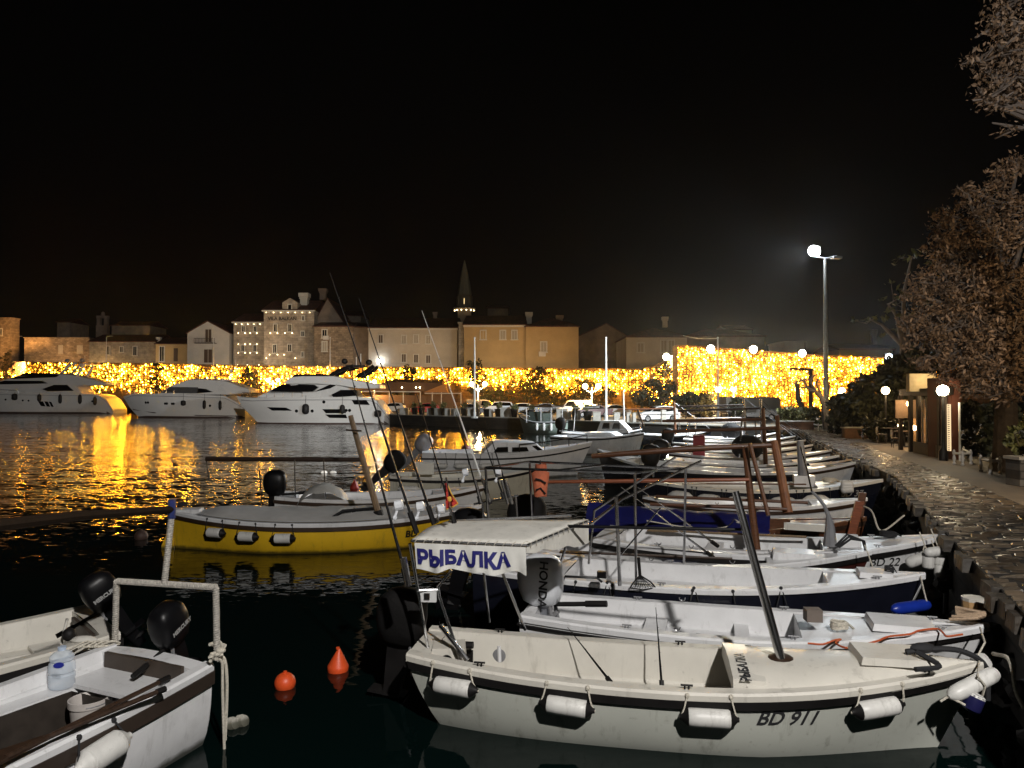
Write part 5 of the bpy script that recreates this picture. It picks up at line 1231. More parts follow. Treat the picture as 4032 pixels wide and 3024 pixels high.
rk.tube([apC((1865, 1985), 9.02), apC((2040, 1950), 9.02)], .014, 6); rk.tube([apC((1900, 1980), 9.02), apC((1905, 2220), 9.02)], .014, 6); rk.tube([apC((2030, 1955), 9.02), apC((2050, 2225), 9.02)], .014, 6)
rk.build('rod_rack', STEEL, C.root)
hr = MB(); hr.tube([apC((2215, 2290), 8.2), apC((2225, 2270), 8.2), apC((2350, 2275), 8.15), apC((2370, 2292), 8.15)], .014, 7); hr.box(apC((2370, 2262), 8.15), (.1, .06, .07)); hr.build('hand_rail', GLOSS, C.root)
C.hatch(.9, .34, .3, m=WHITE, h=.06)
for u in (.155, .33, .52, .7):
    p = C.w(C.pt(u, 1, -1)); a = Vector((0, -.03, .02)); mb = MB(); mb.tube([p + Vector((-.07, -.05, -.2)), p + Vector((-.02, -.03, -.02)), p + a + Vector((0, .04, .02)), p + Vector((.02, -.03, -.02)), p + Vector((.07, -.05, -.22))], .006, 5); mb.ball(p + a + Vector((0, .02, .015)), .02, 6, 5)
    tag(mb.build('fender_line', ROPEB), {.155: 'black line knotted on the white gunwale beside the landing net rail', .33: 'black forked line under the landing net', .52: 'black forked line midway along the black hulled boat', .7: 'black line on the black hulled boat just behind the steel mast'}[u], 'line', 'black lines over the gunwale of the black hulled boat')
for u, lb in ((.30, 'white fender top peeking over the near boat side below the landing net'), (.56, 'white fender top with a blue end peeking over the near boat side')):
    fender(lb, C, u, ln=.4, r=.075, drop=.2, caps=BLUE if u > .5 else FENDW, ropem=ROPEB)
loose_fender('blue bow fender under the black hulled boat', aty(3512, 2400, 7.6), aty(3660, 2380, 7.8), .06, body=BLUE, ropes=[[C.w((C.L - .05, 0, .8)), aty(3640, 2335, 7.75), aty(3650, 2372, 7.75)]])
# landing net leaning in the black hulled boat
nt0 = aty(2515, 2200, 8.35); nt1 = aty(2520, 2265, 8.3); rt = thing('landing_net', 'landing net with its hoop leaning over the white gunwale', 'landing net', nt1); qn_ = lambda x, y, Y=8.25: aty(x, y, Y) - nt1
hp = MB(); hp.tube([qn_(2514, 2195), qn_(2520, 2265)], .018, 7); hp.tube([qn_(2520, 2265), qn_(2490, 2300), qn_(2482, 2315)], .009, 5); hp.tube([qn_(2520, 2265), qn_(2560, 2290), qn_(2582, 2314)], .009, 5); hp.tube([qn_(2482, 2315), qn_(2530, 2322), qn_(2582, 2314)], .008, 5); hp.build('hoop', BLACK, rt)
ms = MB()
for i in range(9): ms.tube([qn_(2520, 2268), qn_(lerp(2490, 2575, i / 8), 2314)], .004, 3)
for i in range(3): ms.tube([qn_(lerp(2520, 2488, (i + 1) / 4), lerp(2268, 2312, (i + 1) / 4)), qn_(lerp(2520, 2576, (i + 1) / 4), lerp(2268, 2312, (i + 1) / 4))], .004, 3)
ms.build('netting', ROPEB, rt)
# ---------------------------------------------------------------- E, D: next two white boats
E = Boat('open_boat', 'white boat with a dark red hull squeezed between two longer white boats', 'boat', (.5, 10.55), (4.5, 9.36), 1.15, zs=(.6, .54, .76), s0=.8, rake=.45, hullm=DKRED, cockpit=(.05, .7), sole=.2, bench=.4, bw=.16)
outboard(E, -.15, 0, .6, 1.3, BLACK, tilt=R(6), cover=mat('black_motor_cover'))
E.hatch(.78, .52, .36, h=.09); E.hull_text('MP1', .12, .86, .48, mat('grey_decal', (.3, .3, .3), .5), off=.002)
E.thwart(.3); E.thwart(.52)
tipE = E.w((E.L - .1, 0, E.zsh(1) + .03)); mb = MB()
for i in range(3): mb.tube([tipE + Vector((-.3, .05 * i, .02)), tipE + Vector((-.16, -.02 + .05 * i, .13 + .02 * i)), tipE + Vector((.02, .02 * i, .1)), tipE + Vector((.05, -.03, -.15))], .014, 6)
tag(mb.build('mooring_rope', ROPEB), 'black rope loops over the bow of the dark red hulled boat', 'rope')
D = Boat('mast_boat', 'white boat with its registration on the bow and a tall brown wooden mast', 'boat', (1.35, 11.2), (5.68, 9.62), 1.45, zs=(.66, .6, .92), s0=.78, um=.4, rake=.5, hullm=WHITE2, cockpit=(.06, .66), sole=.25, bench=.45, bw=.2, railm=BLACK, pw=2.2)
D.hull_text('BD 22', .155, .828, .535, DECALK, off=.002)
apD = lambda p, Y: D.l(aty(p[0], p[1], Y))
D.thwart(.35); D.hatch(.72, .4, .5, h=.16, name='mast_box')
D.spar('mast', [apD((2984, 2200), 10.3), apD((2958, 1980), 10.35), apD((2934, 1757), 10.4)], [.055, .05, .044], WOOD, 10)
D.spar('boom', [apD((2950, 1888), 10.3), apD((2560, 1893), 10.6), apD((2130, 1898), 11.0)], [.026, .03, .024], mat('red_brown_spar', (.22, .06, .022), .45, var=.3, vs=3, stretch=(2, 12, 12)), 10)
D.spar('strut', [apD((2952, 1745), 10.2), apD((2990, 1890), 10.1), apD((3025, 2030), 9.9)], .028, WOOD, 8)
D.spar('davit', [apD((3268, 2150), 9.9), apD((3268, 2075), 9.9), apD((3262, 2030), 9.9), apD((3245, 1990), 9.9), apD((3218, 1955), 9.9), apD((3196, 1935), 9.9)], [.09, .06, .03, .022, .02, .018], GREY, 8)
MB().tube([apD((3196, 1936), 9.9), apD((3180, 1860), 10.2), apD((3152, 1760), 10.6)], .012, 5).build('stay', STEEL, D.root)
loose_fender('white fender with a blue end on the bow of the mast boat', aty(3568, 2222, 9.4), aty(3650, 2190, 9.3), .07, caps=None, ropes=[[aty(3628, 2190, 9.3), aty(3640, 2150, 9.45)]])
rt = loose_fender('white horizontal fender at the stem of the mast boat', aty(3640, 2178, 9.2), aty(3735, 2165, 9.2), .06)
for i, (x, y, lb) in enumerate(((3655, 2212, 'small white ball fender upper left in the bunch at the bow'), (3700, 2200, 'small white ball fender upper right in the bunch at the bow'), (3702, 2245, 'lowest small white ball fender in the bunch at the bow'), (3438, 2268, 'white ball fender hanging between the two bows'))):
    c = aty(x, y, 9.25 if i < 3 else 8.9); loose_fender(lb, c - Vector((0, 0, .09)), c + Vector((0, 0, .09)), .07, ropes=[[c + Vector((0, 0, .1)), c + Vector((-.05, .1, .35))]], tip=.5, group='white ball fenders at the mast boat bow')
# ---------------------------------------------------------------- F: boat under the blue cover, varnished hull
Fb = Boat('wooden_boat', 'varnished wooden boat with a tall stem post and a long blue tarpaulin', 'boat', (1.35, 13.2), (5.55, 11.7), 1.4, zs=(.62, .56, .8), double=True, um=.45, rake=.3, hullm=mat('varnished_hull', (.10, .035, .015), .3, var=.3, vs=3, stretch=(1, 6, 12)), deckm=WOOD, inm=WOOD, cockpit=(.1, .75), sole=.25, bench=.4, railm=DKWOOD, capm=WOOD)
apF = lambda p, Y: Fb.l(aty(p[0], p[1], Y))
MB().sweep([[Fb.pt(1, 1, 1) + Vector((-.12 + a * .05 + k * .07, b_ * .06, k * .55 - .15)) for a, b_ in ((-1, -1), (1, -1), (1, 1), (-1, 1))] for k in (0, 1)]).build('stem_post', WOOD, Fb.root, smooth=False)
MB().sweep([[apF((3352, 2070), 11.5) + Vector((a * .06 + k * .12, b_ * .06, k * .5 - .12)) for a, b_ in ((-1, -1), (1, -1), (1, 1), (-1, 1))] for k in (0, 1)]).build('bitt_post', mat('red_brown_spar'), Fb.root, smooth=False)
rows = []
for i in range(17):
    u = lerp(.0, .68, i / 16); h = Fb.hb(max(.03, u)) + .1; z = Fb.zsh(u); x = u * Fb.L; rows.append([Vector((x, q * h, z + .22 * (1 - abs(q) ** 1.6) + .02 * math.sin(i * 1.7 + q * 4) - (.32 if abs(q) > .99 else 0))) for q in (-1, -.97, -.7, -.35, 0, .35, .7, .97, 1)])
MB().grid(rows).build('tarpaulin', TARPB, Fb.root)
Fb.spar('lashed_oar', [apF((2560, 1985), 12.9), apF((3100, 2005), 12.2)], .03, WOOD, 8)
MB().box(apF((3170, 2075), 11.3), (.6, .1, .1), 0).build('locker', CREAM, Fb.root, smooth=False)
Fb.spar('mast', [apF((3102, 2020), 12.3), apF((3075, 1870), 12.5), apF((3048, 1737), 12.7)], [.085, .072, .06], mat('orange_brown_mast', (.22, .085, .034), .5, var=.3, vs=3, stretch=(8, 8, 2)), 10)
Fb.spar('boom', [apF((3050, 1752), 12.7), apF((2700, 1768), 13.0), apF((2330, 1796), 13.4)], [.04, .055, .045], WOOD, 10)
mb = MB().tube([aty(2546, 2050, 11.6), aty(2700, 2075, 11.4), aty(2840, 2078, 11.4), aty(2880, 2060, 11.4), aty(2890, 2045, 11.4), aty(2912, 2058, 11.4), aty(2898, 2056, 11.4)], .009, 5, sm=4)
tag(mb.build('line', ROPEW), 'pale line with a loop lying on the blue tarpaulin', 'line')
# ---------------------------------------------------------------- H, G and the boats beyond
H = Boat('open_boat', 'low white double ended boat between the blue tarpaulin and the black hull', 'boat', (2.75, 15.7), (6.9, 14.5), 1.3, zs=(.6, .52, .72), double=True, um=.46, rake=.35, hullm=WHITE2, railm=DKWOOD, cockpit=(.1, .76), sole=.2, bench=.36)
H.thwart(.3); H.thwart(.5); H.thwart(.68)
H.spar('lashed_oar', [(.3, -.3, .66), (3.2, -.42, .66)], .03, WOOD, 8)
G = Boat('open_boat', 'black hulled boat with a cream gunwale and a row of oval white fenders', 'boat', (3.0, 17.9), (8.2, 16.5), 1.75, zs=(.72, .62, .86), double=True, um=.46, rake=.4, hullm=NAVY, deckm=CREAM, inm=CREAM, rail=False, cockpit=(.12, .74), sole=.25, bench=.45, capm=CREAM)
for u, lb in ((.19, 'first oval white fender from the stern of the black hull'), (.31, 'second oval white fender from the stern of the black hull'), (.43, 'third oval white fender from the stern of the black hull'), (.6, 'fourth oval white fender beside the brown strut'), (.73, 'fifth oval white fender beside the orange brown mast')):
    fender(lb, G, u, ln=.52, r=.125, drop=.22, oval=True, ropem=ROPEB)
G.hull_text('BD 37', .2, .88, .52, mat('grey_decal'), off=.002)
G.thwart(.3, m=CREAM); G.thwart(.55, m=CREAM)
apG = lambda p, Y: G.l(aty(p[0], p[1], Y))
G.spar('mast', [apG((3165, 1895), 17.2), apG((3158, 1820), 17.2), apG((3150, 1737), 17.3)], [.13, .1, .08], GREY, 10)
MB().box(apG((3165, 1893), 17.2), (.45, .35, .25), 0).build('mast_step', WHITE, G.root, smooth=False)
for e in range(3): loose_fender(('upper', 'middle', 'lower')[e] + ' pale fender in the bundle at the black hull bow', aty(3310, 1905 + 12 * e, 16.1), aty(3362, 1908 + 8 * e, 16.0), .09, ropes=[[aty(3325, 1905, 16.1), aty(3330, 1892, 16.3)]], group='pale fenders at the black hull bow')
G2 = Boat('open_boat', 'long dark hulled boat with a high white stem pointing left at the golden reflections', 'boat', (7.6, 19.6), (2.75, 24.0), 1.7, zs=(.7, .6, 1.0), double=True, um=.45, rake=.4, hullm=NAVY, cockpit=(.12, .8), sole=.25, bench=.4, capm=WHITE2)
G2.thwart(.3); G2.thwart(.5); G2.thwart(.7)
outb = [
 ('H1', (4.2, 21.6), (9.4, 20.4), 1.6, WHITE2, 'white boat with a wooden mast two berths beyond the black hull', True, WOOD),
 ('H2', (5.0, 24.2), (10.0, 22.8), 1.6, NAVY, 'dark boat with a lowered boom behind the grey mast', True, WOOD),
 ('H3', (5.6, 26.8), (10.8, 25.2), 1.7, WHITE2, 'white boat under a black tarpaulin bundle amid the crowded masts', False, WOOD),
 ('H4', (6.4, 29.6), (11.3, 28.0), 1.6, WHITE2, 'white boat with thin masts near the middle of the crowded row', True, STEEL),
 ('H5', (7.0, 32.6), (12.2, 31.0), 1.7, DKRED, 'dark red boat with a brown boom far along the promenade', True, WOOD),
 ('H6', (8.2, 35.6), (13.0, 34.2), 1.6, WHITE2, 'white boat close to the far corner of the promenade', True, STEEL),
 ('H7', (9.0, 38.6), (13.4, 37.6), 1.5, WHITE2, 'farthest small white boat under the quay corner', False, WOOD),
 ('H8', (6.6, 41.5), (11.0, 41.0), 1.5, NAVY, 'dark boat below the white hatchback', True, WOOD)]
FAR = []
for i, (k, a, b_, bm, hm, lb, mast, mm) in enumerate(outb):
    rr = random.Random(50 + i)
    bo = Boat('open_boat', lb, 'boat', a, b_, bm, zs=(.7, .6, .9), double=(i % 2 == 0), um=.45, rake=.4, hullm=hm, railm=BLACK if i % 2 else DKWOOD, cockpit=(.1, .74), sole=.25, bench=.42); FAR.append(bo)
    bo.thwart(.3); bo.thwart(.55)
    if mast:
        x = bo.L * rr.uniform(.55, .72); h = rr.uniform(2.0, 2.7)
        bo.spar('mast', [(x, 0, .3), (x - .08, 0, h)], [.075, .055], mm, 8)
        bo.spar('boom', [(x - .02, .05, h - .35), (x - 3.2, .1, h - .42 - rr.uniform(0, .12))], [.05, .045], mm if mm is WOOD else DKWOOD, 8)
        bo.spar('stay', [(x - .08, 0, h), (bo.L - .05, 0, .9)], .008, STEEL, 4)
    if i in (2, 6):
        mb = MB().ball((bo.L * .5, 0, .95), (.55, .45, .45), 12, 8); mb.build('tarpaulin', mat('black_motor_cover'), bo.root)
        bo.spar('pole', [(bo.L * .45, -.3, .4), (bo.L * .47, -.3, 2.2)], .03, STEEL, 6); bo.spar('pole', [(bo.L * .56, .2, .4), (bo.L * .55, .2, 2.0)], .03, STEEL, 6)
    if i in (3, 5, 7):
        bo.spar('rod_frame', [(.5, -.5, .6), (.6, -.45, 1.7), (2.6, -.3, 1.75), (2.7, -.4, .6)], .02, STEEL, 5); bo.spar('rod_frame', [(.5, .5, .6), (.6, .45, 1.7), (2.6, .3, 1.75), (2.7, .4, .6)], .02, STEEL, 5)
    if i in (0, 1, 4):
        outboard(bo, -.1, 0, .6, 1.3, BLACK, tilt=R(15))
rd = FAR[2]; mb = MB().sweep([[(rd.L * .2 + a * .2, b_ * .15, .5 + k) for a, b_ in ((-1, -1), (1, -1), (1, 1), (-1, 1))] for k in (0, .85)]).build('red_cover', mat('faded_red_cloth', (.25, .03, .035), .7), rd.root, smooth=False)
yt = FAR[0]; rows = [[Vector((yt.L * (.78 + .2 * i / 8), q * max(.03, yt.hb(.78 + .2 * i / 8)) , yt.zsh(.78 + .2 * i / 8) + .1 + .05 * math.sin(i * 2 + q * 3) * (1 - abs(q)))) for q in (-1, -.5, 0, .5, 1)] for i in range(9)]
MB().grid(rows).build('yellow_cover', mat('yellow_tarpaulin', (.55, .27, .02), .5, var=.25, vs=3), yt.root)
# ---------------------------------------------------------------- I: white cabin boat, J: tan boat
I = Boat('cabin_boat', 'white cabin boat with dark side windows and a grey outboard', 'boat', (-3.0, 25.0), (2.75, 25.6), 1.9, zs=(.86, .84, 1.15), s0=.86, um=.4, rake=.7, hullm=WHITE, bot=-1, cockpit=(.04, .3), sole=.3, bench=.5, railm=BLACK, railh=.05, raildrop=.14, group='cabin boats in the harbour')
apI = lambda x, y, Y=24.5: I.l(aty(x, y, Y))
pf = [(1885, 1800), (1945, 1745), (1960, 1742), (2080, 1746), (2118, 1752), (2165, 1792), (2170, 1805), (1885, 1805)]
P = [apI(*q) for q in pf]
mb = MB(); n = len(P); vs = []
for s_, k in ((-.62, 1), (-.5, 1.0), (.5, 1.0), (.62, 1)):
    for p in P: vs.append((p.x, s_ * (1 - .22 * max(0, p.z - .9)), p.z + (.04 if abs(s_) < .55 else 0)))
fs = [tuple(range(n - 1, -1, -1)), tuple(range(3 * n, 4 * n))] + [(r_ * n + k, r_ * n + (k + 1) % n, (r_ + 1) * n + (k + 1) % n, (r_ + 1) * n + k) for r_ in range(3) for k in range(n)]
mb.add(vs, fs).build('cabin', WHITE, I.root, ang=28)
for poly in ([(1943, 1785), (1960, 1762), (2003, 1761), (2003, 1788), (1945, 1794)], [(2019, 1763), (2078, 1762), (2087, 1780), (2083, 1790), (2018, 1792)]):
    for s_ in (-1, 1):
        Q = [apI(*q) for q in poly]; mb = MB(); mb.prism([(q.x, q.z) for q in Q], lambda p: Vector((p[0], s_ * (.625 * (1 - .22 * max(0, p[1] - .9)) + .012), p[1])), lambda p: Vector((p[0], s_ * .5, p[1]))); mb.build('window', GLASS, I.root, smooth=False)
Q = [apI(*q) for q in ((2098, 1758), (2118, 1757), (2158, 1786), (2134, 1787))]
for s_ in (-1, 1):
    mb = MB(); mb.prism([(q.x, q.z) for q in Q], lambda p: Vector((p[0], s_ * (.6 * (1 - .22 * max(0, p[1] - .9)) + .022), p[1])), lambda p: Vector((p[0], s_ * .45, p[1]))); mb.build('window', GLASS, I.root, smooth=False)
hp = MB().tube([I.pt(u, 1, -1) + Vector((0, .12, .28)) for u in (.55, .7, .85, .97)], .018, 5)
for u in (.55, .7, .85, .97): hp.tube([I.pt(u, 1, -1) + Vector((0, .12, .28)), I.pt(u, 1, -1) + Vector((0, .12, 0))], .015, 5)
hp.build('bow_rail', GLOSS, I.root)
outboard(I, -.08, 0, .75, 1.3, mat('grey_cowling', (.26, .25, .26), .35), tilt=R(42), legm=GREY)
for u, lb in ((.1, 'pale fender nearest the outboard of the cabin boat'), (.22, 'pale fender in the middle of the cabin boat side'), (.36, 'pale fender under the cabin boat windows')): fender(lb, I, u, ln=.34, r=.09, drop=.38, caps=FENDW, ropem=ROPEB)
J = Boat('open_boat', 'tan hulled open boat with a tilted black covered outboard', 'boat', (-3.25, 20.0), (.85, 20.5), 1.5, zs=(.62, .56, .8), s0=.8, um=.4, rake=.4, hullm=TAN, deckm=CREAM, inm=TAN, cockpit=(.05, .72), sole=.2, bench=.36, group='open boats behind the canopy', bot=-1)
outboard(J, -.05, 0, .6, 1.25, BLACK, tilt=R(48), cover=mat('black_motor_cover'))
J.thwart(.3, m=CREAM); J.thwart(.55, m=CREAM)
for u, lb in ((.12, 'pale fender near the stern of the tan boat'), (.38, 'pale fender midway on the tan boat')): fender(lb, J, u, ln=.4, r=.085, drop=.27, caps=FENDW, ropem=ROPEB)
MB().box((.9, 0, .78), (.5, .4, .3)).build('console', CREAM, J.root, smooth=False)
# ---------------------------------------------------------------- K: yellow boat, L: the boat behind it
Kb = Boat('open_boat', 'yellow double ended boat with a grey cover and leaning wooden mast', 'boat', (-6.15, 13.35), (-.55, 14.0), 1.75, zs=(.66, .5, .66), double=True, um=.5, rake=.35, hullm=YELLOW, railm=mat('dark_brown_rail', (.04, .022, .012), .5), cockpit=(.1, .66), sole=.2, bench=.34, cover=True, pw=2.6, pws=2.4, group='open boats behind the canopy', bot=-1)
apK = lambda p, Y: Kb.l(aty(p[0], p[1], Y))
rows = []
for i in range(22):
    u = lerp(.1, .7, i / 21); h = Kb.hb(u) - .06; z = Kb.zsh(u); rows.append([Vector((u * Kb.L, q * h, z + .045 + (.13 * (1 - abs(q) ** 2) * min(1, i / 2.5, (21 - i) / 2.5) + .018 * math.sin(i * 1.3 + q * 5) * (1 - abs(q))))) for q in (-1, -.85, -.5, -.2, 0, .2, .5, .85, 1)])
MB().grid(rows).build('cockpit_cover', TARPG, Kb.root)
Kb.hatch(.06, .5, .3, m=WHITE2, z=Kb.zsh(.06) + .04, h=.07, name='stern_locker')
MB().prism([(-.02, .3), (.05, -.25), (-.2, -.3), (-.2, .05), (-.1, .28)], lambda p: Vector((p[0] + .1, -.015, p[1])), lambda p: Vector((p[0] + .1, .015, p[1]))).build('rudder', YELLOW, Kb.root, smooth=False)
Kb.spar('mast', [apK((1502, 2062), 13.4), apK((1440, 1850), 13.45), apK((1380, 1636), 13.5)], [.06, .055, .045], PALEWOOD, 8)
Kb.spar('spreader', [apK((1362, 1693), 13.3), apK((1424, 1697), 13.3)], .018, DKWOOD, 6)
MB().tube([apK((1502, 2065), 13.38), apK((1488, 2010), 13.4)], .085, 8).build('mast_clamp', BLACK, Kb.root)
Kb.hull_text('BD', .17, .775, .22, DECALK, off=.006)
hp = MB().tube([apK((1290, 2050), 13.1), apK((1350, 2012), 13.2), apK((1500, 2000), 13.5)], .03, 6); hp.build('grab_rail', GLOSS, Kb.root)
for u, lb in ((.17, 'white fender closest to the left end of the yellow boat'), (.275, 'middle white fender on the yellow boat'), (.385, 'right white fender of three on the yellow boat')): fender(lb, Kb, u, ln=.27, r=.085, drop=.21, ropem=ROPEB)
p = Kb.w((Kb.L * .565, -.35, Kb.zsh(.56) + .13)); loose_fender('white fender with black ends lying on the grey cover of the yellow boat', p - Vector((.16, 0, 0)), p + Vector((.16, 0, 0)), .085, caps=BLACK, tip=.6)
pf = [(735, 2020), (735, 1960), (752, 1940), (790, 1915)]; MB().tube([apK(q, 13.8) for q in pf], .012, 5).build('pushpit', GLOSS, Kb.root)
Lb = Boat('awning_boat', 'low white boat behind the yellow boat with a long awning spar on thin posts', 'boat', (-5.0, 16.0), (-.6, 16.6), 1.4, zs=(.6, .52, .72), s0=.7, rake=.4, hullm=WHITE2, railm=DKWOOD, cockpit=(.08, .74), sole=.2, bench=.36, group='open boats behind the canopy')
apL = lambda p, Y: Lb.l(aty(p[0], p[1], Y))
outboard(Lb, .1, -.25, .55, 1.12, GLOSS, tilt=R(5), legm=GLOSS)
Lb.spar('ridge_spar', [apL((810, 1808), 15.9), apL((1430, 1810), 16.0)], .05, DKWOOD, 7)
for a, b_ in (((812, 1808), (824, 1895)), ((1018, 1808), (1034, 2005)), ((1160, 1808), (1164, 2005)), ((1274, 1808), (1282, 1965))): Lb.spar('post', [apL(a, 15.9), apL(b_, 15.9)], .013, STEEL, 5)
mb = MB(); c = apL((1275, 1985), 15.8)
rows = [[c + Vector((.52 * x, .38 * q, .44 * max(0, (1 - x * x)) ** .6 * (1 - .35 * q * q) + .02 * math.sin(9 * x + 7 * q))) for q in (-1, -.6, -.2, .2, .6, 1)] for x in [k / 6 - 1 for k in range(13)]]
mb.grid(rows).build('motor_cover', mat('pale_plastic_sheet', (.5, .49, .46), .45, bump=.02, bs=6), Lb.root)
# ---------------------------------------------------------------- far cabin boats by the quay
O1 = Boat('pilot_boat', 'small pale green wheelhouse boat moored against the quay wall', 'boat', (3.7, 54.6), (.5, 57.0), 1.7, zs=(.9, .85, 1.35), s0=.85, um=.4, rake=.6, hullm=mat('pale_green_hull', (.33, .4, .35), .4), deckm=WHITE2, inm=GREY, cockpit=(.05, .6), sole=.3, bench=.6, group='cabin boats in the harbour')
mb = MB(); mb.box((2.0, 0, 1.2), (1.3, 1.3, .8), taper=.9); mb.build('wheelhouse', mat('dim_cabin_glass', (.07, .09, .08), .25), O1.root, smooth=False)
cp = MB(); 
for x in (.5, 1.4, 2.7):
    for s_ in (-.75, .75): cp.tube([(x, s_, .8), (x, s_, 1.95)], .03, 5)
cp.tube([(.4, -.75, 1.95), (2.8, -.75, 1.98)], .03, 5); cp.tube([(.4, .75, 1.95), (2.8, .75, 1.98)], .03, 5); cp.tube([(.4, -.75, 1.95), (.4, .75, 1.95)], .03, 5); cp.build('roof_frame', WHITE2, O1.root)
MB().box((1.6, 0, 2.0), (2.5, 1.6, .07)).build('roof', DKWOOD, O1.root, smooth=False)
fb = MB().tube([O1.pt(u, 1, sd_) + Vector((0, 0, .35)) for sd_, u in ((1, .6), (1, .8), (1, .97), (-1, .97), (-1, .8), (-1, .6))], .03, 5); fb.build('bow_rail', WHITE2, O1.root)
for u, lb in ((.25, 'white fender first from the stern of the pilot boat'), (.4, 'white fender second from the stern of the pilot boat'), (.1, 'white fender at the very stern of the pilot boat')):
    p = O1.atz(u, .55, 1); loose_fender(lb, O1.w(p + Vector((0, .14, -.3))), O1.w(p + Vector((0, .14, .25))), .11, tip=.6)
O2 = Boat('cabin_boat', 'grey white small cabin sloop in front of the pilot boat', 'boat', (2.2, 36.4), (6.1, 34.4), 1.9, zs=(.8, .78, 1.05), s0=.8, um=.4, rake=.4, hullm=WHITE2, cockpit=(.05, .35), sole=.4, bench=.6, group='cabin boats in the harbour')
O3 = Boat('cabin_boat', 'white cabin boat with oval windows just beyond the sloop', 'boat', (2.9, 41.0), (6.9, 39.6), 1.6, zs=(.75, .7, .98), s0=.8, um=.4, rake=.5, hullm=WHITE2, cockpit=(.05, .3), sole=.4, bench=.6, group='cabin boats in the harbour')
for b_, (xa, xb) in ((O3, (1.9, 3.6)),):
    mb = MB(); mb.prism([(xa, .8), (xa + .25, 1.42), (xb - .5, 1.45), (xb, .95), (xb + .05, .8)], lambda p: Vector((p[0], -.6, p[1])), lambda p: Vector((p[0], .6, p[1]))); mb.build('cabin', WHITE2, b_.root, smooth=False)
    for x0 in (xa + .3, xa + .85):
        for s_ in (-1, 1): MB().prism([(x0, 1.0), (x0 + .1, 1.32), (x0 + .42, 1.32), (x0 + .42, 1.0)], lambda p: Vector((p[0], s_ * .615, p[1])), lambda p: Vector((p[0], s_ * .5, p[1]))).build('window', GLASS, b_.root, smooth=False)
mb = MB(); mb.prism([(1.5, .75), (1.7, 1.02), (2.9, 1.06), (3.3, .85)], lambda p: Vector((p[0], -.5, p[1])), lambda p: Vector((p[0], .5, p[1]))); mb.build('cabin', WHITE2, O2.root, smooth=False)
O3.spar('mast', [(3.3, 0, 1.0), (3.25, 0, 3.0)], .045, WHITE2, 6); O3.spar('awning_pole', [(.6, -.4, .8), (.7, -.4, 2.1), (2.0, -.3, 2.15)], .03, WHITE2, 5)
O2.spar('lifeline', [O2.pt(u, 1, -1) + Vector((0, .08, .3)) for u in (.1, .4, .7, .97)], .015, STEEL, 5)
outboard(O3, -.1, 0, .8, 1.4, BLACK, tilt=R(10))
hpl = MB()
# masts with a black pole left and right of the hatchback are on this one
O3.spar('dark_pole', [O3.l(aty(2510, 1612, 38)), O3.l(aty(2535, 1680, 38.5))], .05, DKWOOD, 6)
# ---------------------------------------------------------------- M, N: the two boats in the left foreground
M_ = Boat('rowing_boat', 'white boat in the left foreground with a rope wrapped stern frame', 'boat', (-2.83, 6.02), (-4.62, 1.95), 1.3, zs=(.62, .56, .78), s0=.86, um=.4, rake=.4, hullm=WHITE, deckm=WHITE, inm=WHITE, cockpit=(.03, .72), sole=.2, bench=.5, bw=.17, gw=.07, pws=1.6, railm=mat('brown_rubber_rail', (.035, .024, .018), .5), railh=.1, raildrop=.03, group='boats in the left foreground')
apM = lambda p, Y: M_.l(aty(p[0], p[1], Y))
hm = M_.hb(0) - .09
MB().box((.155, 0, .575), (.03, 2 * hm - .1, .14)).build('transom_board', mat('brown_board', (.055, .04, .03), .55, var=.3), M_.root, smooth=False)
MB().box((.33, 0, .512), (.36, 2 * hm - .1, .03)).build('stern_seat', WHITE, M_.root, smooth=False)
MB().box((M_.L * .46, 0, .51), (.3, 2 * (M_.hb(.46) - .1), .05)).build('thwart', WHITE, M_.root, smooth=False)
for ua, ub_ in ((.12, .42), (.5, .71)):
    fb = [];
    for q_ in range(9):
        u_ = lerp(ua, ub_, q_ / 8); tb_ = M_.tub(u_, .2, .5, .17); fb.append([Vector((tb_[5].x, tb_[5].y + .004, .485)), Vector((tb_[6].x, tb_[6].y + .004, .215)), Vector((tb_[7].x, tb_[7].y - .004, .215)), Vector((tb_[8].x, tb_[8].y - .004, .485))])
    mb = MB().grid(fb); mb.poly(fb[0]); mb.poly(fb[-1]); mb.build('floorboard', mat('dark_floorboard', (.028, .021, .016), .6, var=.4, vs=5), M_.root, smooth=False)
rp_ = mat('rope_wrapping', (.5, .47, .42), .85, var=.35, vs=45, bump=.012, bs=70)
def wrapped(pts, r, name='frame'):
    mb = MB(); mb.tube(pts, r * .82, 8)
    for a, b_ in zip(pts, pts[1:]):      # rope turns
        a, b_ = Vector(a), Vector(b_); d = b_ - a; L_ = d.length; n_ = int(L_ / (r * .75)); t = d.normalized(); q = t.orthogonal().normalized(); w_ = t.cross(q); hel = []
        for i in range(n_ * 8 + 1):
            an = 2 * math.pi * i / 8; hel.append(a + d * (i / (n_ * 8)) + (q * math.cos(an) + w_ * math.sin(an)) * r * .8)
        mb.tube(hel, r * .34, 4)
    return mb.build(name, rp_, M_.root, ang=60)
fL, fR = apM((452, 2545), 6.25), apM((855, 2600), 5.75); tL, tR = apM((459, 2288), 6.2), apM((850, 2312), 5.74)
wrapped([fL, tL], .024, 'frame_post'); wrapped([fR, tR], .024, 'frame_post'); wrapped([tL, tR], .024, 'crossbar')
mid = tL.lerp(tR, .5); tp_ = apM((676, 2030), 5.97); wrapped([mid, tp_], .024, 'frame_post')
MB().tube([tp_ - Vector((0, 0, .02)), tp_ + Vector((0, 0, .13))], .03, 10).build('blue_tape', mat('blue_tape', (.02, .03, .12), .4), M_.root)
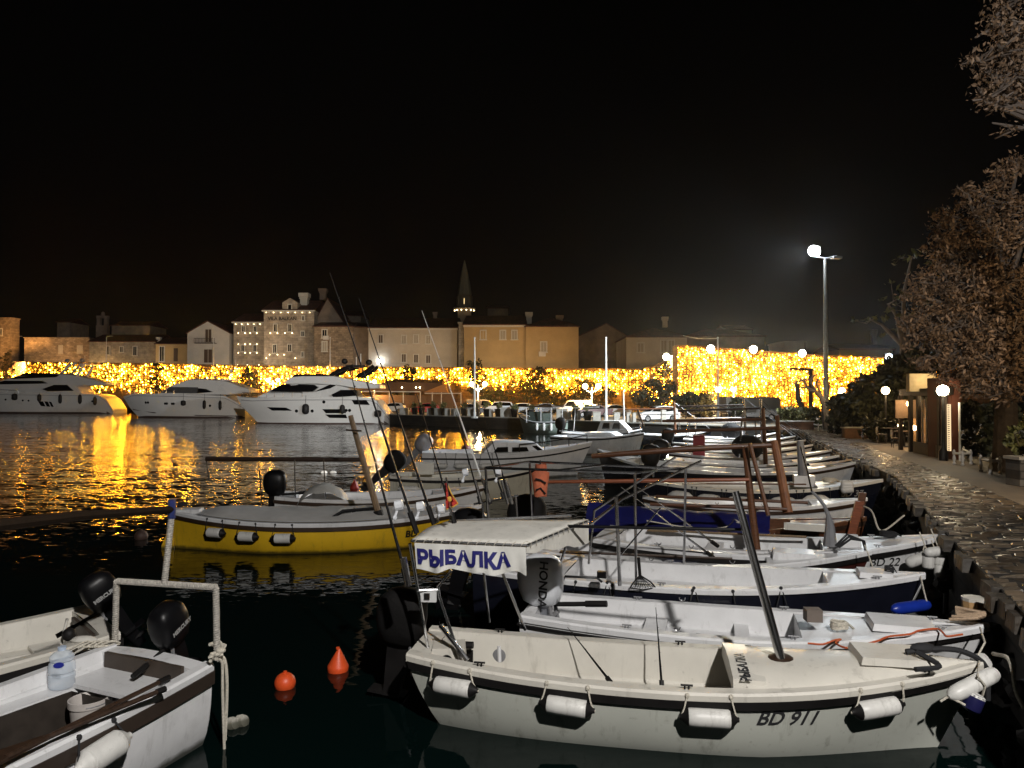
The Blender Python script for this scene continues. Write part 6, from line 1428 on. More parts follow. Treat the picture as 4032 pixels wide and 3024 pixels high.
M_.spar('ridge_pole', [tp_ + Vector((0, 0, .05)), apM((300, 2032), 5.0), apM((-40, 2072), 4.25)], [.028, .034, .038], mat('dim_pole_wood', (.016, .010, .006), .8, var=.3, vs=4, spec=.1, stretch=(9, 9, 1.5)), 8)
outboard(M_, -.06, .02, .62, .74, GLOSS, tilt=R(24), turn=R(8), txt='MERCURY')
rp2 = MB()
e = M_.w(fR)
for i in range(7): rp2.tube([e + Vector((.05 * math.cos(i), .05 * math.sin(i), -.02 + .02 * i)), e + Vector((.06 * math.cos(i + 2), .06 * math.sin(i + 2), .0 + .02 * i)), e + Vector((.055 * math.cos(i + 4), .055 * math.sin(i + 4), .01 + .02 * i))], .014, 6, sm=4)
rp2.tube([e + Vector((0, 0, .03)), e + Vector((.05, .02, .0)), e + Vector((.07, .02, -.2)), e + Vector((.055, .03, -.62))], .012, 6, sm=4); rp2.tube([e + Vector((.02, -.02, .02)), e + Vector((.04, .0, -.03)), e + Vector((.045, .0, -.25)), e + Vector((.06, .02, -.9))], .011, 6, sm=4)
tag(rp2.build('mooring_rope', ROPEW), 'pale rope knotted at the right frame post and hanging into the water', 'rope')
rp3 = MB(); e = M_.w(fL)
for i in range(5): rp3.tube([e + Vector((-.28 + .05 * i, -.16 + .02 * i, .03)), e + Vector((-.2 + .05 * i, -.05, .06)), e + Vector((-.12 + .04 * i, -.08 + .02 * i, .02)), e + Vector((-.2 + .03 * i, -.12, .035))], .009, 5, sm=4)
tag(rp3.build('rope_tangle', ROPEW), 'tangle of pale cord at the foot of the left frame post', 'rope')
# things lying in it
bp_ = M_.w(M_.at_u(243, 2706, .5)); bp_.z = .502; rt = thing('water_bottle', 'large clear plastic water bottle with a blue oval label', 'bottle', bp_)
pet = newmat('clear_pet'); b_ = pet.node_tree.nodes['Principled BSDF']; b_.inputs['Alpha'].default_value = .42; b_.inputs['Roughness'].default_value = .1; b_.inputs['Base Color'].default_value = (.75, .84, .95, 1); b_.inputs['IOR'].default_value = 1.2
MB().lathe([(.02, .0), (.085, .005), (.092, .02), (.088, .06), (.093, .075), (.093, .1), (.086, .108), (.086, .118), (.093, .126), (.093, .17), (.085, .19), (.075, .2), (.085, .21), (.085, .235), (.06, .262), (.028, .275), (.026, .285)], n=20).build('bottle', pet, rt)
MB().lathe([(.03, .28), (.03, .305), (.0, .306)], n=14).build('cap', mat('pale_blue_cap', (.5, .6, .75), .4), rt)
MB().prism([(.034 * math.cos(k * .3927), .021 * math.sin(k * .3927)) for k in range(16)], lambda p: Vector((p[0] + .03, -.0945 + p[0] * .25, .195 + p[1])), lambda p: Vector((p[0] + .03, -.085 + p[0] * .25, .195 + p[1]))).build('oval_label', mat('blue_label', (.02, .03, .3), .4), rt, smooth=False)
bp_ = M_.w(M_.at_u(350, 2738, .5)); bp_.z = .22; rt = thing('bucket', 'grubby white plastic bucket standing on the dark floorboards', 'bucket', bp_)
MB().lathe([(.0, .006), (.105, .0), (.128, .215), (.138, .217), (.138, .262), (.13, .264), (.124, .255), (.10, .02), (.0, .018)], n=24, cap=False).build('bucket', mat('grubby_white_plastic', (.5, .46, .43), .5, var=.12, vs=9), rt)
MB().tube([(.137 * math.cos(a), .137 * math.sin(a), .235) for a in [k * .3 - 1.2 for k in range(11)]], .005, 5).build('handle', GREY, rt)
for i, (p0, p1, dz, lb) in enumerate((((20, 2985), (665, 2668), 0, 'upper dark wooden oar resting on the near gunwale'), ((180, 2905), (650, 2712), .0, 'lower dark wooden oar beside the near gunwale'))):
    a, b_ = atz(*p0, .66), atz(*p1, .66 + .02 * i); rt = thing('oar', lb, 'oar', a, group='oars in the left foreground boat'); d = b_ - a
    MB().tube([Vector((0, 0, 0)), d * .6, d * .93], .017, 8).build('shaft', DKWOOD, rt); MB().tube([d * .92, d], .023, 8).build('grip', BLACK, rt)
    dd = d.normalized(); nn = Vector((-dd.y, dd.x, 0)); mb = MB(); mb.prism([(0, .02), (-.25, .07), (-.75, .07), (-.75, -.07), (-.25, -.07), (0, -.02)], lambda p: dd * p[0] + nn * p[1] + Vector((0, 0, .012)), lambda p: dd * p[0] + nn * p[1] - Vector((0, 0, .012))); mb.build('blade', DKWOOD, rt, smooth=False)
fender('white fender on the near side of the left foreground boat', M_, .235, sd=1, ln=.24, r=.088, caps=FENDW, drop=.13, ropem=ROPEB, tilt=-.12)
fender('white fender at the bottom left corner of the picture', M_, .545, sd=1, ln=.3, r=.088, caps=BLACK, drop=.3, ropem=ROPEB)
N = Boat('rowing_boat', 'cream boat at the left edge behind the white foreground boat', 'boat', (-3.78, 6.9), (-7.0, 3.9), 1.35, zs=(.64, .56, .78), s0=.84, um=.4, rake=.4, hullm=CREAM, deckm=CREAM, inm=CREAM, cockpit=(.03, .7), sole=.16, bench=.38, bw=.18, gw=.08, group='boats in the left foreground')
outboard(N, -.02, -.05, .66, .74, GLOSS, tilt=R(32), txt='MERCURY', num='6')
MB().box((.155, 0, .55), (.03, .7, .16)).build('transom_board', mat('brown_board'), N.root, smooth=False)
MB().box((.3, 0, .4), (.4, .9, .03)).build('stern_seat', CREAM, N.root, smooth=False)
p = N.w(N.at_u(272, 2488, .6)); c = aty(272, 2498, 6.3); MB_ = MB().ball((0, 0, 0), .055, 12, 8); o_ = MB_.build('float_ball', BLACK); o_.location = c; tag(o_, 'small dark brown ball float on the cream boat stern seat', 'float')
c = aty(330, 2520, 6.3); mb = MB().tube([c + Vector((-.2, .1, .15)), c + Vector((-.22, .05, -.05)), c + Vector((-.1, 0, -.09)), c + Vector((.12, -.02, -.07))], .012, 6); mb.ball(c, (.12, .05, .035), 9, 6); tag(mb.build('rag', CANVAS), 'crumpled pale rag and strap beside the dark ball float', 'rag')
c = N.w(N.at_u(150, 2645, .4)); mb = MB().box((c.x, c.y, .45), (.18, .12, .1), .5, taper=.8).box((c.x + .02, c.y, .51), (.08, .05, .03), .5); tag(mb.build('jerrycan', CREAM, smooth=False), 'small cream plastic can lying inside the cream boat', 'jerrycan')
# ---------------------------------------------------------------- things lying about in the boats
def coil(label, b, u, y, z, r, m, turns=5, seed=0, th=.011):
    rr = random.Random(seed); c = b.w((u * b.L, y, z)); pts = []
    for k in range(turns * 9):
        a = 2 * math.pi * k / 9; q = r * (1 + .12 * math.sin(k * .7) + rr.uniform(-.06, .06)); pts.append(c + Vector((q * math.cos(a), q * math.sin(a) * .85, .003 * k * .5 + rr.uniform(0, .012))))
    pts.append(c + Vector((r * 2.2, r * .8, -.01)))
    tag(MB().tube(pts, th, 5, sm=2).build('rope_coil', m), label, 'rope')
coil('dark rope coiled on the stern seat of the white boat with silver outboard', B, .2, -.25, B.bench + .02, .09, ROPEB, seed=1)
coil('pale rope heap beside the brown box on the white foredeck', B, .7, -.2, B.zsh(.7) + .05, .07, ROPEW, seed=2)
coil('pale rope coil on the stern deck of the black hulled decked boat', C, .13, .15, C.zsh(.13) + .06, .1, ROPEW, seed=3)
coil('black rope coil on the foredeck of the black hulled decked boat', C, .93, 0, C.zsh(.93) + .045, .045, ROPEB, seed=4, th=.007)
coil('pale rope coil inside the mast boat near its thwart', D, .5, -.3, D.bench + .03, .11, ROPEW, seed=5)
coil('dark rope heap on the foredeck of the mast boat', D, .84, .1, D.zsh(.84) + .06, .1, ROPEB, seed=6)
coil('pale rope lying on the cream gunwale of the black hull', G, .8, .2, G.zsh(.8) + .06, .13, ROPEW, seed=7, th=.018)
coil('grey rope heap on the stern end of the yellow boat', Kb, .04, 0, Kb.zsh(.04) + .1, .06, ROPEB, seed=8)
def box_item(name, label, cat, b, u, y, z, d, m, rz=.2, top=None):
    c = b.w((u * b.L, y, z)); rt = thing(name, label, cat, c, b.ang + rz); MB().box((0, 0, d[2] / 2), d, taper=.93).build('box', m, rt, smooth=False)
    MB().box((0, 0, d[2] + .012), (d[0] * 1.02, d[1] * 1.02, .024)).build('lid', top or m, rt, smooth=False)
box_item('crate', 'white plastic box on the floor of the mast boat', 'crate', D, .28, -.1, .26, (.34, .24, .2), WHITE2)
box_item('crate', 'small blue crate inside the dark red hulled boat', 'crate', E, .42, .1, .22, (.26, .2, .16), BLUE, .5)
box_item('crate', 'grey tackle box in the cockpit of the white boat with silver outboard', 'crate', B, .42, .12, .13, (.26, .17, .14), GREY, -.3)
box_item('crate', 'brown wooden box in the low white double ended boat', 'crate', H, .4, 0, .22, (.4, .3, .24), WOOD, .4)
box_item('crate', 'red fuel tank in the cockpit of the tan boat', 'fuel tank', J, .18, .1, .22, (.34, .24, .22), mat('faded_red_cloth', (.25, .03, .035), .7), .3, BLACK)
def bucket(label, b, u, y, z, r, m):
    c = b.w((u * b.L, y, z)); rt = thing('bucket', label, 'bucket', c); MB().lathe([(0, .005), (r * .8, 0), (r, r * 1.7), (r * 1.05, r * 1.72), (r * .95, r * 1.7), (r * .76, .02), (0, .015)], n=16, cap=False).build('bucket', m, rt)
    MB().tube([(r * math.cos(a), r * .2 * math.sin(a), r * 1.7 - r * .8 * math.sin(a) * -.2) for a in [k * math.pi / 8 for k in range(9)]], .005, 4).build('handle', GREY, rt)
bucket('black bucket standing in the mast boat', D, .44, .2, .26, .12, BLACK); bucket('blue bucket on the stern of the low white double ended boat', H, .22, 0, .22, .13, BLUE); bucket('orange bucket in the white boat two berths beyond the black hull', FAR[0], .42, 0, .27, .14, ORANGE)
def cleats(b, us, m=GREY, sides=(-1, 1)):
    mb_ = []
    for u in us:
        for s_ in sides:
            p = b.pt(u, 1, s_); x, y, z = p.x, s_ * (abs(p.y) - .05), b.zsh(u) + .03; mb = MB(); mb.tube([(x - .045, y, z + .03), (x + .045, y, z + .03)], .008, 6); mb.tube([(x - .015, y, z), (x - .015, y, z + .03)], .008, 5); mb.tube([(x + .015, y, z), (x + .015, y, z + .03)], .008, 5); mb.build('cleat', m, b.root)
cleats(A, (.14, .5, .9), BLACK); cleats(B, (.25, .6, .9)); cleats(C, (.12, .45, .9)); cleats(D, (.2, .8)); cleats(M_, (.1, .5)); cleats(Kb, (.12, .85)); cleats(I, (.1, .9))
for b_, us in ((D, (.3, .52)), (E, (.36, .6)), (H, (.35, .55)), (B, (.36,))):
    for u in us:
        for s_ in (-1, 1):
            p = b_.pt(u, 1, s_); x, y, z = p.x, s_ * (abs(p.y) - .05), b_.zsh(u) + .03; MB().tube([(x + .03 * math.cos(a), y, z + .06 - .035 * math.sin(a)) for a in [k * math.pi / 6 for k in range(7)]], .007, 5).build('rowlock', STEEL, b_.root)
def oars(label, b, u0, u1, y, m):
    a, q = b.w((u0 * b.L, y, b.zsh(u0) + .07)), b.w((u1 * b.L, y * .8, b.zsh(u1) + .08)); rt = thing('oar', label, 'oar', a, group='oars laid in the moored boats'); d = q - a
    MB().tube([Vector((0, 0, 0)), d], .018, 6).build('shaft', m, rt); dd = d.normalized(); nn = Vector((-dd.y, dd.x, 0)); MB().prism([(0, .02), (-.2, .06), (-.55, .06), (-.55, -.06), (-.2, -.06), (0, -.02)], lambda p: dd * p[0] + nn * p[1] + Vector((0, 0, .01)), lambda p: dd * p[0] + nn * p[1] - Vector((0, 0, .01))).build('blade', m, rt, smooth=False)
oars('pale oar along the far side of the mast boat', D, .25, .62, .45, PALEWOOD); oars('pale oar along the far side of the tan boat', J, .3, .8, .4, PALEWOOD); oars('dark oar along the near side of the dark red hulled boat', E, .2, .6, -.42, DKWOOD); oars('brown oar across the cream thwarts of the black hull', G, .3, .7, -.3, WOOD)
# ---------------------------------------------------------------- floats and buoys on the water
def buoy(label, px, py, r, m, cone=False, cat='buoy'):
    c = atz(px, py, 0); rt = thing('buoy', label, cat, (c.x, c.y, 0), group=None)
    if cone: MB().lathe([(r * .55, -r * .8), (r * .95, -.02), (r, r * .35), (r * .96, r * .5), (r * .2, r * 1.9), (.012, r * 2.05)], n=18, M=Matrix.Rotation(.06, 3, 'Y')).build('body', m, rt)
    else: MB().ball((0, 0, r * .42), (r, r, r * .98), 18, 12).build('body', m, rt)
    MB().lathe([(r * .18, 0), (r * .18, r * .18), (r * .1, r * .2)], c=(0, 0, r * 1.35 if not cone else r * 2.0), n=10).build('eye', m, rt); return rt
buoy('orange ball buoy floating in the dark water', 1122, 2706, .098, ORANGE); buoy('orange cone buoy floating right of the ball buoy', 1330, 2640, .105, ORANGE, True)
buoy('small red cone buoy in the golden reflections left of the wooden mast', 1395, 1925, .13, mat('red_plastic', (.4, .03, .02), .5), True)
buoy('faint dark ball buoy near the rope wrapped post', 556, 2122, .12, mat('dull_brown_plastic', (.07, .04, .03), .6))
buoy('round dark buoy left of the tan boat', 1650, 1876, .16, mat('dull_red_plastic', (.15, .04, .025), .5)); buoy('brown ball buoy beyond the tan boat outboard', 1835, 1775, .22, mat('dull_red_plastic'))
for i, (px, lb) in enumerate(((912, 'left white net float below the hanging rope'), (948, 'right white net float below the hanging rope'))):
    c = atz(px, 2862 - 10 * i, 0); rt = thing('net_float', lb, 'float', (c.x, c.y, .02), group='white net floats')
    MB().lathe([(.02, -.06), (.045, -.05), (.058, -.015), (.05, 0), (.058, .015), (.045, .05), (.02, .06)], n=14, M=Matrix.Rotation(R(70), 3, 'Y') @ Matrix.Rotation(.4, 3, 'X')).build('body', CREAM, rt)
for i, (px, py, lb) in enumerate(((1276, 1862, 'left small pale float near the middle posts'), (1312, 1862, 'right small pale float near the middle posts'))):
    c = atz(px, py, 0); rt = thing('net_float', lb, 'float', (c.x, c.y, .02), group='small pale floats'); MB().ball((0, 0, 0), (.12, .07, .06), 10, 7).build('body', FENDW, rt)
# ---------------------------------------------------------------- fishing rods
def rod(label, p0, p1, Y0, Y1, reel=None, m=None, r=.014):
    a, b_ = aty(*p0, Y0), aty(*p1, Y1); rt = thing('fishing_rod', label, 'fishing rod', a, group='fishing rods standing in holders'); d = b_ - a
    bend = Vector((-.02, 0, -.03)) * d.length * .2
    MB().tube([Vector((0, 0, 0)), d * .3, d * .6 + bend * -.3, d], [r, r * .75, r * .5, r * .22], 6).build('blank', m or GLOSS, rt)
    MB().tube([Vector((0, 0, 0)), d * .08], r * 1.7, 7).build('grip', BLACK, rt)
    gd = MB()
    for t in (.25, .42, .58, .74, .9): gd.tube([d * t, d * t + Vector((.012, -.012, .004)) * (r / .014), d * (t + .004)], r * .3, 4)
    gd.build('guides', STEEL, rt)
    if reel:
        c = aty(*reel, lerp(Y0, Y1, .05)) - a; rl = MB().lathe([(.02, -.04), (.045, -.03), (.045, .03), (.02, .04)], c=c, n=10, M=Matrix.Rotation(R(80), 3, 'Y')); rl.tube([c, c + Vector((-.03, -.03, -.1))], .012, 6); rl.ball(c + Vector((-.03, -.03, -.1)), .022, 6, 5); rl.build('reel', SILVER, rt)
rod('leftmost fishing rod in a thick silver tube holder by the canopy corner', (1610, 2310), (1372, 1440), 6.0, 6.3, r=.016)
MB().tube([apx((1609, 2308), 5.56), apx((1588, 2195), 5.58)], .027, 9).build('rod_holder', STEEL, A.root)
rod('tallest fishing rod rising far above the yacht into the dark sky', (1642, 2100), (1299, 1075), 6.3, 6.5, (1570, 1990))
rod('fishing rod whose tip crosses the roof left of the beige house', (1710, 2065), (1413, 1175), 6.7, 6.9, (1655, 1995))
rod('fishing rod right behind the red flag', (1790, 2060), (1640, 1550), 6.8, 7.0, (1735, 2005))
rod('fishing rod with a dark reel left of the stainless rack', (1893, 1985), (1786, 1600), 9.0, 9.2, (1832, 1860))
rod('whitish fishing rod reaching up over the beige house', (1932, 1985), (1661, 1223), 9.0, 9.3, None, STEELP)
rod('fishing rod third in the stainless rack', (1985, 1965), (1872, 1640), 9.0, 9.2, (1962, 1860))
rod('rightmost fishing rod in the stainless rack', (2006, 1958), (1907, 1640), 9.0, 9.3)
rod('short black rod leaning inside the cream cockpit', (2405, 2687), (2235, 2470), 6.1, 6.7, r=.012)
rod('thin black rod standing upright inside the cream cockpit', (2606, 2704), (2582, 2392), 6.15, 6.4, r=.012)
for i, (a, b_) in enumerate((((2446, 1918), (2810, 2196)), ((2510, 1918), (2826, 2150)))): rod(('lower', 'upper')[i] + ' of two long slanting rods above the blue tarpaulin', b_, a, 9.7, 8.8, None, STEEL, .016)
# flag and life jacket
a = aty(1774, 2020, 6.4); rt = thing('flag', 'small red flag with gold edge hanging on a short staff', 'flag', a); q = lambda x, y, dy=0: aty(x, y, 6.4 + dy) - a
MB().tube([q(1776, 2030), q(1757, 1880)], .01, 6).build('staff', STEEL, rt)
fl_ = [[q(lerp(1752, 1752 + 8, k / 6) - 2 + 0, lerp(1905, 2006, k / 6)).lerp(q(lerp(1757, 1802, k / 6), lerp(1900, 1985, k / 6)), i / 5) + Vector((0, .03 * math.sin(i * 1.6 + k), 0)) for i in range(6)] for k in range(7)]
fo = MB().grid(fl_).build('cloth', mat('red_flag_cloth', (.45, .03, .02), .8, var=.12), rt)
eg = MB(); eg.tube([fl_[k][5] for k in range(7)], .006, 4); eg.tube([fl_[6][i] for i in range(6)], .006, 4); eg.build('gold_edge', mat('gold_cloth', (.6, .35, .05), .7), rt)
em_ = MB(); c = (fl_[4][2] + fl_[4][3]) / 2 + Vector((0, -.03, 0)); em_.ball(c, (.018, .006, .024), 8, 6); em_.tube([c + Vector((-.028, 0, .016)), c, c + Vector((.024, 0, .022))], .005, 5); em_.build('emblem', mat('gold_cloth'), rt)
a = aty(2127, 1900, 9.6); rt = thing('life_jacket', 'faded orange life jacket hanging from the pole frame', 'life jacket', a); q = lambda x, y, dy=0: aty(x, y, 9.6 + dy) - a
mb = MB(); prof = [(1828, 22), (1845, 24), (1852, 18), (1862, 36), (1880, 34), (1905, 30), (1930, 27), (1953, 25)]
secs = []
for y, w_ in prof:
    c = q(2127 + (1 if y > 1860 else 3), y); h = w_ * 9.6 / F; secs.append([c + Vector((h * math.cos(t), .08 * math.sin(t), .008 * math.sin(3 * t + y))) for t in [k * math.pi / 6 for k in range(12)]])
mb.sweep(secs).build('vest', mat('faded_orange_cloth', (.5, .13, .06), .8, var=.25, vs=6, bump=.02, bs=12), rt)
MB().tube([q(2108, 1885, -.1), q(2128, 1890, -.1), q(2150, 1903, -.1)], .012, 5).build('strap', BLACK, rt); MB().tube([q(2110, 1930, -.09), q(2128, 1922, -.09), q(2148, 1945, -.09)], .012, 5).build('strap', BLACK, rt)
MB().tube([q(2127, 1830), q(2127, 1812)], .01, 5).build('hanger', BLACK, rt)
# mooring lines
def line(label, pts, r=.011, m=ROPEB):
    mb = MB().tube(pts, r, 6, sm=6); tag(mb.build('mooring_line', m), label, 'mooring line')
line('pale slack mooring line hanging from the promenade at the lower right', [tipA + Vector((.3, .3, -.05)), aty(3975, 2600, 5.7), aty(4000, 2720, 5.6), aty(4032, 2790, 5.5)], .016, ROPEW)
line('dark mooring line from the mast boat bow down into the water', [D.w((D.L - .02, 0, .9)), aty(3720, 2170, 9.4), aty(3728, 2260, 9.4), aty(3722, 2420, 9.2)], .03)
line('mooring line from the wooden stem post to the promenade edge', [aty(3365, 1985, 11.7), aty(3430, 2010, 11.2), aty(3470, 2090, 10.8), aty(3560, 2030, 11.2)], .014, ROPEW)
# ================================================================ the promenade side
YP = 38.5
b_ = aty(3254, 1700, YP); t_ = aty(3254, 1022, YP); rt = thing('light_mast', 'tall grey floodlight mast with a glaring white lamp at its top', 'light mast', (b_.x, YP, ZQ)); h = t_.z - ZQ
pm = MB(); pm.lathe([(.15, 0), (.13, h * .3), (.10, h * .7), (.08, h)], n=12)
for i in range(1, 7): pm.lathe([(.155 - .012 * i, h * i / 7 - .02), (.165 - .012 * i, h * i / 7), (.155 - .012 * i, h * i / 7 + .02)], n=12)
pm.build('mast', mat('galvanised_mast', (.3, .31, .31), .5, .3, var=.15), rt)
MB().tube([(-.75, 0, h + .22), (0, 0, h + .05), (.6, 0, h + .18)], .045, 7).build('crossarm', GREY, rt)
lp = aty(3205, 990, YP) - Vector((b_.x, YP, ZQ))
MB().box((lp.x + .1, .18, lp.z + .1), (.5, .3, .4), .3).build('lamp_housing', GREY, rt, smooth=False)
MB().ball((lp.x, -.05, lp.z), (.31, .16, .27), 14, 10).build('lamp_lens', emit('cool_flood', (.86, .95, 1), 300), rt)
MB().box((.62, .1, h + .12), (.5, .3, .12), .2).build('lamp_housing', GREY, rt, smooth=False)
L0 = Vector((b_.x, YP, ZQ)) + lp
lamp('mast_flood', 'SPOT', L0 + Vector((-.3, -.4, -.1)), 36000, (.86, .94, 1), .25, aim=(-14, 48, 0), cone=150, blend=.6)
# globe lamps of the promenade
GLW = emit('promenade_globe', (1, .72, .36), 45)
def plamp(label, px, py, Y, pxb, r, power, col=(1, .68, .32), em=None):
    p = aty(px, py, Y); rt = thing('street_lamp', label, 'street lamp', (p.x, Y, ZQ), group='globe lamps of the promenade'); h = p.z - ZQ
    mb = MB(); mb.lathe([(.12, 0), (.12, .25), (.05, .35), (.04, h - r)], n=10); mb.build('pole', BLACK, rt)
    MB().ball((0, 0, h), r, 16, 10).build('globe', em or GLW, rt); MB().lathe([(.1, h - r * 1.1), (.12, h - r * .92), (.03, h - r * .9)], n=10).build('collar', BLACK, rt)
    lamp('globe_light', 'POINT', (p.x - .05, Y - r - .12, ZQ + h - .1), power, col, r)
plamp('round white globe lamp in front of the dark evergreen', 3487, 1538, 30, 3487, .15, 90)
plamp('globe lamp at the left end of the dark evergreen', 3315, 1540, 36, 3305, .16, 90, (1, .85, .6))
plamp('largest globe lamp standing at the restaurant corner', 3712, 1538, 20.5, 3710, .15, 50, (1, .8, .5), emit('corner_globe', (1, .86, .6), 50))
rt = thing('street_lamp', 'added globe lamp just outside the right edge below the autumn trees', 'street lamp', (9.6, 11.9, ZQ), group='globe lamps of the promenade')  # lamp out of view, added to light the autumn trees
MB().lathe([(.12, 0), (.12, .25), (.05, .35), (.04, 2.3)], n=10).build('pole', BLACK, rt); MB().ball((0, 0, 2.5), .15, 16, 10).build('globe', GLW, rt)
lamp('globe_light', 'POINT', (9.5, 11.8, ZQ + 2.75), 270, (1, .74, .45), .15)
# street light behind the viewer which lights the boats in front: an unseen lamp post, assumed from the shadows and set to light the hulls
rt = thing('assumed_lamp_post', 'assumed lamp post on the near pier behind the viewer', 'lamp post', (3.0, -4.2, ZQ)); hh = 7.6
MB().lathe([(.12, 0), (.1, .8), (.06, hh)], n=10).build('pole', GREY, rt); MB().tube([(0, 0, hh), (0, .35, hh + .25), (0, .8, hh + .3)], .045, 7).build('arm', GREY, rt); MB().box((0, .95, hh + .3), (.28, .6, .1)).build('lamp_head', GREY, rt, smooth=False); MB().box((-.3, .72, hh + .38), (.3, .12, .24)).build('lamp_head', GREY, rt, smooth=False)  # the second, smaller head is added for the flood on the yachts
MB().box((0, .95, hh + .245), (.22, .45, .012)).build('lens', emit('neutral_lens', (1, .93, .82), 30), rt, smooth=False)
lamp('assumed_street_light', 'SPOT', (3.0, -3.25, ZQ + hh + .2), 8400, (1, .965, .92), .16, aim=(1.2, 7, 0), cone=150, blend=.6)
lamp('added_yacht_flood', 'SPOT', (2.7, -3.3, ZQ + hh + .35), 135000, (1, .94, .87), .16, aim=(-42, 95, .5), cone=29, blend=.35)  # unseen flood added to brighten the far yachts
# ---------------------------------------------------------------- big autumn tree
LEAFP = leafmat('pale_tan_leaves', (.2, .13, .08))
def big_tree(label, base, limbs, blobs, seed, leafm, s, density, name='autumn_tree'):
    rr = random.Random(seed); rt = thing(name, label, 'tree', base); B0 = Vector(base)
    tk = MB(); br = MB(); lv = MB()
    top = Vector(limbs[0]) - B0
    tk.tube([(0, 0, -.1), top * .5 + Vector((.1, 0, 0)), top], [.3, .24, .2], 10); tk.build('trunk', BARK, rt)
    tw = MB()
    for (cx, cy, cz, rx, ry, rz, n) in blobs:
        c = Vector((cx, cy, cz)) - B0
        mid = top.lerp(c, .5) + Vector((rr.uniform(-.2, .2), rr.uniform(-.2, .2), .2))
        br.tube([top * rr.uniform(.8, 1), mid, c], [.12, .07, .03], 7)
        for i in range(int(n * .6)):
            d = Vector((rr.gauss(0, 1), rr.gauss(0, 1), rr.gauss(0, 1))).normalized() * rr.random() ** .5
            p = c + Vector((d.x * rx, d.y * ry, d.z * rz))
            if i % 2 == 0:
                q = c.lerp(p, .35) + Vector((rr.uniform(-.25, .25), rr.uniform(-.25, .25), rr.uniform(-.2, .2)))
                br.tube([c + Vector((rr.uniform(-.1, .1) * rx, 0, rr.uniform(-.1, .1) * rz)), q, p], [.026, .017, .008], 4)
            for _ in range(density):
                o = Vector((rr.gauss(0, .085), rr.gauss(0, .085), rr.gauss(0, .06)))
                leaf(lv, p + o, s * rr.uniform(.5, 1.35), rr, .6)
    br.build('branches', mat('pale_branch_bark', (.15, .12, .10), .85, var=.3, vs=6), rt); lv.build('crown', leafm, rt, smooth=False); return rt
def tb(px, py, Y, rx, rz, n, ry=None):
    p = aty(px, py, Y); k = Y / F; return (p.x, p.y, p.z, rx * k, ry or rx * k * 1.1, rz * k, n)
b_ = aty(3960, 1860, 17.5); tp = aty(3930, 1350, 17.5)
big_tree('large autumn tree with brown leaf clusters at the right edge', (b_.x, 17.5, ZQ), [tp], [
    tb(3890, 800, 17, 110, 90, 70), tb(3800, 900, 17, 110, 110, 80), tb(3760, 1010, 17, 120, 90, 70), tb(3930, 960, 16.5, 110, 110, 80), tb(3680, 1130, 17.2, 100, 90, 75), tb(3640, 1240, 17.3, 90, 80, 65), tb(3720, 1290, 17, 100, 80, 70),
    tb(3830, 1130, 16.5, 130, 110, 90), tb(3960, 1120, 16, 110, 120, 90), tb(3860, 1290, 16.5, 120, 90, 80), tb(3980, 1300, 16, 90, 110, 80), tb(3740, 1400, 17, 110, 70, 70), tb(3880, 1420, 16.5, 120, 80, 80), tb(4000, 1440, 16, 80, 90, 60), tb(3620, 1330, 17.4, 70, 60, 40), tb(3800, 1470, 16.8, 110, 50, 50), tb(3950, 690, 16.8, 60, 60, 22), tb(4010, 640, 16.8, 40, 50, 18), tb(4060, 850, 16, 90, 160, 80), tb(4080, 1200, 16, 90, 200, 80), tb(3600, 1160, 17.2, 40, 30, 14), tb(3575, 1290, 17.2, 40, 26, 12), tb(3690, 960, 17, 50, 36, 16), tb(3730, 860, 17, 40, 40, 14), tb(3810, 760, 17, 46, 40, 14), tb(3640, 1430, 17, 60, 30, 18), tb(3850, 1530, 16.6, 90, 36, 24), tb(3960, 1540, 16, 80, 46, 28)], 5, LEAFP, .11, 17)
b_ = aty(4330, 2350, 11.5); tp = aty(4300, 700, 11.5)
big_tree('second autumn tree whose branches reach in at the top right corner', (b_.x, 11.5, ZQ), [tp], [
    tb(3960, 30, 11, 70, 50, 34), tb(3930, 95, 11, 50, 50, 18), tb(3990, 150, 11, 80, 60, 40), tb(3960, 210, 11, 80, 50, 34), tb(3850, 235, 11, 36, 26, 10), tb(3905, 290, 11, 50, 40, 18), tb(4010, 300, 11, 70, 60, 34), tb(3930, 360, 11, 70, 40, 26), tb(3885, 400, 11, 40, 40, 14), tb(3950, 415, 11, 50, 20, 10), tb(3990, 500, 11, 34, 16, 5), tb(4080, 100, 11, 70, 120, 50), tb(4090, 360, 11, 70, 120, 40)], 6, LEAFP, .085, 14)
# faint bare tree between the mast and the autumn tree
b_ = aty(3560, 1700, 33); tp = aty(3560, 1330, 33)
big_tree('faint thin tree in the dark right of the floodlight mast', (b_.x, 33, ZQ), [tp], [tb(3500, 1200, 33, 120, 90, 14), tb(3430, 1260, 33, 100, 70, 10), tb(3590, 1010, 33, 70, 60, 10), tb(3600, 1250, 33, 100, 90, 14)], 9, LEAFG, .3, 5, name='thin_tree')
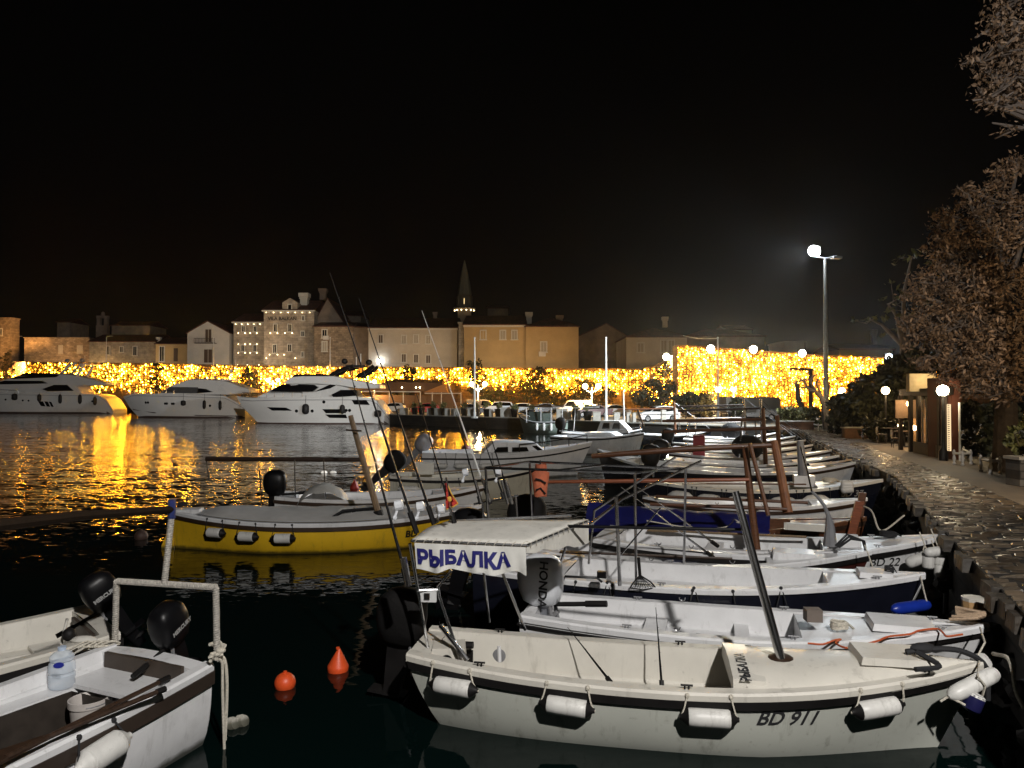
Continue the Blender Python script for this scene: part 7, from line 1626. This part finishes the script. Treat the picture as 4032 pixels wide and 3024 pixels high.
# dark evergreen
b_ = aty(3480, 1720, 34); 
def ever(label, px, Y, blobs, seed, lm=LEAFD, base_py=1720):
    rr = random.Random(seed); b_ = aty(px, base_py, Y); rt = thing('evergreen_tree', label, 'tree', (b_.x, Y, ZQ)); B0 = Vector((b_.x, Y, ZQ)); lv = MB(); tk = MB()
    tk.tube([(0, 0, -.1), (.05, 0, .9), (.1, 0, 1.6)], [.18, .15, .1], 8)
    for (cx, cy, cz, rx, ry, rz, n) in blobs:
        c = Vector((cx, cy, cz)) - B0; tk.tube([(.1, 0, 1.2), c.lerp(Vector((.1, 0, 1.2)), .5), c], [.08, .05, .02], 6)
        for i in range(n):
            d = Vector((rr.gauss(0, 1), rr.gauss(0, 1), rr.gauss(0, 1))).normalized() * rr.random() ** .3
            p = c + Vector((d.x * rx, d.y * ry, d.z * rz))
            for _ in range(7): leaf(lv, p + Vector((rr.gauss(0, .1), rr.gauss(0, .1), rr.gauss(0, .08))), .26, rr)
    tk.build('trunk', BARK, rt); lv.build('crown', lm, rt, smooth=False)
ever('dense dark evergreen behind the promenade globe lamps', 3450, 33.5, [tb(3360, 1600, 33, 100, 50, 170), tb(3460, 1550, 33, 110, 80, 240), tb(3560, 1490, 33, 100, 90, 240), tb(3620, 1430, 32, 70, 60, 120), tb(3400, 1640, 33, 130, 50, 170), tb(3560, 1590, 33, 110, 80, 200)], 21)
# leaning bare tree and the dark crane like post
b_ = aty(3260, 1690, 37); rt = thing('bare_tree', 'leaning bare tree with crooked limbs before the bright wall', 'tree', (b_.x, 37, ZQ)); q = lambda x, y: aty(x, y, 37) - Vector((b_.x, 37, ZQ))
MB().tube([q(3255, 1690), q(3245, 1600), q(3235, 1565), q(3215, 1545), q(3180, 1528), q(3150, 1525)], [.2, .16, .12, .1, .07, .04], 8).build('trunk', BARK, rt)
mb = MB()
for pts in ([(3235, 1565), (3215, 1510), (3225, 1480)], [(3215, 1545), (3190, 1500), (3160, 1490)], [(3180, 1528), (3165, 1495), (3140, 1488)], [(3245, 1600), (3262, 1560), (3268, 1500)], [(3190, 1500), (3205, 1478), (3235, 1470)], [(3165, 1495), (3135, 1505), (3125, 1530)]): mb.tube([q(*p) for p in pts], [.07, .045, .02], 6)
mb.build('limbs', BARK, rt)
b_ = aty(3192, 1640, 46); rt = thing('dark_post', 'dark post with an arm to the left before the bright wall', 'post', (b_.x, 46, ZQ)); q = lambda x, y: aty(x, y, 46) - Vector((b_.x, 46, ZQ))
MB().tube([q(3192, 1640), q(3192, 1455)], .14, 8).build('post', DKWOOD, rt); MB().tube([q(3200, 1456), q(3130, 1452), q(3078, 1452)], [.1, .07, .04], 7).build('arm', DKWOOD, rt)
b_ = aty(3140, 1640, 44); rt = thing('leaning_trunk', 'short thick leaning trunk left of the crooked tree', 'tree trunk', (b_.x, 44, ZQ)); q = lambda x, y: aty(x, y, 44) - Vector((b_.x, 44, ZQ))
MB().tube([q(3195, 1650), q(3160, 1610), q(3143, 1570), q(3140, 1520), q(3138, 1500)], [.22, .2, .17, .12, .05], 8).build('trunk', BARK, rt)
# hedges, planter walls, benches along the back of the path
def hedge(label, x0, x1, yt, yb, Y, seed, lm=LEAFD, d=1.0):
    a, b_ = aty(x0, yb, Y), aty(x1, yb, Y); h = aty(x0, yt, Y).z - ZQ; w = b_.x - a.x; rr = random.Random(seed); rt = thing('hedge', label, 'hedge', ((a.x + b_.x) / 2, Y, ZQ))
    lv = MB(); crown_leaves(lv, [((rr.uniform(-w / 2, w / 2), rr.uniform(0, d), rr.uniform(.05, h)), .22) for _ in range(int(60 + 30 * w))], rr, .2, 14); lv.build('foliage', lm, rt, smooth=False)
hedge('low clipped hedge behind the small white fence at the far promenade end', 3080, 3250, 1610, 1690, 41, 31, LEAFG)
hedge('dark hedge between the far white fence and the restaurant', 3300, 3480, 1640, 1712, 35, 32)
hedge('dark hedge under the evergreen beside the restaurant tables', 3440, 3640, 1660, 1730, 29, 33)
hedge('black bush row right of the orange restaurant wall', 3850, 4060, 1600, 1800, 21.5, 34, LEAFD, 1.5)
pp = mat('brown_planter_wall', (.12, .06, .035), .8, var=.3)
for x0, x1, y, Y, lb in ((3060, 3200, 1690, 39.6, 'long low brown planter wall near the floodlight mast foot'), (3320, 3450, 1722, 31.5, 'low dark planter wall beneath the dark hedge')):
    a, b_ = aty(x0, y, Y), aty(x1, y, Y); rt = thing('planter_wall', lb, 'planter wall', ((a.x + b_.x) / 2, Y, ZQ)); MB().box((0, 0, .22), (b_.x - a.x, .3, .44)).build('wall', pp, rt, smooth=False); MB().box((0, 0, .46), (b_.x - a.x + .08, .38, .05)).build('coping', CONC, rt, smooth=False)
# white balustrade corners
BAL = mat('white_baluster', (.55, .53, .5), .6, var=.1)
def balus(label, pts, Y, hpx):
    c = atz(pts[0][0], pts[0][1], ZQ); rt = thing('balustrade', label, 'balustrade', c, group='white baluster fences'); h = hpx * c.y / F
    foot = []
    for x, y in pts:
        p = atz(x, y, ZQ) - c; p.z = 0; foot.append(p); r = h * .13
        MB().lathe([(r * .9, 0), (r * .9, h * .12), (r * .5, h * .18), (r * .95, h * .4), (r * .5, h * .66), (r * .85, h * .74), (r * .85, h * .88), (r * .5, h * .92), (r * .6, h * .98), (r * .2, h * 1.06)], c=p, n=10).build('baluster', BAL, rt)
    mb = MB()
    for a, b_ in zip(foot, foot[1:]): mb.tube([a + Vector((0, 0, h * .8)), b_ + Vector((0, 0, h * .8))], h * .09, 4)
    mb.build('rail', BAL, rt, smooth=False)
balus('white baluster corner nearer the viewer beside the stone pillar', [(3862, 1858), (3900, 1868), (3938, 1867), (3908, 1845)], 16, 64)
balus('white baluster corner below the brown restaurant wall', [(3757, 1828), (3790, 1833), (3823, 1828), (3795, 1812)], 19, 55)
balus('small white fence piece beside the dark lamp pole far along the path', [(3270, 1700), (3285, 1708), (3303, 1706)], 34, 32)
balus('small white fence piece left of the floodlight mast foot', [(3200, 1692), (3222, 1698), (3240, 1696)], 36, 28)
p = atz(4010, 1912, ZQ); rt = thing('stone_pillar', 'squat pale stone pillar at the right edge of the picture', 'pillar', p)
MB().box((.1, 0, .26), (.42, .42, .52)).build('pillar', stone('patchy_stone', (.3, .28, .24), (.1, .09, .08), (.05, .045, .04), 1.0, .2, .15), rt, smooth=False); MB().box((.1, 0, .55), (.48, .48, .06)).build('cap_stone', CONC, rt, smooth=False)
small_tree('bush', 'leafy shrub lit from above behind the stone pillar', (p.x + .35, p.y + .35, ZQ + .3), 1.0, .7, LEAFG, 77, cat='bush', trunk=False, per=24, nc=30, s=.14)
# ---------------------------------------------------------------- restaurant
YR = 22.5
o = Vector((aty(3530, 1760, YR).x, YR, ZQ)); rt = thing('restaurant', 'open sided restaurant pavilion with glass screens and lit interior', 'restaurant', o); q = lambda x, y, Y=YR: aty(x, y, Y) - o
rf = MB(); A0, A1 = q(3540, 1560, 25), q(3735, 1556, 20.5); A2, A3 = q(3830, 1545, 22), q(3640, 1548, 27)
rf.add([A0, A1, A2, A3] + [v + Vector((0, 0, .22)) for v in (A0, A1, A2, A3)], [(3, 2, 1, 0), (4, 5, 6, 7), (0, 1, 5, 4), (1, 2, 6, 5), (2, 3, 7, 6), (3, 0, 4, 7)]); rf.build('roof', mat('dark_roof_edge', (.05, .042, .035), .8), rt, smooth=False)
def gv(px, Y): v = q(px, 1600, Y); return Vector((v.x, v.y, 0))
for i, (px, Y) in enumerate(((3545, 24.6), (3585, 23.8), (3617, 23.2), (3665, 22.2), (3700, 21.4), (3718, 20.9))):
    v = gv(px, Y); MB().box((v.x, v.y, A1.z / 2), (.11, .11, A1.z)).build('column', mat('brown_frame', (.03, .02, .014), .6), rt, smooth=False)
gl = newmat('clear_screen'); g_ = gl.node_tree.nodes['Principled BSDF']; g_.inputs['Base Color'].default_value = (.9, .9, .9, 1); g_.inputs['Roughness'].default_value = .05; g_.inputs['Alpha'].default_value = .22
for i, ((pa, Ya), (pb, Yb)) in enumerate((((3617, 23.2), (3665, 22.2)), ((3665, 22.2), (3700, 21.4)))):
    a, b_ = gv(pa, Ya), gv(pb, Yb); f = MB()
    MB().add([a + Vector((0, 0, .35)), b_ + Vector((0, 0, .35)), b_ + Vector((0, 0, A1.z - .1)), a + Vector((0, 0, A1.z - .1))], [(0, 1, 2, 3)]).build('glass_screen', gl, rt, smooth=False)
    for t in (0, .33, .66, 1): v = a.lerp(b_, t); f.box((v.x, v.y, A1.z / 2 + .15), (.035, .035, A1.z - .4))
    f.build('screen_frame', STEELP, rt, smooth=False)
a, b_ = gv(3600, 23.4), gv(3700, 21.3); MB().sweep([[Vector((v.x, v.y - .1, 0)), Vector((v.x, v.y - .1, .36)), Vector((v.x, v.y + .1, .36)), Vector((v.x, v.y + .1, 0))] for v in (a, b_)]).build('parapet', mat('grey_parapet', (.13, .11, .09), .8), rt, smooth=False)
a, b_ = gv(3722, 20.9), gv(3744, 20.7); MB().sweep([[Vector((v.x, v.y, .25)), Vector((v.x, v.y, A1.z - .25)), Vector((v.x, v.y + .1, A1.z - .25)), Vector((v.x, v.y + .1, .25))] for v in (a, b_)]).build('louvre_panel', emit('lit_louvre', (1, .72, .40), 1.1), rt, smooth=False)
lv = MB()
for i in range(24): v = (a + b_) / 2; z = lerp(.28, A1.z - .28, i / 23); lv.box((v.x, v.y - .03, z), ((b_ - a).x * 1.05, .05, .018))
lv.build('slats', DKWOOD, rt, smooth=False)
a, b_ = gv(3746, 20.8), gv(3800, 20.6); MB().box(((a.x + b_.x) / 2, a.y + .6, 1.15), (b_.x - a.x, 1.2, 2.3)).build('side_wall', mat('orange_side_wall', (.08, .022, .01), .7), rt, smooth=False)
MB().tube([gv(3778, 20.3), gv(3778, 20.3) + Vector((0, 0, 1.6))], .03, 6).build('downpipe', STEELP, rt)
MB().box((gv(3668, 26).x, 3.4, .7), (1.5, .2, 1.4)).build('back_wall', mat('warm_interior', (.35, .22, .12), .8), rt, smooth=False)
a = q(3558, 1580, 24.4); MB().box((a.x + .2, a.y, A0.z - .42), (.95, .05, .6)).build('awning_flap', mat('peach_blind', (.55, .36, .24), .8), rt, smooth=False)
for i, (px, py, Y) in enumerate(((3545, 1675, 25), (3600, 1685, 25.5), (3580, 1560 + 30, 24), (3660, 1575, 23))): MB().ball(q(px, py, Y), .09, 8, 6).build('table_lamp' if i < 2 else 'ceiling_lamp', emit('shaded_lamp', (1, .7, .35), 25), rt)
lamp('interior_light', 'POINT', o + Vector((q(3660, 1580, 24).x, 2.2, 1.5)), 80, (1, .66, .32), .3); lamp('interior_light', 'POINT', o + Vector((q(3560, 1580, 25).x, 3.2, 1.7)), 70, (1, .62, .3), .3)
u0 = q(3690, 1500, 21.5)
MB().box((u0.x + .35, u0.y + 1.5, u0.z - .02), (.8, .2, .55)).build('lit_upper_wall', mat('cream_upper_wall', (.5, .4, .25), .8), rt, smooth=False); lamp('upper_light', 'POINT', o + u0 + Vector((.4, .9, .1)), 25, (1, .75, .4), .15)
# terrace tables and chairs
def tset(label, px, py):
    p = atz(px, py, ZQ); rt = thing('terrace_table', label, 'table', p, group='dark terrace tables')
    MB().lathe([(.3, .53), (.32, .545), (.32, .56), (.0, .562)], n=14).build('table_top', mat('table_top', (.16, .11, .08), .3), rt); MB().lathe([(.2, 0), (.2, .02), (.03, .04), (.03, .53)], n=10).build('pedestal', BLACK, rt)
def chair(label, px, py, rz):
    p = atz(px, py, ZQ); rt = thing('terrace_chair', label, 'chair', p, rz, group='dark terrace chairs'); 
    MB().box((0, 0, .34), (.32, .32, .03)).build('seat', DKWOOD, rt, smooth=False); MB().box((0, .16, .5), (.32, .025, .24)).build('backrest', DKWOOD, rt, smooth=False)
    for a in (-1, 1):
        for b_ in (-1, 1): MB().tube([(a * .14, b_ * .14, 0), (a * .14, b_ * .14, .33)], .014, 5).build('leg', STEEL, rt)
for i, (x, y) in enumerate(((3500, 1742), (3560, 1760), (3590, 1738), (3440, 1728), (3400, 1716))):
    s_ = ('middle table beside the path', 'table nearest the glass screens', 'table under the peach blind', 'table by the dark hedge', 'farthest table by the evergreen')[i]
    tset('dark round terrace ' + s_, x, y); chair('dark chair left of the ' + s_, x - 28, y + 4, 1.3); chair('dark chair right of the ' + s_, x + 28, y - 2, -1.4)
# ---------------------------------------------------------------- thin mist box added to stand in for lens bloom round the lamps
hz = newmat('added_bloom_mist'); n_ = hz.node_tree.nodes; n_.remove(n_['Principled BSDF'])
pv = n_.new('ShaderNodeVolumePrincipled'); pv.inputs['Color'].default_value = (.9, .92, .95, 1); pv.inputs['Density'].default_value = .00009; pv.inputs['Anisotropy'].default_value = .88
hz.node_tree.links.new(pv.outputs[0], n_['Material Output'].inputs['Volume'])
tag(MB().box((0, 80, 12), (330, 205, 28)).build('haze', hz, smooth=False), None, None, None, 'stuff')
# ---------------------------------------------------------------- bring everything to metres
for ob in list(COL.objects):
    if ob.parent is None and ob.type in ('MESH', 'EMPTY'):
        ob.location = ob.location * K; ob.scale = ob.scale * K
